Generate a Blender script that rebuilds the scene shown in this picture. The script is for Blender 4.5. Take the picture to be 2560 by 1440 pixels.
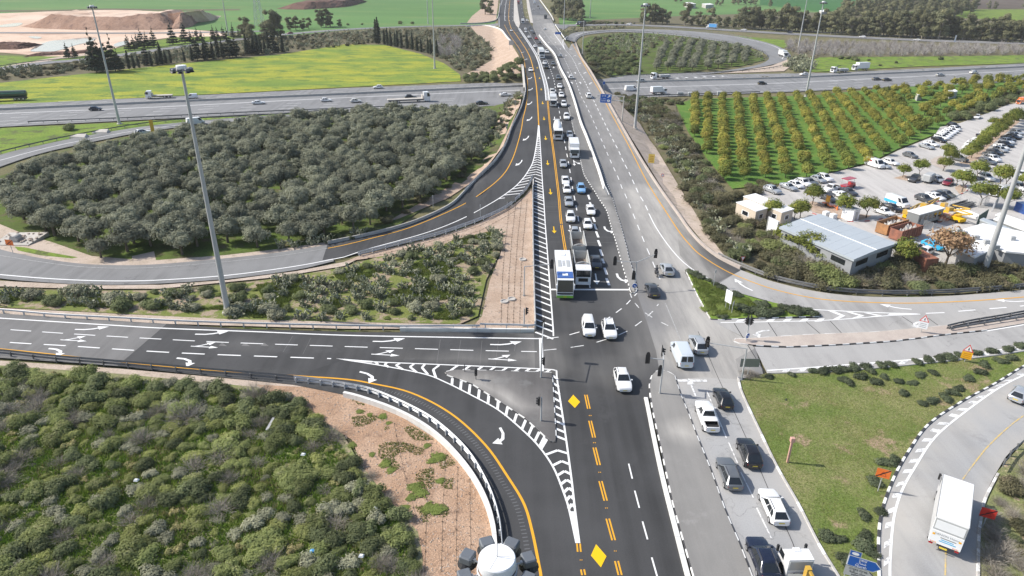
import bpy,bmesh,math,random
from math import sin,cos,tan,atan2,radians,degrees,pi,sqrt,hypot,floor,asin
from mathutils import Vector,Matrix,Quaternion,geometry,noise
random.seed(11)
for _o in list(bpy.data.objects):
 bpy.data.objects.remove(_o)
SC = bpy.context.scene
COL = SC.collection
# ------------------------------------------------------------------ camera, world, sun, exposure
F,PITCH,ROLL,CAMZ = 1707.0,radians(25.5),radians(0.64),47.0
FW = Vector((0,cos(PITCH),-sin(PITCH)))
R0,U0 = Vector((1,0,0)),Vector((0,sin(PITCH),cos(PITCH)))
RT = R0 * cos(ROLL) + U0 * sin(ROLL)
UP = U0 * cos(ROLL) - R0 * sin(ROLL)
cam_d = bpy.data.cameras.new('camera')
cam_d.sensor_width = 36.0
cam_d.lens = F / 2560 * 36.0
cam_d.clip_start,cam_d.clip_end = 0.5,12000
cam = bpy.data.objects.new('camera',cam_d)
COL.objects.link(cam)
M3 = Matrix((RT,UP,-FW)).transposed()
cam.matrix_world = Matrix.Translation((0,0,CAMZ)) @ M3.to_4x4()
SC.camera = cam
SUN = Vector((-3.54,0.52,3.2)).normalized()
world = bpy.data.worlds.new('World')
SC.world = world
world.use_nodes = True
wn = world.node_tree
sky = wn.nodes.new('ShaderNodeTexSky')
sky.sky_type = 'NISHITA'
sky.sun_disc = False
sky.sun_elevation = asin(SUN.z)
sky.sun_rotation = atan2(SUN.x,SUN.y)
sky.air_density,sky.dust_density,sky.ozone_density = 1.0,1.6,1.0
wn.nodes['Background'].inputs[1].default_value = 0.125
wn.links.new(sky.outputs[0],wn.nodes['Background'].inputs[0])
sun_d = bpy.data.lights.new('sun','SUN')
sun_d.energy = 4.1
sun_d.angle = radians(0.55)
sun_d.color = (1.0,0.95,0.87)
sun = bpy.data.objects.new('sun',sun_d)
sun.rotation_euler = SUN.to_track_quat('Z','Y').to_euler()
sun.location = (0,0,80)
COL.objects.link(sun)
SC.view_settings.view_transform = 'Standard'
SC.view_settings.look = 'None'
SC.view_settings.gamma = 1
SC.view_settings.use_curve_mapping = False
SC.view_settings.exposure = 0.42
SC.cycles.max_bounces = 6
SC.cycles.transparent_max_bounces = 6
# ------------------------------------------------------------------ surveying: photo point -> ground point
def ray(px,py):
 return FW + RT * ((px - 1280) / F) + UP * (-(py - 720) / F)
def on_plane(px,py,z=0.0):
 d = ray(px,py)
 t = (z - CAMZ) / d.z
 return Vector((d.x * t,d.y * t,z))
def lerp_tab(tab,v):
 if v <= tab[0][0]: return tab[0][1]
 for (a,b),(c,d) in zip(tab,tab[1:]):
  if v <= c: return b + (d - b) * (v - a) / (c - a)
 return tab[-1][1]
# long profile of the main road: level at the junction, up over the highway, down beyond
PROFILE = [(128,0),(145,.45),(170,1.6),(200,3.3),(225,4.9),(248,6.0),(275,6.5),(310,6.5),(345,6.0),
   (420,4.2),(520,2.4),(640,1.0),(780,0)]
def prof(y): return lerp_tab(PROFILE,y)
def on_profile(px,py):
 z = 0.0
 for _ in range(25):
  p = on_plane(px,py,z)
  z += (prof(p.y) - z) * .7
 return on_plane(px,py,z)
_LE = [(1250,0),(1247,25),(1246,62),(1262,83),(1277,100),(1290,120),(1303,145),(1307,165),(1310,190),(1312,215),
  (1311,236),(1303,262),(1292,290),(1275,325),(1263,360),(1240,400),(1215,430)]
_RE = [(1346,0),(1376,40),(1385,62),(1412,100),(1442,118),(1452,144),(1477,180),(1508,234),(1562,330),(1602,400),
  (1650,475),(1690,530)]
LE = sorted((lambda p: (p.y,p.x))(on_profile(*q)) for q in _LE)
RE = sorted((lambda p: (p.y,p.x))(on_profile(*q)) for q in _RE)
# highway corridor (level 0): a straight strip in plan
_n0,_n1 = on_plane(0,318),on_plane(2560,200)
_f0,_f1 = on_plane(0,264),on_plane(2560,160)
def _line_y(a,b,x): return a.y + (b.y - a.y) * (x - a.x) / (b.x - a.x)
def hw_near(x): return _line_y(_n0,_n1,x)
def hw_far(x): return _line_y(_f0,_f1,x)
def h_road(x,y):
 d = prof(y)
 if d <= 0: return 0.0
 t = max(lerp_tab(LE,y) - x - .6,x - lerp_tab(RE,y) - .6,0)
 return d * max(0.0,1 - t / (2.1 * d + .6))
def h_ground(x,y):
 h = h_road(x,y)
 if h <= 0: return 0.0
 m = max(hw_near(x) - 3.0 - y,y - hw_far(x) - 3.0,0)
 return h * min(1.0,m / 11.0)
def on_surface(px,py,hf):
 d = ray(px,py)
 a,b = (7.0 - CAMZ) / d.z,(0.0 - CAMZ) / d.z
 n = 48
 prev = a
 for i in range(1,n + 1):
  t = a + (b - a) * i / n
  if CAMZ + d.z * t <= hf(d.x * t,d.y * t) + 1e-6:
   lo,hi = prev,t
   for _ in range(18):
    m = (lo + hi) / 2
    if CAMZ + d.z * m <= hf(d.x * m,d.y * m): hi = m
    else: lo = m
   t = hi
   return Vector((d.x * t,d.y * t,CAMZ + d.z * t))
  prev = t
 return Vector((d.x * b,d.y * b,0))
def G(px,py): return on_surface(px,py,h_ground)      # open ground
def R(px,py): return on_surface(px,py,h_road)        # main road level
def Z0(px,py): return on_plane(px,py,0.0)            # highway level
def project(p):
 v = Vector(p) - Vector((0,0,CAMZ))
 w = v.dot(FW)
 return 1280 + F * v.dot(RT) / w,720 - F * v.dot(UP) / w
def height_for_top(base,py):
 lo,hi = 0,60
 for _ in range(40):
  m = (lo + hi) / 2
  if project((base.x,base.y,base.z + m))[1] > py: lo = m
  else: hi = m
 return lo
def smooth(pts,n=5,closed=False):
 """Catmull-Rom through the points."""
 out = []
 m = len(pts)
 rng = range(m if closed else m - 1)
 for i in rng:
  p1,p2 = pts[i],pts[(i + 1) % m]
  p0 = pts[i - 1] if (closed or i > 0) else (2 * p1[0] - p2[0],2 * p1[1] - p2[1])
  p3 = pts[(i + 2) % m] if (closed or i + 2 < m) else (2 * p2[0] - p1[0],2 * p2[1] - p1[1])
  for k in range(n):
   t = k / n
   a = [.5 * (2 * p1[j] + (p2[j] - p0[j]) * t + (2 * p0[j] - 5 * p1[j] + 4 * p2[j] - p3[j]) * t * t +
      (3 * p1[j] - p0[j] - 3 * p2[j] + p3[j]) * t ** 3) for j in (0,1)]
   out.append(tuple(a))
 if not closed: out.append(tuple(pts[-1]))
 return out
# ------------------------------------------------------------------ object helpers
def link(name,data,parent=None):
 o = bpy.data.objects.new(name,data)
 COL.objects.link(o)
 if parent is not None: o.parent = parent
 return o
def tag(o,label=None,cat=None,group=None,kind=None):
 if label: o['label'] = label
 if cat: o['category'] = cat
 if group: o['group'] = group
 if kind: o['kind'] = kind
 return o
def thing(name,label,cat,loc=(0,0,0),rz=0.0,group=None):
 o = link(name,None)
 o.empty_display_size = .3
 o.location = loc
 o.rotation_euler = (0,0,rz)
 return tag(o,label,cat,group)
class MB:
 """collects shapes, builds them as one mesh"""
 def __init__(self):
  self.v,self.f,self.m = [],[],[]
  self.cur = 0
 def add(self,vs,fs,mi=None):
  b = len(self.v)
  self.v.extend(tuple(v) for v in vs)
  mi = self.cur if mi is None else mi
  for f in fs:
   self.f.append(tuple(b + i for i in f))
   self.m.append(mi)
  return self
 def box(self,x0,x1,y0,y1,z0,z1,mi=None):
  return self.add([(x0,y0,z0),(x1,y0,z0),(x1,y1,z0),(x0,y1,z0),(x0,y0,z1),(x1,y0,z1),(x1,y1,z1),(x0,y1,z1)],
      [(0,3,2,1),(4,5,6,7),(0,1,5,4),(1,2,6,5),(2,3,7,6),(3,0,4,7)],mi)
 def hexa(self,p,mi=None):
  return self.add(p,[(0,3,2,1),(4,5,6,7),(0,1,5,4),(1,2,6,5),(2,3,7,6),(3,0,4,7)],mi)
 def rbox(self,x0,x1,y0,y1,z0,z1,r=.05,mi=None):
  """box with chamfered vertical and top edges"""
  def ring(i,z): return [(x0 + i + r,y0 + i,z),(x1 - i - r,y0 + i,z),(x1 - i,y0 + i + r,z),(x1 - i,y1 - i - r,z),
        (x1 - i - r,y1 - i,z),(x0 + i + r,y1 - i,z),(x0 + i,y1 - i - r,z),(x0 + i,y0 + i + r,z)]
  vs = ring(0,z0) + ring(0,z1 - r) + ring(r,z1)
  fs = [tuple(range(7,-1,-1)),tuple(range(16,24))]
  for a in (0,8):
   for i in range(8):
    j = (i + 1) % 8
    fs.append((a + i,a + j,a + 8 + j,a + 8 + i))
  return self.add(vs,fs,mi)
 def tube(self,a,b,r0,r1=None,n=8,mi=None,caps=True):
  a,b = Vector(a),Vector(b)
  r1 = r0 if r1 is None else r1
  d = (b - a).normalized()
  u = d.orthogonal().normalized()
  w = d.cross(u)
  vs = []
  for c,r in ((a,r0),(b,r1)):
   for i in range(n):
    t = 2 * pi * i / n
    vs.append(c + u * (r * cos(t)) + w * (r * sin(t)))
  fs = [(i,(i + 1) % n,n + (i + 1) % n,n + i) for i in range(n)]
  if caps: fs += [tuple(range(n - 1,-1,-1)),tuple(range(n,2 * n))]
  return self.add(vs,fs,mi)
 def lathe(self,prof_,n=16,axis='z',org=(0,0,0),mi=None):
  ox,oy,oz = org
  vs = []
  for r,h in prof_:
   for i in range(n):
    t = 2 * pi * i / n
    a,b = r * cos(t),r * sin(t)
    vs.append({'z': (ox + a,oy + b,oz + h),'x': (ox + h,oy + a,oz + b),'y': (ox + b,oy + h,oz + a)}[axis])
  fs = []
  for k in range(len(prof_) - 1):
   for i in range(n):
    j = (i + 1) % n
    fs.append((k * n + i,k * n + j,(k + 1) * n + j,(k + 1) * n + i))
  fs.append(tuple(range(n - 1,-1,-1)))
  fs.append(tuple((len(prof_) - 1) * n + i for i in range(n)))
  return self.add(vs,fs,mi)
 def prism(self,poly,z0,z1,mi=None):
  n = len(poly)
  vs = [(p[0],p[1],z0) for p in poly] + [(p[0],p[1],z1) for p in poly]
  fs = [tuple(range(n - 1,-1,-1)),tuple(range(n,2 * n))] + [(i,(i + 1) % n,n + (i + 1) % n,n + i) for i in range(n)]
  return self.add(vs,fs,mi)
 def side_prism(self,poly,y0,y1,mi=None):
  """poly in (x, z), extruded along y"""
  n = len(poly)
  vs = [(p[0],y0,p[1]) for p in poly] + [(p[0],y1,p[1]) for p in poly]
  fs = [tuple(range(n)),tuple(range(2 * n - 1,n - 1,-1))] + [(n + i,n + (i + 1) % n,(i + 1) % n,i) for i in range(n)]
  return self.add(vs,fs,mi)
 def mesh(self,name,mats,smooth_=False,angle=35):
  me = bpy.data.meshes.new(name)
  me.from_pydata(self.v,[],self.f)
  for m in (mats if isinstance(mats,(list,tuple)) else [mats]): me.materials.append(m)
  if any(self.m): me.polygons.foreach_set('material_index',self.m)
  if smooth_:
   me.polygons.foreach_set('use_smooth',[True] * len(self.f))
   try: me.set_sharp_from_angle(angle=radians(angle))
   except Exception: pass
  me.update()
  return me
 def build(self,name,mats,parent=None,smooth_=False,angle=35):
  return link(name,self.mesh(name,mats,smooth_,angle),parent)
# ------------------------------------------------------------------ materials
MATS = {}
def _nt(name):
 m = bpy.data.materials.new(name)
 m.use_nodes = True
 MATS[name] = m
 nt = m.node_tree
 return m,nt,nt.nodes['Principled BSDF']
def _pos(nt,stretch=None,rot=0):
 g = nt.nodes.new('ShaderNodeNewGeometry')
 mp = nt.nodes.new('ShaderNodeMapping')
 nt.links.new(g.outputs['Position'],mp.inputs[0])
 mp.inputs['Rotation'].default_value = (0,0,rot)
 if stretch: mp.inputs['Scale'].default_value = stretch
 return mp.outputs[0]
def _noise(nt,vec,scale,detail=3,rough=.55):
 n = nt.nodes.new('ShaderNodeTexNoise')
 n.inputs['Scale'].default_value = scale
 n.inputs['Detail'].default_value = detail
 n.inputs['Roughness'].default_value = rough
 nt.links.new(vec,n.inputs['Vector'])
 return n.outputs[0]
def _ramp(nt,fac,a=.35,b=.65):
 r = nt.nodes.new('ShaderNodeMapRange')
 r.inputs[1].default_value,r.inputs[2].default_value = a,b
 r.interpolation_type = 'SMOOTHSTEP'
 nt.links.new(fac,r.inputs[0])
 return r.outputs[0]
def _mix(nt,fac,a,b,mode='MIX'):
 m = nt.nodes.new('ShaderNodeMix')
 m.data_type = 'RGBA'
 m.blend_type = mode
 for s,v in ((m.inputs[0],fac),(m.inputs[6],a),(m.inputs[7],b)):
  if hasattr(v,'links') or hasattr(v,'is_linked'): nt.links.new(v,s)
  elif isinstance(v,(int,float)): s.default_value = v
  else: s.default_value = (*v[:3],1)
 return m.outputs[2]
def plain(name,c,rough=.5,metal=0.0,spec=.5):
 m,nt,b = _nt(name)
 b.inputs['Base Color'].default_value = (*c,1)
 b.inputs['Roughness'].default_value = rough
 b.inputs['Metallic'].default_value = metal
 b.inputs['Specular IOR Level'].default_value = spec
 return m
def worn(name,c,rough=.6,amt=.18,scale=1.5,metal=0.0):
 """plain colour with soft dirt variation"""
 m,nt,b = _nt(name)
 p = _pos(nt)
 n = _ramp(nt,_noise(nt,p,scale,5,.65),.3,.75)
 d = tuple(x * (1 - amt * 2) + .02 for x in c)
 nt.links.new(_mix(nt,n,c,d),b.inputs['Base Color'])
 b.inputs['Roughness'].default_value = rough
 b.inputs['Metallic'].default_value = metal
 return m
def ground(name,c1,c2,c3=None,s1=.08,s2=.6,s3=6.0,stretch=None,rot=0,bump=.0,bscale=4.0,t3=(.5,.68),fine=.35):
 m,nt,b = _nt(name)
 p = _pos(nt,stretch,rot)
 q = _pos(nt)
 n1 = _ramp(nt,_noise(nt,p,s1,4,.6),.35,.65)
 col = _mix(nt,n1,c1,c2)
 if c3:
  n2 = _ramp(nt,_noise(nt,p,s2,5,.65),*t3)
  col = _mix(nt,n2,col,c3)
 n3 = _noise(nt,q,s3,4,.7)
 r = nt.nodes.new('ShaderNodeMapRange')
 r.inputs[1].default_value,r.inputs[2].default_value = .25,.75
 r.inputs[3].default_value,r.inputs[4].default_value = 1 - fine,1 + fine
 nt.links.new(n3,r.inputs[0])
 col = _mix(nt,1.0,col,r.outputs[0],'MULTIPLY')
 nt.links.new(col,b.inputs['Base Color'])
 b.inputs['Roughness'].default_value = .95
 b.inputs['Specular IOR Level'].default_value = .15
 if bump:
  bn = nt.nodes.new('ShaderNodeBump')
  bn.inputs['Strength'].default_value = bump
  bn.inputs['Distance'].default_value = .3
  nt.links.new(_noise(nt,q,bscale,5,.7),bn.inputs['Height'])
  nt.links.new(bn.outputs[0],b.inputs['Normal'])
 return m
def asphalt(name,c,var=.18,rot=0.0,dust=(.42,.40,.37),streak=.25,patch=None,cracks=0.0):
 """tarmac: long wheel-track streaks, patches, grain, cracks; vertex attribute 'dust' lays dry dirt on it"""
 m,nt,b = _nt(name)
 st = _pos(nt,(.55,.018,1),rot)
 q = _pos(nt)
 lo,hi = tuple(x * (1 - var) for x in c),tuple(x * (1 + var) for x in c)
 col = _mix(nt,_ramp(nt,_noise(nt,st,1.0,3,.6),.3,.7),lo,hi)
 big = _ramp(nt,_noise(nt,q,.06,4,.6),.35,.7)
 col = _mix(nt,big,col,tuple(x * (1 + streak) for x in c))
 if patch:
  pm = _ramp(nt,_noise(nt,q,.22,5,.7),.56,.68)
  col = _mix(nt,pm,col,patch)
 g = nt.nodes.new('ShaderNodeMapRange')
 g.inputs[1].default_value,g.inputs[2].default_value = .3,.7
 g.inputs[3].default_value,g.inputs[4].default_value = .86,1.14
 nt.links.new(_noise(nt,q,9,3,.8),g.inputs[0])
 col = _mix(nt,1.0,col,g.outputs[0],'MULTIPLY')
 if cracks:
  vo = nt.nodes.new('ShaderNodeTexVoronoi')
  vo.feature = 'DISTANCE_TO_EDGE'
  vo.inputs['Scale'].default_value = .11
  wv = nt.nodes.new('ShaderNodeVectorMath')
  wv.operation = 'ADD'
  nz = nt.nodes.new('ShaderNodeTexNoise')
  nz.inputs['Scale'].default_value = .5
  nz.inputs['Detail'].default_value = 4
  nt.links.new(q,nz.inputs['Vector'])
  sc = nt.nodes.new('ShaderNodeVectorMath'); sc.operation = 'SCALE'
  sc.inputs['Scale'].default_value = 5
  nt.links.new(nz.outputs['Color'],sc.inputs[0])
  nt.links.new(q,wv.inputs[0]); nt.links.new(sc.outputs[0],wv.inputs[1])
  nt.links.new(wv.outputs[0],vo.inputs['Vector'])
  cm = nt.nodes.new('ShaderNodeMapRange')
  cm.inputs[1].default_value,cm.inputs[2].default_value = .0,.009
  cm.inputs[3].default_value,cm.inputs[4].default_value = cracks,0
  nt.links.new(vo.outputs['Distance'],cm.inputs[0])
  gate = nt.nodes.new('ShaderNodeMath'); gate.operation = 'MULTIPLY'
  nt.links.new(cm.outputs[0],gate.inputs[0])
  nt.links.new(_ramp(nt,_noise(nt,q,.05,2),.45,.6),gate.inputs[1])
  col = _mix(nt,gate.outputs[0],col,tuple(x * .35 for x in c))
 at = nt.nodes.new('ShaderNodeAttribute')
 at.attribute_name = 'dust'
 dm = nt.nodes.new('ShaderNodeMath'); dm.operation = 'MULTIPLY'
 nt.links.new(at.outputs['Fac'],dm.inputs[0])
 dr = nt.nodes.new('ShaderNodeMapRange')
 dr.inputs[1].default_value,dr.inputs[2].default_value = .25,.65
 dr.inputs[3].default_value,dr.inputs[4].default_value = .45,1.0
 nt.links.new(_noise(nt,_pos(nt,(.5,.06,1),rot),1.2,5,.7),dr.inputs[0])
 nt.links.new(dr.outputs[0],dm.inputs[1])
 col = _mix(nt,dm.outputs[0],col,dust)
 nt.links.new(col,b.inputs['Base Color'])
 b.inputs['Roughness'].default_value = .82
 b.inputs['Specular IOR Level'].default_value = .3
 bn = nt.nodes.new('ShaderNodeBump')
 bn.inputs['Strength'].default_value = .25
 bn.inputs['Distance'].default_value = .02
 nt.links.new(_noise(nt,q,30,2,.7),bn.inputs['Height'])
 nt.links.new(bn.outputs[0],b.inputs['Normal'])
 return m
def paintmark(name,c,under=(.08,.08,.085),wear=(.62,.78),amt=.8):
 """road paint, worn through in spots"""
 m,nt,b = _nt(name)
 q = _pos(nt)
 w = _ramp(nt,_noise(nt,q,2.2,6,.75),*wear)
 mm = nt.nodes.new('ShaderNodeMath'); mm.operation = 'MULTIPLY'
 nt.links.new(w,mm.inputs[0]); mm.inputs[1].default_value = amt
 nt.links.new(_mix(nt,mm.outputs[0],c,under),b.inputs['Base Color'])
 b.inputs['Roughness'].default_value = .7
 b.inputs['Specular IOR Level'].default_value = .25
 return m
def leafy(name,c1,c2,c3=None,s=.35,var=.35,trans=.25,t3=(.58,.7)):
 """foliage: colour drifts through the crown and from plant to plant; leaves let some light through"""
 m,nt,b = _nt(name)
 q = _pos(nt)
 col = _mix(nt,_ramp(nt,_noise(nt,q,s,4,.65),.35,.65),c1,c2)
 if c3: col = _mix(nt,_ramp(nt,_noise(nt,q,s * 2.3,3,.6),*t3),col,c3)
 oi = nt.nodes.new('ShaderNodeObjectInfo')
 r = nt.nodes.new('ShaderNodeMapRange')
 r.inputs[3].default_value,r.inputs[4].default_value = 1 - var,1 + var
 nt.links.new(oi.outputs['Random'],r.inputs[0])
 col = _mix(nt,1.0,col,r.outputs[0],'MULTIPLY')
 nt.links.new(col,b.inputs['Base Color'])
 b.inputs['Roughness'].default_value = .75
 b.inputs['Specular IOR Level'].default_value = .2
 if trans:
  t = nt.nodes.new('ShaderNodeBsdfTranslucent')
  nt.links.new(col,t.inputs[0])
  mx = nt.nodes.new('ShaderNodeMixShader')
  mx.inputs[0].default_value = trans
  nt.links.new(b.outputs[0],mx.inputs[1]); nt.links.new(t.outputs[0],mx.inputs[2])
  nt.links.new(mx.outputs[0],nt.nodes['Material Output'].inputs[0])
 return m
def carpaint(name,c,rough=.28,metal=0.0):
 m,nt,b = _nt(name)
 b.inputs['Base Color'].default_value = (*c,1)
 b.inputs['Roughness'].default_value = rough
 b.inputs['Metallic'].default_value = metal
 b.inputs['Coat Weight'].default_value = .6
 b.inputs['Coat Roughness'].default_value = .08
 return m
# ------------------------------------------------------------------ shared materials
M = dict(
 base=ground('earth_base',(.13,.125,.06),(.19,.165,.095),(.10,.13,.04),s1=.02,s2=.15,s3=3),
 field=ground('crop_green',(.095,.19,.06),(.125,.235,.075),(.16,.23,.08),s1=.006,s2=.03,s3=.6,stretch=(.35,1,1),rot=.25,fine=.2),
 field_dark=ground('crop_dark_green',(.035,.12,.035),(.05,.15,.04),s1=.008,s3=.8,fine=.15),
 plough=ground('ploughed_soil',(.085,.068,.055),(.12,.095,.075),s1=.02,s3=.7,stretch=(1,.2,1)),
 mustard=ground('flowering_field',(.17,.245,.045),(.33,.335,.045),(.13,.20,.045),s1=.05,s2=.12,s3=1.2,stretch=(.7,1.3,1),rot=-.15,fine=.4,t3=(.5,.62),bump=.6,bscale=1.2),
 verge=ground('verge_green',(.135,.215,.035),(.19,.26,.045),(.11,.13,.05),s1=.09,s2=.2,s3=2.0,fine=.45,t3=(.5,.62),bump=.5,bscale=2),
 grove=ground('grove_floor',(.075,.10,.028),(.10,.15,.03),(.12,.10,.06),s1=.1,s2=.25,s3=2.5,fine=.35),
 orangefloor=ground('orchard_grass',(.085,.175,.035),(.12,.215,.04),(.16,.21,.05),s1=.08,s2=.3,s3=2.0,fine=.35,bump=.4),
 lawn=ground('rough_lawn',(.14,.185,.05),(.235,.23,.10),(.36,.265,.18),s1=.14,s2=.16,s3=4.5,fine=.5,t3=(.54,.66),bump=.5,bscale=6),
 scrub=ground('scrub_floor',(.24,.225,.13),(.21,.24,.09),(.38,.30,.21),s1=.3,s2=.5,s3=4,fine=.45,t3=(.55,.66),bump=.5),
 soil=ground('pale_red_soil',(.44,.325,.245),(.51,.395,.31),(.37,.275,.21),s1=.25,s2=.9,s3=5,fine=.3,bump=.6,bscale=5),
 nearsoil=ground('red_soil',(.43,.275,.18),(.51,.35,.245),(.34,.225,.155),s1=.2,s2=.7,s3=5,fine=.35,bump=.7,bscale=5),
 palesoil=ground('pale_soil',(.45,.37,.30),(.53,.44,.37),(.36,.30,.23),s1=.25,s2=.8,s3=5,fine=.25,bump=.4,bscale=5),
 sand=ground('sand',(.60,.44,.33),(.68,.53,.42),(.46,.31,.23),s1=.015,s2=.04,s3=.6,fine=.15),
 cactusfloor=ground('weedy_soil',(.14,.175,.045),(.18,.20,.06),(.33,.26,.19),s1=.22,s2=.35,s3=4,fine=.4,t3=(.48,.58)),
 bandfloor=ground('bank_floor',(.13,.115,.07),(.16,.14,.09),(.11,.115,.05),s1=.2,s2=.5,s3=4,fine=.4),
 tar=asphalt('new_tarmac',(.05,.05,.051),var=.24,streak=.4,patch=(.06,.06,.061)),
 tar_ramp=asphalt('old_tarmac',(.18,.18,.18),streak=.25,cracks=.8),
 tar_right=asphalt('worn_tarmac',(.105,.106,.11),streak=.45,cracks=.5),
 tar_light=asphalt('pale_tarmac',(.31,.31,.31),streak=.16,patch=(.27,.27,.27),cracks=.55),
 tar_east=asphalt('grey_tarmac',(.335,.327,.317),rot=pi / 2,streak=.12,cracks=.45),
 tar_hw=asphalt('highway_tarmac',(.20,.20,.202),rot=pi / 2,streak=.15),
 tar_left=asphalt('greyer_tarmac',(.15,.147,.144),rot=pi / 2,streak=.25,cracks=.6),
 tar_newleft=asphalt('dark_tarmac',(.052,.052,.053),rot=pi / 2,streak=.5,patch=(.068,.068,.07),cracks=.3),
 tar_lot=asphalt('parking_tarmac',(.45,.43,.41),streak=.1,patch=(.40,.385,.37),cracks=.3),
 lightstone=ground('concrete_strip',(.47,.44,.40),(.55,.52,.48),(.4,.37,.33),s1=.3,s2=1.2,s3=6,fine=.15),
 pinkpave=ground('pink_paving',(.42,.36,.32),(.48,.42,.37),s1=.4,s3=6,fine=.12),
 island=asphalt('island_tarmac',(.155,.152,.147),streak=.3,patch=(.22,.215,.21)),
 islanddark=asphalt('dark_island',(.105,.10,.098),streak=.3,patch=(.15,.148,.145)),
 white=paintmark('white_road_paint',(.78,.78,.77)),
 whiteworn=paintmark('worn_road_paint',(.72,.72,.71),under=(.3,.3,.3),wear=(.48,.62)),
 faint=paintmark('faint_road_paint',(.42,.42,.41),under=(.25,.25,.25),wear=(.45,.6)),
 orange=paintmark('orange_road_paint',(.72,.36,.03)),
 paleorange=paintmark('pale_orange_paint',(.62,.45,.16),under=(.36,.36,.36),wear=(.45,.6)),
 yellow=paintmark('yellow_road_paint',(.80,.48,.01),amt=.4),
 kwhite=worn('kerb_white',(.78,.78,.76),.7,.12),
 kblack=worn('kerb_black',(.045,.045,.048),.7,.1),
 kred=worn('kerb_red',(.5,.14,.12),.7,.1),
 conc=worn('concrete',(.50,.48,.45),.85,.12),
 concw=worn('white_concrete',(.74,.73,.70),.8,.07,.8),
 steel=worn('galvanised_steel',(.56,.57,.58),.5,.06,1.0,.15),
 steeld=worn('weathered_steel',(.20,.20,.20),.6,.1,1.0,.1),
 pole=worn('painted_mast',(.46,.47,.47),.5,.06,.5,.1),
 black=plain('black_plastic',(.018,.018,.02),.45),
 darkg=plain('dark_grey',(.07,.07,.075),.5),
 midg=plain('mid_grey',(.24,.25,.25),.5),
 lens=plain('dark_lens',(.03,.02,.02),.15),
 glass=plain('vehicle_glass',(.018,.022,.026),.06,0,.8),
 tyre=plain('tyre_rubber',(.022,.022,.023),.85),
 rim=plain('alloy',(.55,.55,.56),.3,.7),
 chrome=plain('bright_metal',(.6,.6,.6),.25,.9),
 lamp=plain('headlamp_glass',(.75,.78,.8),.1),
 tail=plain('red_lamp',(.42,.02,.02),.25),
 amber=plain('amber_lamp',(.75,.33,.03),.3),
 plate=plain('yellow_plate',(.72,.55,.06),.4),
 trim=plain('black_trim',(.03,.03,.032),.6),
 bluesign=plain('blue_sign',(.012,.10,.42),.4),
 signwhite=plain('sign_white',(.82,.83,.84),.45),
 signgrey=plain('sign_grey',(.42,.43,.43),.45),
 signback=plain('sign_back',(.26,.27,.26),.5,.3),
 redsign=plain('sign_red',(.72,.05,.035),.45),
 orangesign=plain('sign_orange',(.85,.19,.03),.45),
 ambersign=plain('sign_amber',(.83,.42,.02),.45),
 yellowsign=plain('sign_yellow',(.70,.50,.10),.5),
 pinkpost=worn('pink_paint',(.62,.36,.29),.6,.1),
 bark=ground('bark',(.12,.095,.07),(.18,.15,.12),s1=1.5,s3=8,fine=.3),
 barkp=ground('pale_bark',(.30,.27,.23),(.22,.19,.16),s1=1.0,s3=6,fine=.3),
 water=plain('muddy_water',(.42,.37,.33),.06,0,.9),
)
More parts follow.
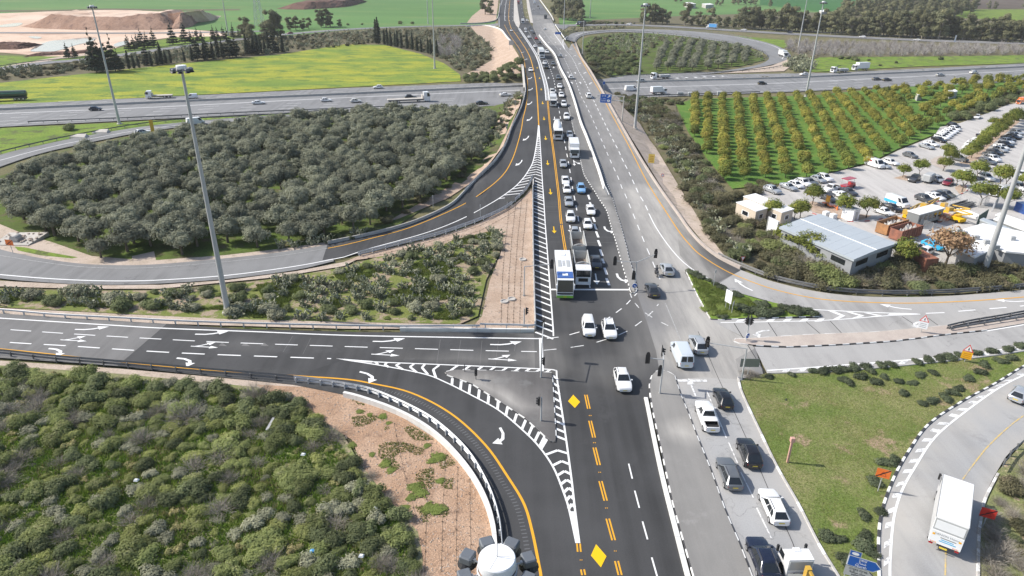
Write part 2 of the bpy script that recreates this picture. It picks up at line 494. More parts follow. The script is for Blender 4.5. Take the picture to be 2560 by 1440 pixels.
# ------------------------------------------------------------------ sheets on the ground
def inside(poly,x,y):
 c = False
 j = len(poly) - 1
 for i in range(len(poly)):
  xi,yi = poly[i]; xj,yj = poly[j]
  if (yi > y) != (yj > y) and x < (xj - xi) * (y - yi) / (yj - yi) + xi: c = not c
  j = i
 return c
def seg_dist(p,a,b):
 dx,dy = b[0] - a[0],b[1] - a[1]
 l = dx * dx + dy * dy
 t = 0 if l == 0 else max(0,min(1,((p[0] - a[0]) * dx + (p[1] - a[1]) * dy) / l))
 return hypot(p[0] - a[0] - dx * t,p[1] - a[1] - dy * t)
def line_dist(p,pts): return min(seg_dist(p,a,b) for a,b in zip(pts,pts[1:]))
def plan(px,uf): return [uf(*q).xy[:] for q in px]
def sheet(name,poly,mat,z,hf=None,spacing=None,dust=None,parent=None,kind='structure',thick=0,side=None):
 """poly: plan outline (x, y); draped over hf at height z; optional thickness makes a raised slab"""
 pts = []
 n = len(poly)
 for i in range(n):
  a,b = poly[i],poly[(i + 1) % n]
  l = hypot(b[0] - a[0],b[1] - a[1])
  if l < 1e-4: continue
  k = 1 if not spacing else max(1,int(l / spacing))
  for j in range(k): pts.append((a[0] + (b[0] - a[0]) * j / k,a[1] + (b[1] - a[1]) * j / k))
 nb = len(pts)
 vs = [Vector(p) for p in pts]
 if spacing:
  x0,x1 = min(p[0] for p in pts),max(p[0] for p in pts)
  y0,y1 = min(p[1] for p in pts),max(p[1] for p in pts)
  r = random.Random(name)
  yy = y0 + spacing * .5
  while yy < y1:
   # crossings of this scan line with the outline
   xs = sorted((b[0] - a[0]) * (yy - a[1]) / (b[1] - a[1]) + a[0] for a,b in zip(pts,pts[1:] + pts[:1]) if (a[1] > yy) != (b[1] > yy))
   for xa,xb in zip(xs[::2],xs[1::2]):
    xx = xa + spacing * .55
    while xx < xb - spacing * .4:
     vs.append(Vector((xx + r.uniform(-.15,.15) * spacing,yy + r.uniform(-.1,.1) * spacing)))
     xx += spacing
   yy += spacing
 vo,eo,fo,*_ = geometry.delaunay_2d_cdt(vs,[],[list(range(nb))],1,1e-4)
 me = bpy.data.meshes.new(name)
 V = [(v.x,v.y,(hf(v.x,v.y) if hf else 0) + z) for v in vo]
 Fs = []
 for f in fo:
  a,b,c = (vo[i] for i in f[:3])
  Fs.append(tuple(f) if (b - a).cross(c - a) > 0 else tuple(reversed(f)))
 nv = len(V)
 nf = len(Fs)
 if thick:
  k = len(pts)
  top = [(p[0],p[1],(hf(*p) if hf else 0) + z) for p in pts]
  area = sum(a[0] * b[1] - b[0] * a[1] for a,b in zip(pts,pts[1:] + pts[:1]))
  V += top + [(p[0],p[1],p[2] - thick) for p in top]
  for i in range(k):
   j = (i + 1) % k
   q = (nv + i,nv + j,nv + k + j,nv + k + i)
   Fs.append(q[::-1] if area > 0 else q)
 me.from_pydata(V,[],Fs)
 me.materials.append(mat)
 if side:
  me.materials.append(side)
  me.polygons.foreach_set('material_index',[0] * nf + [1] * (len(Fs) - nf))
 if dust:
  at = me.attributes.new('dust','FLOAT','POINT')
  val = []
  for v in V:
   s = 0
   for line,w,k in dust:
    d = line_dist(v,line) / w
    if d < 1: s += k * (1 - d * d) ** 1.2
   val.append(min(1,s))
  at.data.foreach_set('value',val)
 me.update()
 o = link(name,me,parent)
 return tag(o,kind=kind) if kind else o
def resample(pts,step):
 out = [tuple(pts[0])]
 acc = 0
 for a,b in zip(pts,pts[1:]):
  l = hypot(b[0] - a[0],b[1] - a[1])
  if l < 1e-6: continue
  k = max(1,int(math.ceil(l / step)))
  for j in range(1,k + 1): out.append((a[0] + (b[0] - a[0]) * j / k,a[1] + (b[1] - a[1]) * j / k))
 return out
def arc(pts):
 s = [0]
 for a,b in zip(pts,pts[1:]): s.append(s[-1] + hypot(b[0] - a[0],b[1] - a[1]))
 return s
def at_arc(pts,s,d):
 d = max(0,min(s[-1],d))
 import bisect
 i = min(max(bisect.bisect_right(s,d) - 1,0),len(pts) - 2)
 l = s[i + 1] - s[i] or 1
 t = (d - s[i]) / l
 a,b = pts[i],pts[i + 1]
 return (a[0] + (b[0] - a[0]) * t,a[1] + (b[1] - a[1]) * t),atan2(b[1] - a[1],b[0] - a[0])
def offset(pts,d):
 out = []
 for i,p in enumerate(pts):
  a,b = pts[max(0,i - 1)],pts[min(len(pts) - 1,i + 1)]
  dx,dy = b[0] - a[0],b[1] - a[1]
  l = hypot(dx,dy) or 1
  out.append((p[0] - dy / l * d,p[1] + dx / l * d))
 return out
ROADZ,MARKZ = .10,.118
def ribbon(mb,pts,w,z,hf,w1=None):
 n = len(pts)
 L = offset(pts,w / 2); Rr = offset(pts,-w / 2)
 vs = [(p[0],p[1],hf(*p) + z) for p in L] + [(p[0],p[1],hf(*p) + z) for p in Rr]
 mb.add(vs,[(n + i,n + i + 1,i + 1,i) for i in range(n - 1)])
import itertools
_sc = itertools.count().__next__
def line(name,px,uf,hf,mat,w=.18,dash=None,z=MARKZ,parent=None,n=6,world=None,smooth_=True):
 z += {'hatch_stripe': .004,'chevron': .004,'guide_line': .009,'stop_line': .013,'lane_dash': .006,'divider_hatch': -.003,'merge_hatch': .003,'lane_line': .002,'slab_joint': .001,'saw_cut': .0006 * (_sc() % 4)}.get(name,0)
 pts = world or plan(smooth(px,n) if (smooth_ and len(px) > 2) else px,uf)
 mb = MB()
 if not dash:
  if smooth_: ribbon(mb,resample(pts,2.0),w,z,hf)
  else:
   for i,(a,b) in enumerate(zip(pts,pts[1:])): ribbon(mb,resample([a,b],2.0),w,z + .0015 * i,hf)
 else:
  s = arc(pts)
  d = dash[2] if len(dash) > 2 else 0
  while d < s[-1] - .2:
   e = min(d + dash[0],s[-1])
   k = max(1,int((e - d) / 2))
   ribbon(mb,[at_arc(pts,s,d + (e - d) * i / k)[0] for i in range(k + 1)],w,z,hf)
   d += dash[0] + dash[1]
 return mb.build(name,mat,parent)
def strip_road(name,px,uf,hf,mat,w,z=ROADZ,n=6,dust=None):
 pts = resample(plan(smooth(px,n),uf),4)
 mb = MB()
 ribbon(mb,pts,w,z,hf)
 return tag(mb.build(name,mat),kind='structure')
H0 = lambda x,y: 0.0
# ------------------------------------------------------------------ bare ground, reaching the horizon
def base_ground():
 def axis(lo,hi,step,far):
  a = [lo + i * step for i in range(int((hi - lo) / step) + 1)]
  d = step
  x = a[-1]
  while x < far:
   d *= 1.5; x += d; a.append(x)
  d = step; x = a[0]
  while x > -far:
   d *= 1.5; x -= d; a.insert(0,x)
  return a
 xs = axis(-40,120,2.5,6000)
 ys = axis(100,780,2.5,9000)
 ys = [y for y in ys if y > -400]
 V = [(x,y,h_ground(x,y) - (.45 if h_road(x,y) > 0 else .2)) for y in ys for x in xs]
 w = len(xs)
 Fs = [(j * w + i,j * w + i + 1,(j + 1) * w + i + 1,(j + 1) * w + i) for j in range(len(ys) - 1) for i in range(w - 1)]
 me = bpy.data.meshes.new('ground')
 me.from_pydata(V,[],Fs)
 me.materials.append(M['base'])
 tag(link('ground',me),kind='structure')
base_ground()
_zi = [0]
def zone(name,px,mat,uf=G,spacing=None,hf=None,curve=0):
 _zi[0] += 1
 if curve: px = smooth(px,curve,True)
 return sheet(name,plan(px,uf),M[mat],-.06 + .004 * _zi[0],hf or (h_ground if spacing else None),spacing)
zone('field',[(-900,-45),(1246,-45),(1243,62),(1150,63),(1000,68),(860,76),(700,92),(560,78),(440,72),(500,46),(400,28),(200,30),(0,33),(-900,36)],'field')
zone('field',[(1380,-45),(2290,-45),(2250,4),(2140,20),(2060,40),(1980,52),(1880,62),(1400,64)],'field')
zone('dark_field',[(1900,-45),(2300,-45),(2270,2),(2060,30),(1900,12)],'field_dark')
zone('ploughed_field',[(2255,-45),(3300,-45),(3300,20),(2440,22),(2255,6)],'plough')
zone('meadow',[(2300,24),(3300,22),(3300,80),(2420,90),(2100,70)],'verge')
zone('building_site',[(-900,36),(0,33),(85,30),(260,22),(430,30),(505,50),(450,72),(560,80),(562,90),(430,93),(330,106),(290,119),(200,141),(120,141),(0,131),(-900,150)],'sand')
zone('verge',[(-300,131),(120,141),(200,141),(300,119),(430,94),(560,90),(700,88),(560,101),(230,145),(0,171),(-300,190)],'verge')
zone('hedge_bank',[(-300,192),(0,176),(230,150),(560,106),(700,90),(1000,71),(1180,70),(1230,150),(1180,205),(950,112),(700,138),(240,182),(0,208),(-300,226)],'bandfloor')
zone('flowering_field',[(-300,226),(0,207),(120,194),(240,181),(460,158),(700,136),(860,111),(960,112),(1050,134),(1110,158),(1150,186),(1152,203),(860,218),(430,240),(0,262),(-300,276)],'mustard')
zone('verge',[(-300,345),(0,320),(200,311),(640,288),(800,281),(690,292),(560,300),(400,318),(250,345),(100,375),(0,404),(-300,470)],'verge')
zone('grove_floor',[(-300,560),(-60,470),(0,440),(120,400),(300,345),(480,318),(700,300),(1000,280),(1200,268),(1290,232),(1300,262),(1240,385),(1180,440),(1000,560),(820,610),(560,645),(300,662),(100,645),(0,622),(-300,560)],'grove',spacing=6)
zone('soil_verge',[(-200,545),(0,560),(60,585),(130,605),(230,640),(330,648),(330,640),(385,628),(390,650),(560,638),(700,622),(820,604),(830,612),(560,652),(300,668),(100,650),(0,628),(-200,600)],'palesoil')
zone('grass_strip',[(36,616),(60,618),(120,630),(195,643),(180,646),(100,638),(45,626)],'verge')
zone('soil_bank',[(1312,232),(1300,262),(1284,300),(1258,365),(1210,425),(1120,495),(1000,545),(965,556),(1010,530),(1130,462),(1195,400),(1235,320),(1262,268),(1296,232)],'soil',spacing=3)
zone('soil_bank',[(1248,70),(1262,88),(1280,112),(1296,138),(1302,165),(1301,186),(1260,190),(1200,196),(1155,190),(1195,170),(1230,150),(1222,120),(1176,66),(1215,62)],'soil',spacing=3)
zone('soil_bank',[(1248,-20),(1244,20),(1240,52),(1195,58),(1165,60),(1180,40),(1205,20),(1215,-20)],'soil',spacing=6)
zone('soil_verge',[(-200,708),(0,702),(200,712),(400,712),(570,700),(740,678),(860,655),(900,645),(860,665),(700,692),(400,722),(200,722),(0,716),(-200,722)],'palesoil')
zone('weedy_triangle',[(-200,730),(0,722),(200,728),(400,726),(570,712),(700,695),(860,668),(1000,625),(1150,590),(1240,570),(1270,585),(1240,650),(1215,700),(1195,790),(1150,810),(600,800),(0,768),(-200,756)],'cactusfloor')
zone('soil_bank',[(860,655),(905,637),(1000,615),(1095,592),(1200,556),(1270,520),(1310,492),(1328,470),(1332,500),(1333,600),(1335,700),(1336,822),(1180,820),(1205,790),(1225,700),(1250,640),(1262,590),(1235,576),(1150,596),(1010,632)],'soil',spacing=4)
zone('soil_verge',[(-200,758),(0,770),(300,785),(570,798),(900,806),(1180,812),(1180,822),(860,822),(420,810),(0,786),(-200,776)],'palesoil')
zone('scrubland',[(-400,890),(0,905),(300,930),(700,975),(800,1010),(860,1090),(900,1160),(960,1230),(1050,1330),(1060,1440),(1060,1560),(-900,1560),(-700,1000)],'scrub')
zone('soil_verge',[(-300,880),(0,902),(300,922),(500,940),(735,962),(860,985),(820,998),(640,968),(300,935),(0,914),(-300,896)],'palesoil')
zone('soil_bank',[(640,962),(760,968),(880,992),(1000,1040),(1095,1100),(1175,1180),(1225,1270),(1238,1350),(1250,1560),(1030,1560),(1058,1400),(1045,1330),(960,1235),(905,1165),(880,1100),(800,1050),(740,1040),(730,1010),(680,985)],'nearsoil')
zone('soil_verge',[(1500,225),(1540,285),(1600,380),(1655,470),(1700,535),(1760,608),(1800,640),(1815,640),(1770,585),(1700,470),(1640,370),(1600,310),(1560,270),(1540,235)],'palesoil',spacing=3)
zone('planted_bank',[(1535,232),(1600,300),(1640,365),(1700,465),(1765,580),(1815,645),(1900,690),(2040,722),(2240,737),(2400,735),(2700,700),(2700,590),(2560,600),(2480,640),(2250,650),(2130,650),(1940,570),(1840,510),(1800,470),(1760,400),(1700,330),(1690,262),(1720,245),(1560,238)],'bandfloor',spacing=8)
zone('orchard_floor',[(1690,262),(1730,248),(2040,238),(2180,224),(2300,214),(2700,188),(2700,236),(2560,246),(2440,275),(2375,303),(2335,337),(2245,372),(2180,404),(2090,428),(2050,436),(1960,458),(1830,472),(1770,400),(1720,330)],'orangefloor')
zone('loop_infield',[(1455,100),(1470,92),(1560,82),(1640,84),(1760,96),(1850,112),(1900,132),(1912,150),(1860,164),(1700,182),(1530,192),(1490,185),(1460,140)],'grove')
zone('loop_verge',[(1820,88),(1960,100),(1985,112),(1960,120),(1900,108),(1830,96)],'verge')
zone('orchard_floor',[(1960,102),(2200,104),(2700,108),(2700,138),(2360,142),(2050,144),(1985,150),(1975,125)],'bandfloor')
zone('verge',[(2050,143),(2360,141),(2700,136),(2700,150),(2560,158),(2300,166),(2040,180),(1980,176),(2010,160)],'verge')
zone('tree_belt_floor',[(1480,62),(2000,70),(2300,96),(2700,104),(2700,60),(2300,40),(2000,30),(1700,40),(1480,50)],'bandfloor')
zone('lawn',[(1848,952),(1880,942),(1918,934),(2070,930),(2271,913),(2439,895),(2700,860),(2700,880),(2560,913),(2486,960),(2405,1004),(2321,1061),(2271,1128),(2237,1188),(2214,1245),(2200,1296),(2195,1363),(2198,1560),(2160,1560),(2093,1440),(2046,1363),(1995,1262),(1945,1175),(1901,1084)],'lawn')
zone('bank',[(2700,1080),(2560,1106),(2493,1180),(2458,1262),(2446,1346),(2444,1560),(3200,1560),(3200,1000)],'scrub')
# ------------------------------------------------------------------ highway (level 0) and minor roads
HWN = [on_plane(x,y).xy for x,y in ((-900,352),(0,318),(640,286),(1200,267),(1560,246),(2000,229),(2560,204),(3600,160))]
HWF = [on_plane(x,y).xy for x,y in ((-900,300),(0,262),(430,242),(860,221),(1300,205),(1600,189),(2070,183),(2372,169),(2560,159),(3600,120))]
sheet('highway',[tuple(p) for p in HWN] + [tuple(p) for p in reversed(HWF)],M['tar_hw'],ROADZ)
def hwl(name,px,w=.3,dash=None,mat='white'):
 return line(name,px,Z0,H0,M[mat],w,dash)
hwl('edge_line',[(0,312),(640,280),(1200,262)],.25)
hwl('edge_line',[(0,285),(400,268),(860,245),(1300,226)],.55)
hwl('edge_line',[(1520,222),(2000,206),(2560,177)],.55)
hwl('edge_line',[(0,275),(400,257),(860,237),(1300,218)],.3,None,'faint')
hwl('edge_line',[(1520,209),(2000,195),(2560,169)],.3,None,'faint')
hwl('edge_line',[(0,269),(430,246),(860,225),(1300,208)],.25,None,'faint')
hwl('edge_line',[(1540,243),(2000,225),(2560,200)],.25)
for k,(a,b,c,d,e,f) in enumerate([(304,287,275,256,238,194),(296,279,268,250,231,187),(289,273,262,246,226,181)]):
 hwl('lane_line',[(0,a),(400,b),(640,c),(1200,d)],.22,(5,9,k * 3))
 hwl('lane_line',[(1540,e),(2050,(e + f) / 2 + 2),(2560,f)],.22,(5,9,k * 3))
for k,(a,b,c,d) in enumerate([(254,229,201,165),(248,222,196,161)]):
 hwl('lane_line',[(0,a + 13),(430,a - 6),(860,b),(1300,b - 17)],.22,(5,9,k * 4))
 hwl('lane_line',[(1520,c),(2040,(c + d) / 2 + 3),(2560,d + 2)],.22,(5,9,k * 4))
# hatched merge taper beside the right loop
line('merge_hatch',[(1690,196),(1825,190)],Z0,H0,M['white'],1.6,(1.4,3.4))
strip_road('service_road',[(-200,190),(0,172),(105,158),(230,147),(400,124),(560,103),(700,87),(860,74),(1000,67.5),(1150,64),(1246,62)],G,h_ground,M['tar_hw'],9)
strip_road('farm_road',[(-300,83),(0,82),(300,83),(440,82),(560,80),(660,78)],G,h_ground,M['tar_hw'],9)
strip_road('farm_track',[(20,168),(90,155),(170,142),(250,133)],G,h_ground,M['palesoil'],7,z=.07)
strip_road('farm_track',[(-200,27),(100,27),(270,23),(420,25),(600,24)],G,h_ground,M['bandfloor'],22,z=.07)
strip_road('crossing_road',[(1378,66),(1440,63),(1560,62),(1700,68),(1850,77),(2000,86),(2200,96),(2400,104),(2700,112)],R,h_road,M['tar_hw'],17)
line('edge_line',[(1450,66),(1560,66),(1700,72),(1850,81),(2000,90),(2200,100)],G,h_ground,M['faint'],.4)
line('lane_line',[(1450,62.5),(1560,62),(1700,68),(1850,77),(2000,86),(2200,96)],G,h_ground,M['faint'],.4,(6,10))
line('edge_line',[(0,176),(105,161),(230,150),(400,126.5),(560,105.5),(700,89.5),(860,76.5),(1000,70),(1150,66)],G,h_ground,M['faint'],.6)
# left loop ramp (older tarmac): junction, round the grove, up to the highway
NL = [(820,613),(705,631),(571,646),(403,661),(302,664),(201,660),(101,646),(0,624),(-120,585),(-190,530),(-130,468),(0,418),(100,385),(200,362),(350,332),(480,315),(600,303),(720,293),(900,279),(1100,268)]
SL = [(1100,265),(900,275),(720,287),(600,294),(480,304),(350,318),(200,343),(100,364),(0,388),(-160,445),(-330,530),(-300,620),(-140,675),(0,697),(101,706),(201,712),(302,713),(403,710),(571,698),(739,676),(835,654)]
loop_l = plan(smooth(NL,5),Z0) + plan(smooth(SL,5),Z0)
sheet('loop_ramp',loop_l,M['tar_ramp'],ROADZ - .01)
line('edge_line',[(860,644),(739,667),(571,689.5),(403,701.5),(302,704),(201,702),(101,696.5),(0,688)],Z0,H0,M['white'],.3)
line('edge_line',[(819,622),(705,640),(571,655),(403,669),(302,672),(201,668),(101,656),(0,640)],Z0,H0,M['faint'],.15)
line('edge_line',[(0,402),(100,375),(200,353),(350,326),(480,310),(600,299)],Z0,H0,M['white'],.3)
line('edge_line',[(0,416),(100,383),(200,360),(350,330.5)],Z0,H0,M['faint'],.15)
# right loop ramp
RL_o = [(1412,98),(1430,84),(1470,78),(1560,73.5),(1680,75),(1800,85),(1880,98),(1940,114),(1972,132),(1972,146),(1930,162),(1850,176),(1760,186),(1560,197)]
RL_i = [(1560,190),(1700,184),(1800,178),(1880,166),(1918,152),(1916,138),(1880,120),(1800,104),(1680,88),(1560,80.5),(1490,84),(1452,92),(1438,106)]
sheet('loop_ramp',plan(smooth(RL_o,5),R) + plan(smooth(RL_i,5),R),M['tar_hw'],ROADZ + .02,h_road,6)
sheet('ramp_verge',plan([(1975,146),(1985,160),(1960,178),(1800,184),(1860,176),(1930,164)],Z0),M['palesoil'],.06)
line('edge_line',[(1438,90),(1470,81.5),(1560,75.5),(1680,77.5),(1800,88),(1880,101),(1935,116),(1962,134),(1955,148)],R,h_road,M['white'],.4,z=.15)
# ------------------------------------------------------------------ main road
WALL = [(1333,462),(1332,500),(1333,600),(1335,700),(1337,780),(1338,832)]
rampO = [(1311,236),(1303,262),(1292,290),(1275,325),(1263,360),(1238,403),(1198,442),(1161,482),(1125,516),(1062,548),(994,572),(904,594),(860,604),(819,612)]
rampI = [(806,652),(860,642),(904,634),(994,613),(1095,588),(1196,552),(1263,520),(1305,484),(1326,462)]
left = [(1240,-40),(1250,0),(1247,25),(1246,62),(1262,83),(1277,100),(1290,120),(1303,145),(1307,165),(1310,190),(1312,215)]
kL = [(1332,67),(1347,99),(1362,115),(1382,137),(1396,175),(1406,200),(1415,237),(1421,269),(1428,296),(1433,320),(1441,351),(1447.5,382),(1455,417),(1460,436),(1467.5,450),(1480,470),(1487,480),(1495,494),(1505,509),(1515,524),(1521,540),(1527.5,565),(1532.5,582.5),(1539,602.5),(1547.5,632.5),(1551,645),(1562.5,686),(1571,711),(1575,727)]
kR = [(1332,67),(1352,90),(1387,134),(1402,175),(1421,210),(1436,255),(1450,290),(1462.5,320),(1475,354),(1492.5,395),(1509,437.5),(1521,469),(1527,487),(1535,511),(1540,530),(1551,565),(1559,595),(1567.5,627.5),(1571,645),(1581,676),(1592,722)]
medW = [(1612,997),(1633,1101),(1666,1249),(1716,1445),(1745,1560)]
main_poly = smooth(left,4) + smooth(rampO,5) + rampI + WALL + [(1338,850),(1338,905),(1340,926),(1380,940)] \
 + [(1380,1110),(1330,1105)] + [(1250,1000)]
# one sheet for the new tarmac: carriageway, ramp and junction
newtar = smooth(left,4) + smooth(rampO,5) + rampI + WALL + [(1300,836),(1200,833),(900,832),(600,824),(417,811),(294,917),(500,939),(735,963),(860,988),(935,1006),(1022,1042),(1092,1086),(1165,1158),(1215,1246),(1240,1326),(1252,1440),(1258,1560)] \
 + list(reversed(medW)) + [(1626,1000),(1640,960),(1668,938),(1655,905),(1640,880),(1615,800),(1592,735)] + list(reversed(kL)) + [(1310,40),(1300,-40)]
sheet('main_road',plan(newtar,R),M['tar'],ROADZ,h_road,3.5,
  dust=[(plan([(1560,640),(1600,760),(1640,860)],R),5,.22),(plan([(1352,870),(1352,930)],R),4,.25),
   (plan([(940,890),(1340,900)],R),3,.10),(plan([(1640,880),(1500,930)],R),5,.15)])
# right-hand carriageway with dry dust swept along its outer lanes
rightE = [(1346,0),(1376,40),(1385,62),(1408,100),(1422,122),(1438,106),(1452,144),(1477,180),(1508,234),(1562,330),(1602,400),(1650,475),(1700,544),(1720,577),(1750,611),(1794,645),(1851,676)]
dust_main = plan([(1385,60),(1430,120),(1500,250),(1570,400),(1640,540),(1690,640),(1740,760),(1790,860),(1830,930)],R)
dust_edge = plan([(1600,480),(1640,560),(1680,640),(1720,740),(1770,830)],R)
rightpoly = [(1310,-40)] + [(1318,10),(1332,60)] + kR + [(1592,735),(1615,800),(1640,880),(1648,926)] + \
 [(1690,950),(1760,945),(1850,950),(1905,936),(1885,870),(1868,850),(1800,815),(1778,800),(1712,682),(1722,678),(1790,715),(1851,676)] + list(reversed(rightE[:-1])) + [(1335,-40)]
sheet('main_road',plan(rightpoly,R),M['tar_right'],ROADZ + .006,h_road,2.6,
  dust=[(dust_main,11,.55),(dust_edge,5,.75),(plan([(1700,880),(1860,890),(1900,930)],R),8,.55),
   (plan([(1350,40),(1400,110)],R),16,.5),(plan([(1780,800),(1840,950)],R),6,.6)])
# slip lane paved anew up to a saw-cut
sheet('slip_patch',plan([(1690,560),(1702,548),(1722,580),(1752,614),(1795,648),(1851,678),(1786,712),(1730,672),(1700,640)],R),M['tar'],ROADZ + .012,h_road,3,
  dust=[(plan([(1690,560),(1715,640),(1760,690)],R),4.5,.8)])
# lower right arm
lowR = [(1690,950),(1700,988),(1721,1040),(1740,1091),(1774,1175),(1811,1279),(1844,1356),(1876,1440),(1915,1560),(2150,1560),(2093,1440),(2046,1363),(1995,1262),(1945,1175),(1901,1084),(1855,985),(1850,950),(1760,945)]
sheet('main_road',plan(lowR,R),M['tar_light'],ROADZ + .004,None,3,
  dust=[(plan([(1850,940),(1890,1084),(1990,1262),(2080,1440)],R),2.4,.9),(plan([(1700,950),(1800,955)],R),3,.7),(plan([(1690,960),(1740,1100),(1830,1330)],R),1.5,.5)])
# right-hand arms
eastN = [(1851,676),(1935,706),(2036,729),(2137,741),(2237,744),(2372,741),(2560,726),(2800,700)]
eastS = [(2800,765),(2560,792),(2372,814),(2187,832),(2036,838),(1868,849),(1800,815),(1778,800),(2050,797),(1960,765),(1824,727),(1786,712)]
sheet('east_road',plan(smooth(eastN,4) + eastS,R),M['tar_east'],ROADZ + .002,None,4,
  dust=[(plan(smooth(eastN,3),R),3.0,.8),(plan([(1868,845),(2187,829),(2560,788)],R),2,.4)])
exitS = [(2800,830),(2560,880),(2439,897),(2271,915),(2070,932),(1918,936)]
exitN = [(1885,868),(1969,871),(2086,866),(2237,856),(2372,839),(2466,829),(2560,812),(2800,770)]
sheet('east_road',plan(smooth(exitN,4) + smooth(exitS,4),R),M['tar_east'],ROADZ + .003,None,5)
sheet('junction_patch',plan([(1888,872),(1908,936),(1850,950),(1838,900)],R),M['tar_right'],ROADZ + .010,None,2,dust=[(plan([(1850,880),(1850,940)],R),3.5,.7)])
# ramp in the lower right corner
crL = [(2800,830),(2560,917),(2486,962),(2405,1006),(2321,1063),(2271,1130),(2237,1190),(2214,1247),(2200,1298),(2195,1365),(2198,1440),(2205,1560)]
crR = [(2445,1560),(2442,1440),(2444,1346),(2456,1262),(2493,1178),(2560,1102),(2800,960)]
sheet('curved_ramp',plan(smooth(crL,4) + smooth(crR,4),R),M['tar_light'],ROADZ + .001,None,3,
  dust=[(plan(smooth([(2600,940),(2450,1020),(2330,1110),(2272,1210),(2245,1300),(2235,1440)],3),R),3.0,.85),(plan(smooth(crR,3),R),1.6,.7)])
# left arm, older part beyond the saw-cut
oldL = [(417,811),(300,804),(0,785),(-300,764),(-300,870),(0,896),(150,906),(294,917)]
sheet('west_road',plan(oldL,R),M['tar_left'],ROADZ + .001)
# dark strip of the left arm is part of the junction sheet; lay its streaky surface
sheet('west_road',plan([(417,812.5),(600,824.5),(900,832.5),(1200,833.5),(1335,836),(1338,925),(1100,915),(860,902),(740,940),(294,916)],R),M['tar_newleft'],ROADZ + .005,None,3,
  dust=[(plan([(1000,885),(1340,905)],R),2.0,.22),(plan([(560,870),(900,880)],R),1.6,.12),(plan([(1345,840),(1345,925)],R),2.5,.3)])
# median pavement between the kerb lines
med = plan(smooth(kL,3),R) + plan([(1578,736),(1588,734)],R) + plan(list(reversed(smooth(kR,3))),R)
sheet('median',med,M['island'],ROADZ + .16,h_road,3,thick=.16,side=M['conc'],
  dust=[(plan([(1500,470),(1560,610),(1585,730)],R),1.6,.6)])
# far islands
sheet('median',plan([(1284,-30),(1285,0),(1284,50),(1290,64),(1297,71),(1300,60),(1294,20),(1290,-30)],R),M['lightstone'],ROADZ + .16,h_road,8,thick=.16)
sheet('median',plan([(1313,-30),(1318,20),(1326,57),(1333,58),(1330,40),(1322,0),(1318,-30)],R),M['lightstone'],ROADZ + .16,h_road,8,thick=.16)
def mark(name,px,mat,uf=R,hf=h_road,z=MARKZ + .006):
 w = plan(px,uf)
 mb = MB()
 mb.add([(x,y,hf(x,y) + z) for x,y in w],[tuple(range(len(w)))])
 me = mb.mesh(name,mat)
 if me.polygons[0].normal.z < 0: me.flip_normals()
 return link(name,me)
def ml(name,px,w=.16,dash=None,mat='white',z=MARKZ,sm=True):
 return line(name,px,R,h_road,M[mat],w,dash,z,smooth_=sm)
# --- lines on the main road
ml('edge_line',[(1261,62),(1270,80),(1282,99),(1300,125),(1310,150),(1314,180),(1318,200),(1319,229),(1315,266),(1307.5,297),(1304,320),(1295,357),(1280,401),(1256,440),(1209,480),(1145,519),(1028,569),(927,597.6),(860,614),(820,622)],.22,None,'orange')
ml('centre_line',[(1275,0),(1272,31),(1272,50),(1277.5,70),(1285,80),(1302,104),(1319,131),(1330,160),(1340,210),(1344,260),(1347,316)],.32,None,'orange')
for dx in (-.16,.16):
 w = offset(plan(smooth([(1369,253),(1375.6,320),(1384,382),(1390,432),(1397,492),(1402.5,555),(1415,638)],5),R),dx)
 line('centre_line',None,R,h_road,M['orange'],.16,world=w)
wd = plan(smooth([(1297,71),(1310,90),(1325,112),(1344,144),(1354,175),(1365,216),(1369,252)],5),R)
for dx in (-.55,.55): line('divider_line',None,R,h_road,M['white'],.3,world=offset(wd,dx))
line('divider_hatch',None,R,h_road,M['white'],.8,(.5,.9),world=wd)
D = (3,3.2)
ml('lane_line',[(1321,78),(1335,102),(1366,150),(1375,172),(1385,202),(1391,240),(1397.5,275),(1402.5,304),(1407,330),(1416,380),(1424,424),(1431,470),(1437,500),(1443,533),(1451,580),(1460,640),(1470,690),(1475,722)],.2,D)
for a,b in (((1470,488),(1474,500)),((1474.5,507),(1478,516)),((1482,544),(1487,556)),((1485.5,561),(1490.5,575)),((1490,580),(1496,595)),((1495,602),(1501,617)),((1500,625),(1506,641)),((1505,648),(1510,660)),((1511,671),(1517,688)),((1516,697),(1523,715))):
 ml('lane_dash',[a,b],.42)
ml('lane_line',[(1351,67),(1367.5,90),(1387,115),(1400,131),(1412,150),(1425,178),(1440,206),(1452,240),(1465,264),(1478,292),(1491,321),(1505,354),(1517,382),(1530,412),(1544,442),(1556,474),(1564,490),(1579,527),(1595,567),(1612,610),(1631,655),(1650,700)],.16,D)
ml('lane_line',[(1412,124),(1431,147),(1447,179),(1460,201),(1475,232),(1488,260),(1503,291),(1519,324),(1534,354),(1545,375),(1559,406),(1574,435),(1585,460),(1598,488),(1609,506),(1622,533)],.2,(3,2.6))
ml('edge_line',[(1412,124),(1402,108),(1385,84)],.3)
ml('edge_line',[(1412,124),(1407,108),(1412,96),(1430,86)],.3)
ml('edge_line',[(1622,535),(1640,570),(1670,614),(1700,649),(1730,674),(1767,696),(1824,727),(1900,751),(1967,767),(2033,776)],.2)
ml('edge_line',[(1428,104),(1440,126),(1457,156),(1475,188),(1501,232),(1525,279),(1572,366),(1609,440),(1632,480),(1667,534),(1700,584),(1724,613),(1750,638),(1801,671),(1851,695),(1935,725),(2036,747),(2137,756),(2271,759.5),(2405,755),(2560,744),(2700,728)],.22,None,'orange',.125)
ml('edge_line',[(1663,759),(1680,800),(1706,863)],.12,None,'faint',.125)
ml('stop_line',[(1377,725.5),(1572,726)],.5,sm=False)
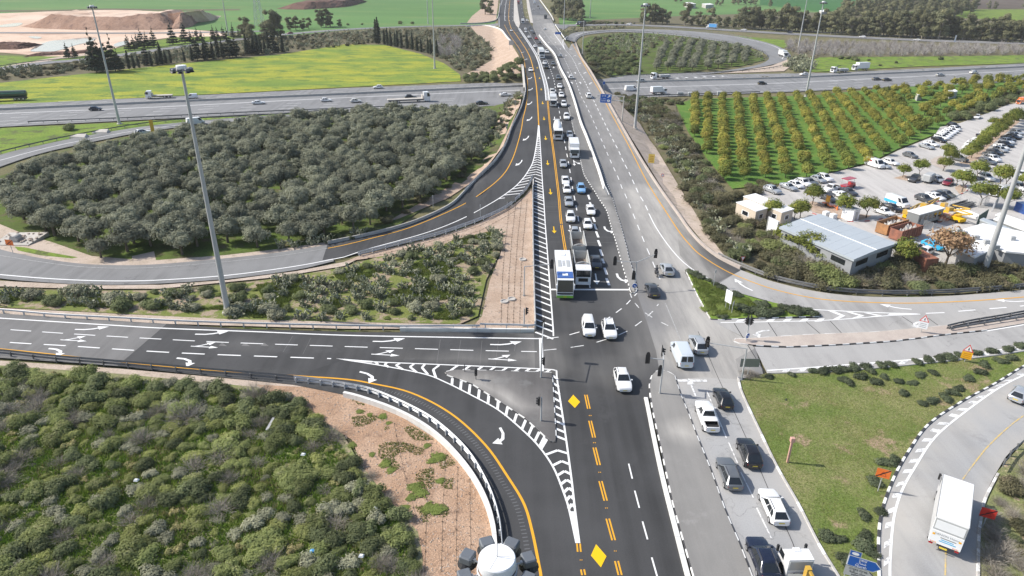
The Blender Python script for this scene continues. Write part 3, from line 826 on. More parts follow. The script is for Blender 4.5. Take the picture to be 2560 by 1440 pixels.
ml('stop_line',[(1694,953.6),(1767,954)],.5,None,'whiteworn',.125,sm=False)
ml('edge_line',[(1248,68),(1248,30),(1256,0)],.3)
ml('lane_line',[(1262,52),(1262,30),(1266,0)],.3)
# kerb-side and turning guide dots
ml('guide_line',[(1367,848),(1397.5,844.5),(1444.5,833),(1498,811),(1532,789),(1559,769),(1579,749),(1592,735)],.16,(1.7,1.7))
ml('guide_line',[(1357,878),(1414,872),(1471,863),(1548,839),(1589,816),(1626,786),(1646,762)],.16,(1.9,2.0),'whiteworn')
ml('guide_line',[(1575,735),(1581,750),(1595,769),(1607,780),(1624,791),(1640,801),(1670,816)],.16,(1.6,1.8),'whiteworn')
# hatched strip left of the carriageway
hl = [(1348,316),(1352.5,395),(1356,457),(1359,495),(1363,561),(1369,640),(1375,721),(1382.5,820),(1383.5,842)]
ml('edge_line',hl,.2)
hw_l = [(1346,316),(1341,362),(1332.5,405),(1321,427.5),(1305,450),(1280,474),(1230,508),(1149,551),(1060,585),(927,622),(860,644)]
ml('edge_line',hw_l,.24)
mark('gore_nose',[(1345,314),(1348,314),(1350,341),(1343.5,341)],M['white'])
def tab(px):
 t = sorted((y,x) for x,y in px)
 return lambda y: lerp_tab(t,y)
hlx = tab(hl)
hwx = tab(hw_l[:6])
for y8 in (175,205,240,275,315,350,390,425,465,505,545,590,640,685,735,785,835,885,935):
 y = 320 + y8 / 8
 xl,xr = hwx(y),hlx(y)
 dr = 2 + (xr - xl) * .07
 xc = xr - (xr - xl) * (.48 if y < 420 else .40)
 ml('chevron',[(hwx(y + dr) + .5,y + dr),(xc,y),(xr - .5,y + dr)],.34,sm=False)
for ya,yb,xb in ((450,444,1327),(458,452,1323),(466,460,1320),(474,468,1313),(482,477,1308),(489,485,1300),(498,493,1285)):
 t = tab([(1321,427.5),(1305,450),(1280,474),(1230,508)])
 ml('hatch_stripe',[(t(ya) + 1,ya),(xb,yb)],.34,sm=False)
for y8 in (1030,1090,1150,1200,1262,1325,1390):
 y = 320 + y8 / 8
 ml('hatch_stripe',[(1336,y - 4 + (y - 445) * .02),(hlx(y + 4),y + 4)],.34,sm=False)
ys = [480 + k / 8 for k in (40,115,190,275,335,405,495,580,660,755,860,960,1045,1150,1255)] + [640 + k / 8 for k in (75,185,295,410,530,655,775,885,1025,1155,1275,1390)] + [832]
for y in ys:
 x0 = 1333.5 + (y - 490) * .014
 x1 = hlx(y)
 ml('hatch_stripe',[(x0,y),(x1,y + (x1 - x0) * .39)],.34,sm=False)
# --- diamonds and priority-lane lines in the foreground
mark('diamond',[(1433,989),(1450,1007),(1437,1022),(1420,1005)],M['yellow'])
mark('diamond',[(1490,1363),(1516,1393),(1502,1421),(1477,1391)],M['yellow'])
for (a,b) in (((1464.5,989),(1472,1024)),((1475,1054),(1485,1096)),((1486,1121),(1497,1165)),((1501,1205),(1514,1254)),((1519,1299),(1534,1353)),((1541,1405),(1550,1440)),((1446,1361),(1448,1382)),((1456,1426),(1459,1440))):
 w = plan([a,b],R)
 mb = MB()
 for dx in (-.14,.14): ribbon(mb,offset(w,dx),.15,MARKZ,h_road)
 mb.build('priority_dash',M['orange'])
for x,y in ((1475.5,1041),(1486,1109),(1499,1183),(1516,1272.5),(1538,1380),(1452.5,1402.5)):
 for dx in (-2.2,2.2): mark('road_stud',[(x + dx - 1.2,y - 1),(x + dx + 1.2,y - 1),(x + dx + 1.2,y + 1),(x + dx - 1.2,y + 1)],M['orange'])
for a,b in (((1571.5,1161.5),(1580.5,1199)),((1586.6,1229),(1598,1272)),((1606,1306),(1618.5,1351)),((1629,1396),(1643,1445))):
 ml('lane_dash',[a,b],.15)
for a,b in (((1767,980),(1782,1017)),((1784,1022),(1816,1098)),((1821,1108),(1844,1161)),((1851,1182),(1883,1247)),((1891,1272),(1928,1348)),((1938,1376),(1959,1412))):
 ml('lane_dash',[a,b],.15,None,'whiteworn',.13)
# tar seam along the lower right lane
ml('tar_seam',[(1745,830),(1790,935),(1830,1020),(1880,1130),(1925,1235),(1975,1345),(1985,1370)],.07,None,'tar',.114)
# --- left arm
ml('edge_line',[(-300,777),(0,797),(269,814),(416,822.6),(640,831),(860,839.8),(1095,844.5),(1351,848.5)],.26)
ml('stop_line',[(1352,847),(1354.5,930)],.5,sm=False)
ml('lane_line',[(-300,806),(-35,822),(188,837),(356,847),(571,858),(860,868),(1196,878),(1342,881)],.18,(3.1,1.65,.9))
ml('lane_line',[(-300,835),(25,858),(165,866),(341,878),(487,886),(640,892),(828,898.5)],.22,(3.1,1.75))
ml('edge_line',[(-300,850),(0,874),(294,905.5),(504,925),(735,941),(860,949.5),(927,960),(1028,984),(1129,1037),(1213,1114),(1270,1195),(1310,1262),(1330,1329),(1347,1413),(1353,1450),(1362,1560)],.26,None,'orange')
mark('gore_nose',[(840,898),(932,904.5),(930,908.5),(880,905.5)],M['white'])
up = [(860,900),(927,906),(1095,913),(1350,924),(1391,928)]
dn = [(860,901),(961,917),(1061,937),(1115,958),(1179,990),(1246,1027),(1303,1074),(1347,1118),(1384,1172),(1411,1239),(1424,1282),(1441,1360)]
rt = [(1391,928),(1394,960),(1411,1071),(1428,1195),(1438,1282),(1448,1360)]
ml('edge_line',up,.2); ml('edge_line',dn,.2); ml('edge_line',rt,.2)
mark('gore_nose',[(1424.5,1281),(1438,1281),(1448,1360),(1441.5,1360)],M['white'])
for a,b,c in (((939,907),(945,913),None),((967,909),(962,913),(972,920)),((1000,910.5),(990,915),(1008,926)),((1035,912),(1025,919),(1042,933)),((1062,913),(1055,921),(1070,938)),((1098,915),(1083,926),(1090,947))):
 ml('chevron',[a,b] + ([c] if c else []),.32,sm=False)
kt = tab([(913,1098),(925,1391)])
for x in (1146,1176,1207,1238,1268,1299,1325,1351,1376):
 yt = 914.5 + (x - 1146) * .048
 ml('hatch_stripe',[(x,yt),(x - 19,yt + 13)],.32,sm=False)
for i in range(13):                                      # stripes between outer line and kerb of the island
 t = (i + .5) / 14
 dnw = [(1119,960),(1179,990),(1246,1027),(1303,1074),(1347,1118),(1358,1133)]
 kin = [(1120,944),(1182,965),(1248,1006),(1313,1050),(1360,1092),(1376,1108)]
 k = t * 5
 j = min(4,int(k)); f = k - j
 a = (dnw[j][0] + (dnw[j + 1][0] - dnw[j][0]) * f,dnw[j][1] + (dnw[j + 1][1] - dnw[j][1]) * f)
 b = (kin[j][0] + (kin[j + 1][0] - kin[j][0]) * f,kin[j][1] + (kin[j + 1][1] - kin[j][1]) * f)
 ml('hatch_stripe',[a,b],.32,sm=False)
for i in range(9):                                       # right side stripes
 y = 946 + i * 19
 ml('hatch_stripe',[(1380.5 + i * 1.1,y - 6),(1394 + i * 2.6,y + 4)],.32,sm=False)
dnx = tab(dn); rtx = tab(rt)
for y in (1128,1155,1180,1202,1222,1242,1262):
 xl,xr = dnx(y + 11),rtx(y + 8)
 ml('chevron',[(xl,y + 12),(xl + (xr - xl) * .55,y),(xr,y + 8)],.32,sm=False)
# rumble bars beside the orange line
rb = offset(plan(smooth([(860,951),(927,962),(1028,986),(1129,1039),(1213,1116),(1270,1197),(1310,1264),(1330,1331),(1347,1415)],6),R),-.75)
line('rumble_strip',None,R,h_road,M['tar_right'],.5,(.13,.32),z=.113,world=rb)
# --- right arm
ml('edge_line',[(1801,808),(1900,806.5),(2069,802),(2217,791),(2300,787)],.2)
ml('edge_line',[(2033,775.5),(2100,779),(2200,783.5),(2294,786.5)],.25)
mark('gore_nose',[(2217,789),(2225,785.5),(2295,786),(2300,788)],M['white'])
for x,y,e in ((2100,779,801),(2148,783.5,797),(2192,786,793)):
 for q in ((x - 34,y - 2),(x - 20,e)): mark('chevron',[q,(q[0] + 13,q[1]),(x + 13,(y + e) / 2 + 1),(x,(y + e) / 2 + 1)],M['white'])
for x in (1850,1925,1966,2008,2047):
 mark('hatch_stripe',[(x - 12,806),(x + 6,805.5),(x + 15,798),(x - 1,798.5)],M['white'])
for a,b in (((1752,693),(1790,707)),((1865,741),(1890,748)),((1906,755),(1930,758)),((1970,770),(2000,773))):
 mark('hatch_stripe',[a,b,(b[0] + 9,b[1] + 4),(a[0] + 14,a[1] + 8)],M['whiteworn'])
ml('lane_line',[(2314,785),(2351,784),(2405,779),(2480,773),(2560,766),(2700,750)],.25,(3.0,2.4))
ml('edge_line',[(1918,928),(2036,920),(2271,901.6),(2439,885),(2560,866),(2700,842)],.25)
ml('edge_line',[(2466,829),(2560,813),(2700,786)],.25)
for i in range(16):
 x = 1960 + i * 42
 t = tab([])if False else None
 y = lerp_tab([(1918,929),(2036,921),(2271,902.6),(2439,886),(2560,867),(2700,843)],x)
 mark('hatch_stripe',[(x,y),(x + 17,y - 1.5),(x + 7,y + 7.5),(x - 12,y + 9)],M['whiteworn'])
# slab joints in the stop lane
for a,b in (((1835,810),(1912,934)),((1920,808),(1945,846)),((2015,806),(2050,836)),((2075,804),(2105,836)),((2255,793),(2300,822)),((2320,797),(2345,815))):
 ml('slab_joint',[a,b],.12,None,'tar',.112,sm=False)
# --- curved ramp, lower right
ml('edge_line',[(2700,900),(2600,925),(2513,962),(2422,1024),(2338,1094),(2288,1168),(2254,1229),(2234,1296),(2226,1380),(2224,1440),(2226,1560)],.22)
ml('edge_line',[(2700,960),(2560,1040),(2483,1104),(2439,1155),(2399,1212),(2378,1262),(2366,1330),(2362,1440)],.13,None,'paleorange')
cw = plan(smooth([(2600,925),(2513,962),(2422,1024),(2338,1094),(2288,1168),(2254,1229),(2234,1296),(2226,1380),(2224,1440)],5),R)
ck = plan(smooth([(2590,905),(2490,960),(2408,1005),(2325,1062),(2275,1130),(2241,1190),(2218,1247),(2204,1298),(2199,1365),(2201,1440)],5),R)
sa,sb = arc(cw),arc(ck)
for i in range(27):
 d = 1.0 + i * 2.35
 if d > sa[-1]: break
 p,h = at_arc(cw,sa,d)
 q = min(ck,key=lambda c: hypot(c[0] - p[0],c[1] - p[1]))
 v = Vector((q[0] - p[0],q[1] - p[1])) * .62
 e = (p[0] + v.x + cos(h) * .5,p[1] + v.y + sin(h) * .5)
 c_,s_ = cos(h) * .42,sin(h) * .42; zz = ROADZ + .022
 mb = MB(); mb.add([(p[0] - c_,p[1] - s_,zz),(p[0] + c_,p[1] + s_,zz),(e[0] + c_ + .3 * cos(h),e[1] + s_ + .3 * sin(h),zz),(e[0] - c_ + .3 * cos(h),e[1] - s_ + .3 * sin(h),zz)],[(0,1,2,3)]); mb.build('hatch_stripe',M['whiteworn'])
# --- lane arrows (drawn in metres, heading +x, then turned to the lane)
def A_straight(): return [[(-2.2,-.12),(.6,-.12),(.6,.12),(-2.2,.12)],[(.6,-.55),(2.2,0),(.6,.55)]]
def A_left(l=1):
 body = [(-2.0,-.14 * l),(-.6,-.05 * l),(.5,.25 * l),(1.1,.62 * l),(.9,.82 * l),(.3,.5 * l),(-.7,.2 * l),(-2.0,.12 * l)]
 head = [(.55,1.15 * l),(1.35,.28 * l),(2.2,1.25 * l)]
 return [body,head]
def A_turn(l=1):
 body = [(-1.7,-.16 * l),(-.4,-.1 * l),(.75,.35 * l),(1.15,1.0 * l),(.72,1.1 * l),(.4,.65 * l),(-.5,.24 * l),(-1.7,.18 * l)]
 head = [(.25,1.0 * l),(1.65,.95 * l),(.98,2.1 * l)]
 return [body,head]
def A_both(l=1): return [[(-2.2,-.1),(1.0,-.1),(1.0,.1),(-2.2,.1)],[(1.0,-.42),(2.4,0),(1.0,.42)],[(-1.7,.06 * l),(-.9,.1 * l),(.3,.85 * l),(.15,1.05 * l),(-.9,.38 * l)],[(-.25,1.32 * l),(.7,.62 * l),(1.2,1.62 * l)]]
SH = dict(straight=A_straight(),left=A_left(1),right=A_left(-1),turnl=A_turn(1),turnr=A_turn(-1),bothl=A_both(1),bothr=A_both(-1))
def arrow(kind,a,b,mat='white',k=1.0,z=MARKZ + .003):
 p,q = plan([a,b],R)
 h = atan2(q[1] - p[1],q[0] - p[0])
 mb = MB()
 for i,poly in enumerate(SH[kind]):
  w = [(p[0] + (x * cos(h) - y * sin(h)) * k,p[1] + (x * sin(h) + y * cos(h)) * k) for x,y in poly]
  ar = sum(u[0] * v[1] - v[0] * u[1] for u,v in zip(w,w[1:] + w[:1]))
  if ar < 0: w.reverse()
  mb.add([(x,y,h_road(x,y) + z + i * .002) for x,y in w],[tuple(range(len(w)))])
 mb.build('lane_arrow',M[mat])
for x,y in ((222,827),(523,839),(968,857),(1262,865)): arrow('left',(x,y),(x + 40,y + 2.2))
for x,y in ((183,853),(510,869),(962,889),(1255,901)): arrow('bothl',(x,y),(x + 40,y + 2.2),k=.82)
for x,y,dx,dy in ((149,875,40,3),(470,899,40,3),(926,937,36,8)): arrow('turnr',(x,y),(x + dx,y + dy),k=.9)
arrow('turnr',(1262,1090),(1282,1122),k=.85)
LC = [(1343,170),(1349,196),(1353,224),(1356.5,258),(1360,297),(1364,346),(1369,408),(1376,480.6),(1385,576)]
for i,p in enumerate(LC): arrow('straight',p,(p[0] + 1.5,p[1] + 12),'yellow',.85)
for p in ((1285,71),(1293,82),(1302.5,94),(1312.5,107.5),(1322.5,123)): arrow('straight',p,(p[0] + 6,p[1] + 9),'yellow',.85)
for p in ((1310,131),(1317.5,149),(1329,196),(1330.6,224),(1329,259),(1329,298),(1320.6,346.5),(1304,408)): arrow('right',p,(p[0] - 1.5,p[1] + 12),k=1.15)
for p in ((1386.5,297.5),(1371,195),(1376,224)): arrow('straight',p,(p[0] + 1.5,p[1] + 12))
for p in ((1384,169),(1400,224)): arrow('straight',p,(p[0] + 2,p[1] + 10))
arrow('bothl',(1435,408),(1438,425)); arrow('turnl',(1512,576),(1516,598),k=1.1); arrow('turnl',(1544,697),(1549,722),k=1.1)
arrow('straight',(1490.6,699),(1494,720),k=1.0); arrow('straight',(1426,574),(1429,590))
for p in ((1420,182),(1438,183),(1430,208),(1451,208),(1372,107),(1389,107),(1401,123),(1415,139),(1361,93),(1377,93),(1352,81)): arrow('straight',p,(p[0] - 7,p[1] - 12))
for p in ((1459,183),(1473,209.6),(1446,160),(1434,140),(1424,124)): arrow('right',p,(p[0] - 7,p[1] - 12))
arrow('straight',(1730,970),(1722,950),'whiteworn',.9,.135)
arrow('right',(1853,716),(1832,707),k=1.1); arrow('right',(2244,773),(2205,771)); arrow('right',(2533,757),(2495,761))
arrow('turnl',(1898,829),(1870,831),'whiteworn',.9); arrow('turnl',(2288,807),(2250,811),'whiteworn',.9)
for x in range(3):
 for y in range(5):
  arrow('straight',(1262 + x * 9 + y * .6,12 + y * 10),(1262 + x * 9 + y * .6 + .3,20 + y * 10),'white',1.2)
  if x < 2: arrow('straight',(1302 + x * 10 + y * 2.4,12 + y * 10),(1302 + x * 10 + y * 2.6,20 + y * 10),'white',1.2)
# worn-off older marks and saw-cut grid on the left arm
for x in (555,612,660): mark('ghost_arrow',[(x,858),(x + 13,867),(x - 8,866)],M['tar_left'],z=.112)
for a,b in (((732,842),(708,882)),((778,846),(757,888)),((1101,850),(1092,910)),((1152,852),(1143,912)),((1205,853),(1200,914)),((1246,855),(1238,918)),((1290,855),(1286,880))):
 ml('saw_cut',[a,b],.05,None,'tar_left',.112,sm=False)
for a,b in (((1365,518),(1515,520)),((1366,530),(1520,532)),((1378,594),(1535,594)),((1372,606),(1536,608)),((1528,655),(1552,656)),((1527,680),(1560,680)),((1486,713),(1520,714))):
 ml('saw_cut',[a,b],.06,None,'tar_left',.112,sm=False)
def adopt(road):
 for o in list(COL.objects):
  if o.type == 'MESH' and o.parent is None and 'kind' not in o and 'label' not in o: o.parent = road
_hw = bpy.data.objects['highway']
_mr = bpy.data.objects['main_road']
for _o in list(COL.objects):
 if _o.type == 'MESH' and _o.parent is None and 'kind' not in _o and 'label' not in _o:
  v = _o.data.vertices[0].co
  _o.parent = _hw if (v.z < .13 and hw_near(v.x) - 2 < v.y < hw_far(v.x) + 2) else _mr
# ------------------------------------------------------------------ vehicles
PAINT = dict(
 white=carpaint('paint_white',(.80,.80,.80)),offwhite=carpaint('paint_off_white',(.68,.67,.64)),
 pales=carpaint('paint_pale_silver',(.60,.65,.70),.35,.1),silver=carpaint('paint_silver',(.46,.48,.50),.3,.35),grey=carpaint('paint_grey',(.16,.17,.18),.3,.3),
 dark=carpaint('paint_dark_grey',(.06,.063,.07),.3,.2),black=carpaint('paint_black',(.014,.014,.016),.22),
 navy=carpaint('paint_navy',(.012,.017,.036),.22),blue=carpaint('paint_light_blue',(.22,.42,.68)),
 red=carpaint('paint_red',(.42,.025,.03)),maroon=carpaint('paint_maroon',(.20,.012,.025)),
 cyan=carpaint('paint_cyan',(.04,.40,.68)),yellow=carpaint('paint_yellow',(.58,.36,.05)),
 bus_blue=carpaint('paint_bus_blue',(.035,.10,.34)),bus_green=carpaint('paint_bus_green',(.22,.52,.06)),
 dgreen=carpaint('paint_dark_green',(.012,.05,.035)),orange=carpaint('paint_orange',(.75,.20,.04)),
 rust=worn('rusty_orange',(.36,.145,.09),.8,.28,1.2),rusty=worn('old_amber',(.44,.22,.09),.8,.22,1.2),
 panelblue=plain('printed_blue',(.10,.36,.72),.4))
PM = PAINT['white']
class Proto:
 def __init__(self): self.parts = []
 def part(self,name,mesh,loc=(0,0,0),paint=False,subs=()):
  self.parts.append((name,mesh,loc,paint,subs))
  return self
def spawn(pr,name,label,cat,loc,rz=0.0,group=None,paint=None,parts=None,scale=None):
 root = thing(name,label,cat,loc,rz,group)
 if scale: root.scale = (scale,) * 3
 for pn,me,pl,pt,subs in pr.parts:
  if parts and pn not in parts: continue
  o = link(pn,me,root)
  o.location = pl
  if pt and paint:
   o.material_slots[0].link = 'OBJECT'
   o.material_slots[0].material = paint
  for sn,sm,sl in subs:
   s = link(sn,sm,o)
   s.location = sl
 return root
def wheel_meshes(r,w):
 mb = MB(); mb.lathe([(r * .62,-w / 2 + .01),(r * .93,-w / 2),(r,-w / 2 + .035),(r,w / 2 - .035),(r * .93,w / 2),(r * .62,w / 2 - .01)],16,'y')
 ty = mb.mesh('wheel',M['tyre'],True,40)
 mb = MB(); mb.lathe([(r * .64,-w / 2 - .004),(r * .2,-w / 2 - .012),(r * .2,w / 2 + .012),(r * .64,w / 2 + .004)],12,'y')
 return ty,mb.mesh('rim',M['rim'],True,30)
WHEEL = wheel_meshes(.33,.23)
TWHEEL = wheel_meshes(.50,.34)
SPEC = dict(  # L, W, H, cowl, roof front, roof rear, tail, belt, hood front, deck
 hatch=(4.05,1.76,1.48,.85,.15,-1.35,-1.86,.93,.72,.95),sedan=(4.6,1.80,1.44,.85,.15,-1.05,-1.75,.92,.70,1.00),
 suv=(4.5,1.86,1.66,.95,.15,-1.40,-2.10,1.05,.86,1.04),wagon=(4.65,1.80,1.50,.92,.15,-1.55,-2.20,.95,.74,.97),
 minivan=(4.4,1.82,1.82,1.25,.55,-1.98,-2.12,1.10,.92,1.05),van=(5.3,2.0,2.25,2.0,1.25,-2.52,-2.6,1.25,1.0,1.2),
 bigvan=(5.7,2.02,2.1,1.65,1.05,-2.72,-2.82,1.20,1.02,1.2),pickup=(5.3,1.86,1.78,1.05,.45,-.42,-.62,1.08,.98,1.0),
 coupe=(4.7,1.87,1.42,1.0,.2,-.9,-2.05,.93,.70,1.02))
def car_proto(kind,detail=True,roofrack=False):
 L,W,H,cw,rf,rr,tb,belt,hf,deck = SPEC[kind]
 h = L / 2
 g0 = .22
 pr = Proto()
 # lower body lofted along its length
 st = []
 xs = [-h,-h + .10,-h + .35,tb - .02 if tb > -h + .4 else -h + .5,-h * .55,-.2,cw - .25,cw,cw + (h - cw) * .45,h - .38,h - .12,h]
 for x in xs:
  u = abs(x) / h
  hwid = W / 2 * (1 - .15 * max(0,(u - .60) / .40) ** 2.4)
  if x >= cw: zt = belt - .02 + (hf - belt) * ((x - cw) / (h - cw)) ** 1.6
  elif x <= tb: zt = deck - (.10 if x < -h + .05 else 0)
  else: zt = belt
  if kind == 'pickup' and x < tb: zt = 1.02
  zb = g0 + (.16 if (u > .93) else 0)
  if x >= h - .01: zt -= .13; hwid *= .93
  if x <= -h + .01: hwid *= .95
  st.append((x,hwid,zb,zt))
 mb = MB()
 n = 9
 V = []
 for x,w,zb,zt in st:
  zm = zb + (zt - zb) * .5
  for y,z in ((-w * .80,zb),(-w * .97,zb + .12),(-w,zm),(-w * .955,zt - .06),(-w * .80,zt),(w * .80,zt),(w * .955,zt - .06),(w,zm),(w * .97,zb + .12),(w * .80,zb)): V.append((x,y,z))
 n = 10
 fs,ms = [],[]
 for i in range(len(st) - 1):
  for j in range(n):
   k = (j + 1) % n
   if kind == 'pickup' and j == 4 and st[i + 1][0] <= tb + .01 and st[i][0] > -h + .05: continue
   fs.append((i * n + j,i * n + k,(i + 1) * n + k,(i + 1) * n + j)); ms.append(1 if j in (0,8,9) else 0)
 fs.append(tuple(range(n))); ms.append(0)
 fs.append(tuple((len(st) - 1) * n + j for j in range(n - 1,-1,-1))); ms.append(0)
 mb.v,mb.f,mb.m = V,[f[::-1] for f in fs],ms
 # greenhouse: sills, pillars and roof
 wb = W / 2 - .055
 wr = W / 2 - (.29 if kind in ('sedan','coupe','hatch','wagon') else .26 if kind in ('suv','pickup','minivan') else .12)
 zb = belt - .03
 db = deck - .03 if kind in ('sedan','coupe') else zb
 ring0 = [(cw,-wb * .93,zb),(cw - .12,-wb,zb),(tb + .15,-wb,db),(tb,-wb * .88,db),(tb,wb * .88,db),(tb + .15,wb,db),(cw - .12,wb,zb),(cw,wb * .93,zb)]
 ring1 = [(rf,-wr * .9,H - .06),(rf - .12,-wr,H - .07),(rr + .12,-wr * .93,H - .09),(rr,-wr * .80,H - .08),(rr,wr * .80,H - .08),(rr + .12,wr * .93,H - .09),(rf - .12,wr,H - .07),(rf,wr * .9,H - .06)]
 mid = (rf + rr) / 2
 ring2 = [(rf - .14,-wr * .8,H - .02),(rf - .22,-wr * .86,H - .02),(rr + .22,-wr * .86,H - .03),(rr + .12,-wr * .78,H - .03),(rr + .12,wr * .78,H - .03),(rr + .22,wr * .86,H - .03),(rf - .22,wr * .86,H - .02),(rf - .14,wr * .8,H - .02)]
 b = len(mb.v)
 mb.v += ring0 + ring1 + ring2
 for a in (0,8):
  for i in range(8):
   j = (i + 1) % 8
   mb.f.append((b + a + j,b + a + i,b + a + 8 + i,b + a + 8 + j)); mb.m.append(0)
 mb.f.append(tuple(b + 16 + i for i in range(7,-1,-1))); mb.m.append(0)
 if kind == 'bigvan':
  for i in range(7):
   y = -.66 + i * .22
   mb.box(rr + .25,rf - .25,y - .05,y + .05,H - .02,H + .012,0)
 if kind == 'pickup':      # load bed: floor and inner walls
  mb.box(-h + .08,tb - .04,-W / 2 + .16,W / 2 - .16,.55,.60,1)
  for s in (-1,1): mb.box(-h + .06,tb - .03,s * (W / 2 - .17) - .02,s * (W / 2 - .17) + .02,.60,1.015,1)
  mb.box(-h + .05,-h + .1,-W / 2 + .16,W / 2 - .16,.6,1.0,1)
 pr.part('body',mb.mesh('body',[PM,M['trim']],True,32),paint=True)
 def pane(name,q,inset=.06,off=.014,u0=0.,u1=1.,v0=0.,v1=1.):
  q = [Vector(p) for p in q]
  def S(u,v): return (q[0] * (1 - u) + q[1] * u) * (1 - v) + (q[3] * (1 - u) + q[2] * u) * v
  ua,ub,va,vb = u0 + inset * (u1 - u0),u1 - inset * (u1 - u0),v0 + .07,v1 - .10
  c = [S(ua,va),S(ub,va),S(ub,vb),S(ua,vb)]
  nrm = (c[1] - c[0]).cross(c[3] - c[0]).normalized()
  ctr = sum(c,Vector()) / 4
  if nrm.dot(ctr - Vector((mid,0,belt))) < 0: nrm.negate(); c.reverse()
  m2 = MB(); m2.add([p + nrm * off for p in c] + [p - nrm * .02 for p in c],[(0,1,2,3),(0,4,5,1),(1,5,6,2),(2,6,7,3),(3,7,4,0)])
  pr.part(name,m2.mesh(name,M['glass']))
 pane('windscreen',[ring0[0],ring0[7],ring1[7],ring1[0]],.03)
 if kind == 'bigvan':
  pane('rear_window',[ring0[3],ring0[4],ring1[4],ring1[3]],.08,u1=.5)
  pane('rear_window',[ring0[3],ring0[4],ring1[4],ring1[3]],.08,u0=.5)
 elif kind != 'van': pane('rear_window',[ring0[3],ring0[4],ring1[4],ring1[3]],.05)
 cuts = {'van': [(.80,1)],'bigvan': [(.80,1)],'pickup': [(0,.45),(.45,1)],'suv': [(0,.27),(.27,.62),(.62,1)],'wagon': [(0,.26),(.26,.6),(.6,1)],'minivan': [(.62,1)]}.get(kind,[(.08,.5),(.5,1)])
 for s in ((1,2,2,1),(6,5,5,6)):
  q = [ring0[s[1]],ring0[s[0]],ring1[s[3]],ring1[s[2]]]
  for u0,u1 in cuts: pane('side_window',q,.05,u0=u0,u1=u1)
 r = .33 if kind in ('hatch','sedan','wagon','coupe') else .37
 for x in (h - .86,-h + .82):
  for s in (-1,1):
   pr.part('wheel',WHEEL[0],(x,s * (W / 2 - .10),.33),subs=[('rim',WHEEL[1],(0,0,0))] if detail else ())
 m2 = MB(); m2.box(-.02,.015,-.26,.26,0,.11)
 plate = m2.mesh('number_plate',M['plate'])
 for x in (h + .0,-h - .0): pr.part('number_plate',plate,(x - .003,0,.48 if x > 0 else .62))
 m2 = MB(); m2.box(-.18,.012,-.17,.17,-.07,.07); hl_ = m2.mesh('headlight',M['lamp'])
 m2 = MB(); m2.box(-.012,.10,-.14,.14,-.10,.10); tl_ = m2.mesh('tail_light',M['tail'])
 m2 = MB(); m2.box(-.03,.012,-.42,.42,-.09,.09); gr = m2.mesh('grille',M['trim'])
 m2 = MB(); m2.box(-.06,.06,-.10,.10,-.06,.07); mi = m2.mesh('mirror',PM)
 for s in (-1,1):
  pr.part('headlight',hl_,(h - .10,s * (W / 2 - .30),hf - .14))
  pr.part('tail_light',tl_,(-h + .02,s * (W / 2 - .30),deck - .24))
  pr.part('mirror',mi,(cw - .22,s * (W / 2 + .07),belt + .04),paint=True)
 pr.part('grille',gr,(h - .015,0,.50 + (.12 if H > 1.6 else 0)))
 if roofrack:
  m2 = MB()
  for i in range(7): m2.box(rr + .1 + i * .24,rr + .15 + i * .24,-.55,.55,H + .06,H + .10)
  for s in (-.55,.55): m2.box(rr + .05,rr + 1.65,s - .03,s + .03,H - .03,H + .10)
  pr.part('roof_rack',m2.mesh('roof_rack',M['signwhite']))
 if kind in ('suv','wagon') and not roofrack:
  m2 = MB()
  m2.box(rr + .2,rf - .2,-.02,.02,H - .02,H + .03)
  rail = m2.mesh('roof_rail',M['darkg'])
  for s in (-1,1): pr.part('roof_rail',rail,(0,s * wr * .84,0))
 return pr
CARS = {k: car_proto(k) for k in SPEC}
CARS['rackcar'] = car_proto('suv',roofrack=True)
def cab_mesh(W=2.45,Lc=2.1,z0=.55,H=2.9,slope=.18):
 """cab-over: front at x = 0, back at x = -Lc"""
 mb = MB()
 w = W / 2
 prof_ = [(-Lc,z0),(-.02,z0),(.04,z0 + .5),(.02,z0 + (H - z0) * .48),(-slope,H - .18),(-slope - .25,H),(-Lc,H - .02)]
 mb.side_prism(prof_,-w,w,0)
 return mb.mesh('cab',[PM,M['trim']])
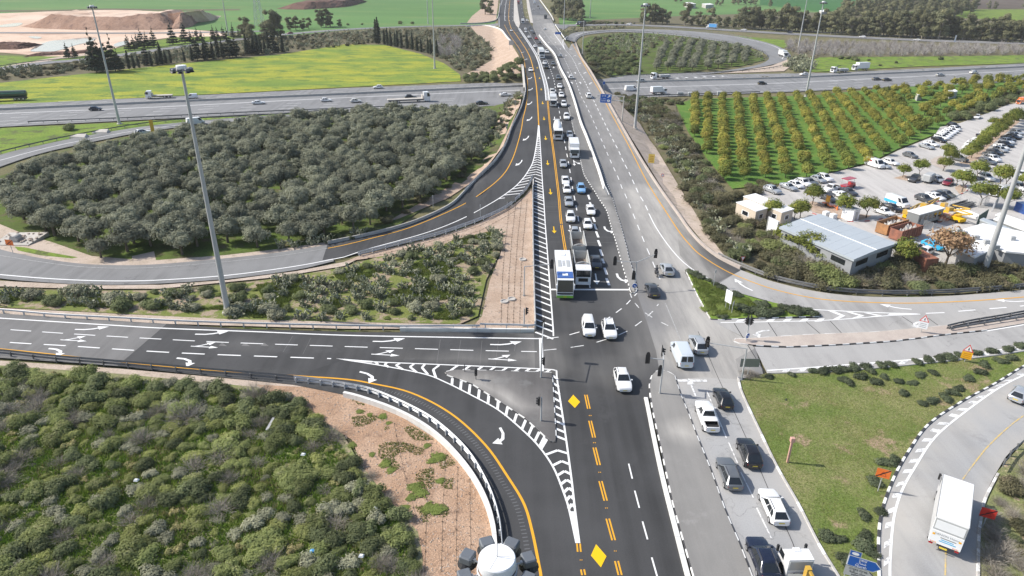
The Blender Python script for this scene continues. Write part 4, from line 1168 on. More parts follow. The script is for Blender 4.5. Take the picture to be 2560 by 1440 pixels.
def cab_parts(pr,x,W=2.45,Lc=2.1,z0=.55,H=2.9,slope=.18,roofbox=True,dark_front=True):
 pr.part('cab',cab_mesh(W,Lc,z0,H,slope),(x,0,0),True)
 w = W / 2
 zb,zt = z0 + (H - z0) * .49,H - .24
 m2 = MB(); m2.add([(.035,-w * .93,zb),(.035,w * .93,zb),(-slope + .03,w * .9,zt),(-slope + .03,-w * .9,zt),(-.1,-w * .9,zb),(-.1,w * .9,zb),(-slope - .1,w * .9,zt),(-slope - .1,-w * .9,zt)],[(0,1,2,3),(3,2,6,7),(0,4,5,1),(1,5,6,2),(0,3,7,4)])
 pr.part('windscreen',m2.mesh('windscreen',M['glass']),(x,0,0))
 for s in (-1,1):
  m2 = MB(); m2.box(-1.0,-.18,s * w - .012,s * w + .012,zb,zt - .05); pr.part('side_window',m2.mesh('side_window',M['glass']),(x,0,0))
  m2 = MB(); m2.box(-.12,.06,s * (w + .16) - .09,s * (w + .16) + .09,zb + .1,zb + .75); m2.box(-.05,0,min(s * w,s * (w + .1)),max(s * w,s * (w + .1)),zb + .6,zb + .66); pr.part('mirror',m2.mesh('mirror',M['trim']),(x,0,0))
  m2 = MB(); m2.box(-.05,.07,s * (w - .32) - .2,s * (w - .32) + .2,z0 + .12,z0 + .36); pr.part('headlight',m2.mesh('headlight',M['lamp']),(x,0,0))
 m2 = MB(); m2.box(-.05,.062,-w * .62,w * .62,z0 + .42,z0 + 1.0); pr.part('grille',m2.mesh('grille',M['black']),(x,0,0))
 m2 = MB(); m2.box(-.4,.09,-w * .98,w * .98,.38,z0 + .1); pr.part('bumper',m2.mesh('bumper',[PM]),(x,0,0),True)
 if roofbox:
  m2 = MB(); m2.rbox(-1.0,-.6,-.3,.3,H - .02,H + .07,.03); pr.part('roof_hatch',m2.mesh('roof_hatch',M['signwhite']),(x,0,0))
def truck_wheels(pr,xs,W=2.45):
 for x in xs:
  for s in (-1,1): pr.part('wheel',TWHEEL[0],(x,s * (W / 2 - .19),.5),subs=[('rim',TWHEEL[1],(0,0,0))])
def chassis(pr,x0,x1):
 mb = MB()
 for s in (-.42,.42): mb.box(x0,x1,s - .09,s + .09,.62,.86)
 x = x0 + .2
 while x < x1: mb.box(x,x + .12,-.35,.35,.66,.82); x += 1.4
 pr.part('chassis',mb.mesh('chassis',M['darkg']))
def box_truck(L=7.6,H=3.5,W=2.45,cabH=2.6,Lc=1.7):
 pr = Proto(); x1 = L / 2
 cab_parts(pr,x1,W * .94,Lc,.5,cabH,.2)
 chassis(pr,-x1 + .1,x1 - .6)
 mb = MB(); mb.rbox(-x1,x1 - Lc - .12,-W / 2,W / 2,.95,H,.03); pr.part('cargo_box',mb.mesh('cargo_box',PM),paint=True)
 mb = MB()
 for s in (-W / 2,W / 2):
  for z in (.97,H - .06): mb.box(-x1 - .01,x1 - Lc - .11,s - .02,s + .02,z,z + .07)
 pr.part('edge_rail',mb.mesh('edge_rail',M['midg']))
 truck_wheels(pr,(x1 - 1.15,-x1 + 1.5),W)
 mb = MB(); mb.box(-.03,.03,-.16,.16,-.08,.08); tl_ = mb.mesh('tail_light',M['tail'])
 for s in (-1,1): pr.part('tail_light',tl_,(-x1 - .0,s * (W / 2 - .25),.82))
 return pr
def tipper_body(pr,x0,x1,W=2.45,z0=1.15,z1=2.55):
 """open tipping body, flared walls and a rounded headboard at the front (x1)"""
 w = W / 2
 mb = MB()
 t = .10
 for s in (-1,1):
  mb.hexa([(x0,s * (w * .80),z0),(x1 - .25,s * (w * .80),z0),(x1 - .25,s * (w * .80 + t * .4),z0),(x0,s * (w * .80 + t * .4),z0),
     (x0,s * (w - t),z1),(x1,s * (w - t),z1),(x1,s * w,z1),(x0,s * w,z1)] if s > 0 else
    [(x0,-(w * .80 + t * .4),z0),(x1 - .25,-(w * .80 + t * .4),z0),(x1 - .25,-w * .80,z0),(x0,-w * .80,z0),
     (x0,-w,z1),(x1,-w,z1),(x1,-(w - t),z1),(x0,-(w - t),z1)])
  k = x0 + .3
  while k < x1 - .3:
   mb.box(k,k + .09,min(s * w * .86,s * (w + .02)),max(s * w * .86,s * (w + .02)),z0 + .1,z1 - .05); k += .8
  mb.box(x0 - .02,x1 + .02,min(s * (w - .12),s * (w + .03)),max(s * (w - .12),s * (w + .03)),z1 - .02,z1 + .10)
 mb.box(x0,x0 + .08,-w * .82,w * .82,z0,z1 - .1)
 mb.hexa([(x1 - .35,-w * .82,z0),(x1 - .25,-w * .82,z0),(x1 - .25,w * .82,z0),(x1 - .35,w * .82,z0),(x1 - .1,-w,z1),(x1,-w,z1),(x1,w,z1),(x1 - .1,w,z1)])
 arc_ = [(x1 + .0,-w * .8 + i * w * 1.6 / 10,z1 + .06 + .30 * sin(pi * i / 10)) for i in range(11)]
 for a,b in zip(arc_,arc_[1:]): mb.tube(a,b,.09,n=6)
 pr.part('tipping_body',mb.mesh('tipping_body',M_TIP))
 mb = MB(); mb.box(x0 + .08,x1 - .3,-w * .80,w * .80,z0 - .02,z0 + .06)
 pr.part('bed_floor',mb.mesh('bed_floor',M_BED))
M_TIP = worn('dusty_steel',(.52,.52,.50),.5,.12,1.2)
M_BED = worn('dirty_bed',(.20,.165,.14),.9,.2,1.5)
def tipper_proto():
 pr = Proto()
 cab_parts(pr,9.0,2.45,2.1,.5,3.0,.15)
 chassis(pr,-.1,8.4)
 tipper_body(pr,.3,6.2,2.5,1.2,2.75)
 truck_wheels(pr,(7.6,2.4,1.1))
 chassis(pr,-9.0,-.9)
 tipper_body(pr,-8.9,-1.6,2.5,1.2,2.75)
 truck_wheels(pr,(-2.2,-6.6,-7.9))
 mb = MB(); mb.box(-1.2,.4,-.08,.08,.62,.76); pr.part('tow_bar',mb.mesh('tow_bar',M['darkg']))
 return pr
def mixer_proto():
 pr = Proto(); cab_parts(pr,4.6,2.45,2.0,.5,3.0,.15); chassis(pr,-4.4,4)
 mb = MB(); mb.lathe([(.55,-4.3),(.95,-3.4),(1.2,-1.6),(1.22,.2),(.95,1.5),(.5,2.2)],18,'x',(0,0,0))
 me = mb.mesh('drum',PM,True,40)
 me.transform(Matrix.Rotation(radians(9),4,'Y')); me.transform(Matrix.Translation((0,0,2.35)))
 pr.part('drum',me,paint=True)
 mb = MB(); mb.hexa([(-4.5,-.5,2.6),(-3.9,-.5,2.6),(-3.9,.5,2.6),(-4.5,.5,2.6),(-4.8,-.75,3.6),(-3.7,-.75,3.6),(-3.7,.75,3.6),(-4.8,.75,3.6)])
 for s in (-.5,.5): mb.tube((-4.2,s,.8),(-4.1,s,2.7),.07,n=6)
 mb.box(-4.9,-4.3,-.18,.18,1.5,1.7)
 pr.part('hopper',mb.mesh('hopper',M['signgrey'])); truck_wheels(pr,(3.4,1.9,-2.0,-3.3)); return pr
def flatbed_proto(L=9.0,load=None,crane=False):
 pr = Proto(); x1 = L / 2
 cab_parts(pr,x1,2.4,2.0,.5,2.8,.18); chassis(pr,-x1 + .1,x1 - .6)
 xf = x1 - (3.1 if crane else 2.2)
 mb = MB(); mb.box(-x1,xf,-1.22,1.22,.95,1.12); mb.box(xf - .08,xf,-1.22,1.22,1.12,1.9)
 pr.part('flat_bed',mb.mesh('flat_bed',M['lightstone'] if not crane else M['signgrey']))
 truck_wheels(pr,(x1 - 1.2,-x1 + 2.6,-x1 + 1.3))
 if crane:
  mb = MB(); mb.box(xf + .15,xf + .85,-.9,.9,.9,1.5); mb.tube((xf + .5,0,1.4),(xf + .5,0,3.0),.18,n=8)
  mb.tube((xf + .5,0,3.0),(xf - 1.6,0,3.3),.13,n=6); mb.tube((xf + .5,.15,3.0),(xf + 1.1,.5,2.3),.1,n=6)
  pr.part('loader_crane',mb.mesh('loader_crane',M['black']))
 if load == 'crates':
  mb = MB()
  for i in range(4): mb.rbox(-x1 + .1 + i * 1.25,-x1 + 1.25 + i * 1.25,-1.1,1.1,1.12,1.9,.04)
  pr.part('side_boards',mb.mesh('side_boards',M['signgrey']))
 return pr
def semi_proto(kind='box',L=15.5):
 pr = Proto(); x1 = L / 2
 cab_parts(pr,x1,2.45,2.2,.5,3.5,.2); chassis(pr,-x1 + .1,x1 - .6)
 if kind == 'box':
  mb = MB(); mb.rbox(-x1,x1 - 2.7,-1.26,1.26,1.1,3.9,.03); pr.part('trailer_box',mb.mesh('trailer_box',PM),paint=True)
 elif kind == 'flat':
  mb = MB(); mb.box(-x1,x1 - 2.7,-1.25,1.25,1.05,1.3); mb.box(x1 - 2.8,x1 - 2.7,-1.25,1.25,1.3,2.6); pr.part('flat_trailer',mb.mesh('flat_trailer',M['lightstone']))
 elif kind == 'tank':
  mb = MB(); mb.lathe([(.8,-x1),(1.15,-x1 + .25),(1.15,x1 - 3.0),(.8,x1 - 2.75)],18,'x',(0,0,2.2)); pr.part('tank',mb.mesh('tank',PM,True,40),paint=True)
  mb = MB(); mb.box(-x1 + .4,x1 - 3.1,-1.2,1.2,2.5,2.72); pr.part('tank_stripe',mb.mesh('tank_stripe',carpaint('paint_mid_green',(.05,.22,.13))))
  mb = MB(); mb.box(-x1 + .3,x1 - 3.0,-.3,.3,3.32,3.4); pr.part('walkway',mb.mesh('walkway',M['midg']))
  mb = MB(); mb.box(-x1 + .5,x1 - 3.2,-1.16,1.16,.75,1.15); pr.part('side_skirt',mb.mesh('side_skirt',M['darkg']))
  mb = MB(); mb.lathe([(.1,0),(.55,.02),(.5,.04)],14,'y',(1.5,-1.2,2.1)); pr.part('round_emblem',mb.mesh('round_emblem',M['signwhite']))
 truck_wheels(pr,(x1 - 1.3,x1 - 4.2,-x1 + 1.2,-x1 + 2.5,-x1 + 3.8))
 return pr
def bus_proto():
 """coach seen from above: white body, blue front roof, dark windscreen, green bumper band"""
 pr = Proto(); h = 6.0; w = 1.27; H = 3.45
 mb = MB()
 side = [(-h,.45),(h - .1,.45),(h,.9),(h - .05,1.5),(h - .45,H - .25),(h - .9,H),(-h + .12,H),(-h,H - .2)]
 mb.side_prism(side,-w,w,0)
 pr.part('body',mb.mesh('body',PM),paint=True)
 mb = MB(); mb.rbox(h - 3.1,h - .75,-w - .006,w + .006,H - .35,H + .025,.06); pr.part('front_roof',mb.mesh('front_roof',PAINT['bus_blue']))
 mb = MB(); mb.add([(h + .008,-w * .94,1.35),(h + .008,w * .94,1.35),(h - .42,w * .92,H - .3),(h - .42,-w * .92,H - .3),(h - .3,-w * .9,1.35),(h - .3,w * .9,1.35),(h - .6,w * .9,H - .3),(h - .6,-w * .9,H - .3)],[(0,1,2,3),(3,2,6,7),(1,5,6,2),(0,3,7,4),(0,4,5,1)]); pr.part('windscreen',mb.mesh('windscreen',M['glass']))
 mb = MB(); mb.box(h - .25,h + .055,-w - .004,w + .004,.40,.78); pr.part('bumper',mb.mesh('bumper',PAINT['bus_green']))
 mb = MB(); mb.box(h - .2,h + .03,-w * .95,w * .95,.95,1.22); pr.part('front_panel',mb.mesh('front_panel',PAINT['navy']))
 for s in (-1,1):
  mb = MB()
  x = -h + .5
  while x < h - 1.6: mb.box(x,x + 1.42,s * w - .012,s * w + .012,1.75,2.85); x += 1.5
  pr.part('side_windows',mb.mesh('side_windows',M['glass']))
  mb = MB(); mb.box(h + .02,h + .34,s * (w + .06) - .09,s * (w + .06) + .09,2.0,2.75); mb.box(h - .5,h + .2,s * w - .03,s * (w) + .03,2.75,2.82); pr.part('mirror',mb.mesh('mirror',M['signwhite']))
  mb = MB(); mb.box(-.05,.065,s * (w - .3) - .2,s * (w - .3) + .2,.8,.98); pr.part('headlight',mb.mesh('headlight',M['lamp']),(h,0,0))
 mb = MB(); mb.box(h - 2.15,h - 1.35,-.42,.42,H + .02,H + .12); pr.part('roof_hatch',mb.mesh('roof_hatch',M['signwhite']))
 mb = MB(); mb.rbox(-h + 1.6,-h + 2.5,-.42,.42,H - .01,H + .1,.04); pr.part('roof_hatch',mb.mesh('roof_hatch',M['signwhite']))
 mb = MB(); mb.rbox(-1.5,1.0,-.95,-.4,H - .01,H + .06,.02); mb.rbox(-1.5,1.0,.4,.95,H - .01,H + .06,.02)
 for i in range(5): mb.box(-1.3 + i * .45,-1.1 + i * .45,-.2,.2,H - .01,H + .05)
 pr.part('air_conditioner',mb.mesh('air_conditioner',M['signgrey']))
 mb = MB(); mb.tube((h - .02,.1,1.4),(h - .4,.15,2.9),.02,n=5); mb.tube((h + .0,-.5,1.4),(h - .38,-.45,2.7),.02,n=5); pr.part('wiper',mb.mesh('wiper',M['black']))
 mb = MB(); mb.box(-.02,.02,-.26,.26,0,.12); pr.part('number_plate',mb.mesh('number_plate',M['plate']),(h + .05,0,.52))
 truck_wheels(pr,(h - 2.5,-h + 3.0),2.5)
 return pr
TRUCKS = dict(bus=bus_proto(),tipper=tipper_proto(),mixer=mixer_proto(),box=box_truck(),bigbox=box_truck(8.6,3.75,2.5,2.7,1.9),small=box_truck(6.2,3.0,2.2,2.3,1.6),
    flat=flatbed_proto(),flatcrane=flatbed_proto(9.0,'crates',True),semi=semi_proto(),semiflat=semi_proto('flat'),tank=semi_proto('tank',16))
def emoto():
 pr = Proto()
 w = wheel_meshes(.31,.13)
 for x in (-.68,.68): pr.part('wheel',w[0],(x,0,.31),subs=[('rim',w[1],(0,0,0))])
 mb = MB(); mb.side_prism([(-.75,.75),(-.2,.55),(.2,.55),(.55,.95),(.35,1.02),(.0,.85),(-.6,.92),(-.85,.9)],-.14,.14); mb.tube((.5,0,.95),(.7,0,.35),.05,n=6); mb.tube((.42,-.35,1.05),(.42,.35,1.05),.025,n=6); mb.box(-.95,-.6,-.2,.2,.85,1.15)
 pr.part('frame',mb.mesh('frame',M['darkg']))
 mb = MB(); mb.box(.55,.68,-.1,.1,.85,1.0); pr.part('headlight',mb.mesh('headlight',M['lamp']))
 return pr
MOTO = emoto()
# ------------------------------------------------------------------ plants
LEAF = dict(
 olive=leafy('olive_leaves',(.21,.22,.155),(.27,.28,.20),(.34,.345,.26),s=.35,var=.24,trans=.3),
 orange=leafy('citrus_leaves',(.20,.22,.045),(.33,.31,.06),(.44,.38,.09),s=.22,var=.25,trans=.3,t3=(.5,.66)),
 citrusg=leafy('citrus_green',(.13,.17,.035),(.22,.235,.05),(.34,.30,.06),s=.3,var=.25,trans=.2),
 euc=leafy('gum_leaves',(.15,.16,.09),(.215,.21,.115),(.27,.245,.11),s=.16,var=.3,trans=.25),
 cypress=leafy('cypress_leaves',(.025,.036,.024),(.04,.052,.033),None,s=.6,var=.25,trans=.05),
 lentisk=leafy('shrub_leaves',(.25,.29,.115),(.34,.375,.15),(.44,.45,.23),s=.3,var=.28,trans=.5),
 fresh=leafy('fresh_leaves',(.31,.345,.12),(.40,.42,.165),(.46,.46,.24),s=.6,var=.22,trans=.5),
 lentiskd=leafy('shrub_dark',(.155,.185,.09),(.215,.245,.115),(.27,.29,.15),s=.6,var=.3,trans=.45),
 greyshrub=leafy('grey_shrub',(.23,.235,.155),(.30,.30,.20),(.36,.345,.25),s=.7,var=.25,trans=.1),
 bank=leafy('bank_shrub',(.125,.125,.07),(.175,.16,.09),(.23,.19,.125),s=.2,var=.28,trans=.3),
 rosem=leafy('bed_shrub',(.06,.075,.042),(.09,.11,.06),(.14,.15,.09),s=.8,var=.25,trans=.08),
 cactus=leafy('cactus_pad',(.14,.16,.085),(.23,.245,.15),(.44,.43,.33),s=1.6,var=.2,trans=0,t3=(.50,.60)),
 twig=leafy('twigs',(.30,.27,.225),(.38,.345,.295),(.22,.19,.155),s=.8,var=.22,trans=0),
 twigl=leafy('pale_twigs',(.38,.35,.335),(.48,.45,.43),(.28,.25,.235),s=.5,var=.15,trans=0),
 grass=leafy('grass_blades',(.14,.24,.03),(.22,.30,.05),(.28,.27,.11),s=.5,var=.1,trans=.2),
 grassb=leafy('bright_grass',(.16,.21,.05),(.21,.25,.065),None,s=.5,var=.1,trans=.2),
 dry=leafy('dry_grass',(.33,.28,.13),(.25,.25,.10),None,s=.8,var=.2,trans=.1),
 rust=leafy('brown_leaves',(.26,.16,.09),(.33,.22,.13),(.16,.12,.07),s=.6,var=.2,trans=.1))
def leaf(mb,c,nrm,s,r,asp=1.0):
 n = nrm.normalized()
 u = n.orthogonal().normalized()
 a = r.uniform(0,2 * pi)
 w = n.cross(u)
 u,w = u * cos(a) + w * sin(a),w * cos(a) - u * sin(a)
 u *= s; w *= s * asp
 mb.add([c - u - w * .5,c + u * .3 - w * .9,c + u,c - u * .3 + w * .9],[(0,1,2,3)])
def cloud(mb,lobes,n,s,r,up=.35,jitter=.9,shell=.55,core=True,mi=0):
 """leaf clumps spread through lobes (centre, rx, ry, rz); an inner hull stops the sky showing through the middle"""
 mb.cur = mi
 tot = sum(l[1] * l[2] + l[1] * l[3] for l in lobes)
 for c,rx,ry,rz in lobes:
  c = Vector(c)
  if core:
   vs = []
   for k,(rr,h) in enumerate(((.0,-1),(.7,-.7),(1,0),(.7,.7),(0,1))):
    for i in range(6):
     t = 2 * pi * i / 6 + k * .4
     vs.append(c + Vector((cos(t) * rr * rx * .62,sin(t) * rr * ry * .62,h * rz * .62)))
   fs = []
   for k in range(4):
    for i in range(6):
     j = (i + 1) % 6
     fs.append((k * 6 + i,k * 6 + j,k * 6 + 6 + j,k * 6 + 6 + i))
   mb.add(vs,fs)
  m = int(n * (rx * ry + rx * rz) / tot)
  for _ in range(m):
   while True:
    d = Vector((r.gauss(0,1),r.gauss(0,1),r.gauss(0,1)))
    if d.length > .1: break
   d.normalize()
   if d.z < -.55: d.z *= -.5
   k = shell + (1.06 - shell) * r.random() ** .6
   k *= 1 + .14 * sin(d.x * 5 + c.x * 3) * sin(d.y * 5 + c.y)
   p = c + Vector((d.x * rx,d.y * ry,d.z * rz)) * k
   nrm = d + Vector((r.uniform(-1,1),r.uniform(-1,1),r.uniform(-1,1) + up)) * jitter
   leaf(mb,p,nrm,s * r.uniform(.6,1.3),r,r.uniform(.45,.9))
def twigs(mb,n,rx,rz,r,th=.02,spread=1.2,droop=.0,levels=2,base=.15):
 """bare wood: many thin forked blades from the foot outward"""
 for _ in range(n):
  a = r.uniform(0,2 * pi)
  el = r.uniform(.25,1.35)
  p = Vector((r.uniform(-1,1) * rx * base,r.uniform(-1,1) * rx * base,0))
  d = Vector((cos(a) * cos(el) * spread,sin(a) * cos(el) * spread,sin(el))).normalized()
  L = r.uniform(.55,1.0)
  pts = [p]
  for k in range(3):
   d = (d + Vector((r.uniform(-.4,.4),r.uniform(-.4,.4),r.uniform(-.25,.25) - droop))).normalized()
   p = p + Vector((d.x * rx,d.y * rx,d.z * rz)) * L / 3
   pts.append(p)
  for k in range(3):
   a_,b_ = pts[k],pts[k + 1]
   w = (b_ - a_).cross(Vector((r.uniform(-1,1),r.uniform(-1,1),r.uniform(-1,1)))).normalized() * th * (1 - k * .28)
   mb.add([a_ - w,b_ - w * .7,b_ + w * .7,a_ + w],[(0,1,2,3)])
   for _q in range(levels if k else 0):
    e = (d + Vector((r.uniform(-1,1),r.uniform(-1,1),r.uniform(-.5,.9)))).normalized()
    q = b_ + Vector((e.x * rx,e.y * rx,e.z * rz)) * r.uniform(.12,.3)
    mb.add([b_ - w * .5,q,b_ + w * .5],[(0,1,2)])
def limbs(r,h,spread,n=4,r0=.16,top=.7):
 mb = MB()
 f = Vector((r.uniform(-.1,.1),r.uniform(-.1,.1),h * .38))
 mb.tube((0,0,-.15),f,r0 * 1.25,r0 * .8,7)
 for i in range(n):
  a = 2 * pi * i / n + r.uniform(-.4,.4)
  e = Vector((cos(a) * spread * r.uniform(.5,.8),sin(a) * spread * r.uniform(.5,.8),h * r.uniform(top - .1,top + .1)))
  m = f.lerp(e,.5) + Vector((0,0,h * .05))
  mb.tube(f,m,r0 * .6,r0 * .4,6); mb.tube(m,e,r0 * .4,r0 * .15,5)
 return mb
def tree_proto(mk,seeds,bark='bark'):
 out = []
 for sd in seeds:
  r = random.Random(sd)
  tr,cr,lm = mk(r)
  out.append((tr.mesh('trunk',M[bark]),cr.mesh('crown',lm)))
 return out
def mk_olive(r):
 R_ = r.uniform(2.25,2.9)
 lob = [((cos(a) * R_ * .5,sin(a) * R_ * .5,2.7 + r.uniform(-.5,.5)),R_ * r.uniform(.42,.6),R_ * r.uniform(.42,.6),r.uniform(.7,1.2)) for a in [k * 2 * pi / 6 + r.uniform(-.5,.5) for k in range(6)]]
 lob += [((r.uniform(-.5,.5),r.uniform(-.5,.5),3.5),R_ * .5,R_ * .5,1.1),((0,0,2.3),R_ * .6,R_ * .6,1.0)]
 lob += [((r.uniform(-1,1) * R_ * .7,r.uniform(-1,1) * R_ * .7,r.uniform(2.4,3.6)),R_ * .28,R_ * .28,.6) for _ in range(4)]
 mb = MB(); cloud(mb,lob,2700,.15,r,up=.7,jitter=.55,shell=.72)
 return limbs(r,3.6,R_,4,.2),mb,LEAF['olive']
def mk_orange(key):
 def f(r):
  R_ = r.uniform(1.45,1.85)
  lob = [((0,0,2.0),R_ * .85,R_ * .85,1.35)] + [((cos(a) * R_ * .55,sin(a) * R_ * .55,1.7 + r.uniform(-.3,.7)),R_ * .5,R_ * .5,.85) for a in [k * 2 * pi / 5 + r.uniform(-.5,.5) for k in range(5)]]
  mb = MB(); cloud(mb,lob,900,.17,r,up=.6,jitter=.6,shell=.68)
  return limbs(r,2.2,R_,3,.10),mb,LEAF[key]
 return f
def mk_lot(r):
 R_ = r.uniform(1.9,2.3)
 lob = [((0,0,3.6),R_ * .8,R_ * .8,1.5)] + [((cos(a) * R_ * .6,sin(a) * R_ * .6,3.3 + r.uniform(-.5,.7)),R_ * .5,R_ * .5,.95) for a in [k * 2 * pi / 6 + r.uniform(-.4,.4) for k in range(6)]]
 mb = MB(); cloud(mb,lob,1500,.17,r,up=.6,jitter=.6,shell=.68)
 return limbs(r,3.6,R_,4,.11,.8),mb,LEAF['citrusg']
def mk_euc(r):
 h = r.uniform(11,14)
 lob = []
 for k in range(17):
  a = r.uniform(0,2 * pi); q = r.uniform(0,1)
  z = h * (.13 + .8 * q); rad = h * .27 * (1.15 - .75 * abs(q - .4))
  lob.append(((cos(a) * rad * r.uniform(.3,1),sin(a) * rad * r.uniform(.3,1),z),h * r.uniform(.10,.17),h * r.uniform(.10,.17),h * r.uniform(.08,.13)))
 mb = MB(); cloud(mb,lob,3000,.34,r,up=.6,jitter=.6,shell=.68)
 return limbs(r,h * .9,h * .28,5,.32,.75),mb,LEAF['euc']
def mk_cypress(r):
 h = r.uniform(9,11)
 lob = [((r.uniform(-.1,.1),r.uniform(-.1,.1),h * (.08 + .09 * k)),h * .098 * w,h * .098 * w,h * .085) for k,w in enumerate((.9,1.1,1.15,1.1,1.05,.95,.85,.7,.5,.3))]
 mb = MB(); cloud(mb,lob,900,.26,r,up=.9,jitter=.6)
 t = MB(); t.tube((0,0,-.1),(0,0,h * .5),.16,.08,6)
 return t,mb,LEAF['cypress']
def mk_conifer(r):
 h = r.uniform(9,12)
 lob = []
 for k in range(9):
  q = k / 8
  rad = h * .22 * (1 - q) + .25
  for j in range(4 if q < .7 else 1):
   a = r.uniform(0,2 * pi)
   lob.append(((cos(a) * rad * .5,sin(a) * rad * .5,h * (.1 + .85 * q)),rad * .62,rad * .62,h * .055))
 mb = MB(); cloud(mb,lob,1300,.3,r,up=.2,jitter=.7)
 t = MB(); t.tube((0,0,-.1),(0,0,h * .92),.2,.04,6)
 return t,mb,LEAF['cypress']
def mk_bare(r):
 t = limbs(r,3.4,2.0,5,.14,.8)
 mb = MB(); twigs(mb,130,2.6,4.0,r,.03,1.3,levels=4)
 for v in range(len(mb.v)):
  x,y,z = mb.v[v]; mb.v[v] = (x,y,z + .5)
 return t,mb,LEAF['twigl']
def mk_brown(r):
 lob = [((cos(a) * 1.2,sin(a) * 1.2,2.6 + r.uniform(-.4,.6)),1.2,1.2,.9) for a in [k * 2 * pi / 6 for k in range(6)]] + [((0,0,3.2),1.6,1.6,1.2)]
 mb = MB(); cloud(mb,lob,1500,.16,r,jitter=1,core=False,shell=.2)
 return limbs(r,3.4,2.2,5,.12,.8),mb,LEAF['rust']
TREES = dict(olive=tree_proto(mk_olive,(1,2,3,4,5)),orange=tree_proto(mk_orange('orange'),(11,12,13,14)),citrus=tree_proto(mk_orange('citrusg'),(15,16,17)),
    lot=tree_proto(mk_lot,(21,22,23)),euc=tree_proto(mk_euc,(31,32,33,34,35),'barkp'),cypress=tree_proto(mk_cypress,(41,42,43)),conifer=tree_proto(mk_conifer,(51,52,53)),
    bare=tree_proto(mk_bare,(61,62,63,64)),brown=tree_proto(mk_brown,(71,)))
QUEUE = {}
def tree(kind,name,label,p,s=1.0,group=None,rz=None,sz=None,rnd=random):
 QUEUE.setdefault(name,[]).append((s / (hypot(p.x,p.y) + 1) * (.6 if kind == 'bare' else 1),'tree',kind,label,p.copy(),s,group,sz,'tree',rnd.random()))
def tree_now(kind,name,label,p,s,group,sz,rnd):
 rz = None
 root = thing(name,label,'tree',p,rnd.uniform(0,6.28) if rz is None else rz,group)
 root.scale = (s,s,sz or s * rnd.uniform(.9,1.1))
 t,c = rnd.choice(TREES[kind])
 link('trunk',t,root); link('crown',c,root)
 return root
def mk_bush(key,lobes,n,s,seed,flat=.75,tw=0,up=.4,rough=False):
 r = random.Random(seed)
 lob = []
 for k in range(lobes):
  a = r.uniform(0,2 * pi); d = r.uniform(0,.62)
  rr = r.uniform(.34,.52)
  lob.append(((cos(a) * d,sin(a) * d,r.uniform(.22,.5) * flat + .06),rr,rr,rr * r.uniform(.7,.95) * flat + .06))
 mb = MB()
 cloud(mb,lob,n,s,r,up=up + .5,jitter=.9 if rough else .55,shell=.5 if rough else .74)
 if tw: twigs(mb,tw,.9,.9,r,.008,1.2)
 return mb.mesh('shrub',LEAF[key])
def mk_twigbush(key,n,seed,th=.011):
 r = random.Random(seed); mb = MB()
 twigs(mb,n,1.0,.85,r,th,1.5,levels=4,base=.3)
 return mb.mesh('bare_shrub',LEAF[key])
def mk_cactus(seed,pads=120):
 r = random.Random(seed); mb = MB()
 def pad(c,nrm,up,L,W):
  n = nrm.normalized(); u = up.normalized(); w = n.cross(u).normalized()
  ring = [(0,0),(.55,.22),(.95,.55),(.8,.88),(0,1.05),(-.8,.88),(-.95,.55),(-.55,.22)]
  vs = [c + w * (x * W / 2) + u * (y * L) for x,y in ring]
  mb.add([v + n * .025 for v in vs] + [v - n * .025 for v in vs],[tuple(range(8)),tuple(range(15,7,-1))] + [(i,i + 8,(i + 1) % 8 + 8,(i + 1) % 8) for i in range(8)])
  return c + u * L
 tips = []
 for _ in range(pads):
  if tips and r.random() < .66: c,up,lv = r.choice(tips[-40:])
  else: c,up,lv = Vector((max(-1,min(1,r.gauss(0,.34))),max(-1,min(1,r.gauss(0,.34))),0)),Vector((0,0,1)),0
  d = (up + Vector((r.uniform(-.8,.8),r.uniform(-.8,.8),r.uniform(-.15,.5)))).normalized()
  nr = d.orthogonal(); nr.rotate(Quaternion(d,r.uniform(0,6.28)))
  t = pad(c,nr,d,r.uniform(.28,.42),r.uniform(.2,.3))
  if t.z < 1.25 and lv < 3: tips.append((t,d,lv + 1))
 return mb.mesh('pads',LEAF['cactus'])
BUSH = dict(
 green=[mk_bush('lentisk',11,2300,.062,s) for s in (1,2,3,4)],fresh=[mk_bush('fresh',9,1900,.06,s,.65) for s in (26,27,28)],low=[mk_bush('greyshrub',6,900,.06,s,.4,60) for s in (29,30)],dark=[mk_bush('lentiskd',10,2000,.065,s) for s in (5,6,7)],
 grey=[mk_bush('greyshrub',7,1500,.06,s,.8,40) for s in (8,9)],bank=[mk_bush('bank',9,1800,.055,s,.62,170,.1,True) for s in (10,11,12)],
 bed=[mk_bush('rosem',7,1000,.085,s,.6) for s in (13,14)],twig=[mk_twigbush('twig',260,s) for s in (15,16,17)],twigl=[mk_twigbush('twigl',200,s,.014) for s in (18,19)],
 cactus=[mk_cactus(s) for s in (20,21,22,23)],dry=[mk_bush('dry',5,500,.07,24,.6)],weed=[mk_bush('grassb',5,500,.09,25,.5)])
def bush(kind,name,label,p,s,group,sz=None,cat='shrub',rnd=random):
 p = Vector(p)
 QUEUE.setdefault(name,[]).append((s / (hypot(p.x,p.y) + 1),'bush',kind,label,Vector(p),s,group,sz,cat,rnd.random()))
def bush_now(kind,name,label,p,s,group,sz,cat,rnd):
 o = link(name,rnd.choice(BUSH[kind]))
 o.location = p; o.rotation_euler = (0,0,rnd.uniform(0,6.28)); o.scale = (s,s * rnd.uniform(.8,1.2),(sz or s) * rnd.uniform(.85,1.15))
 return tag(o,label,cat,group)
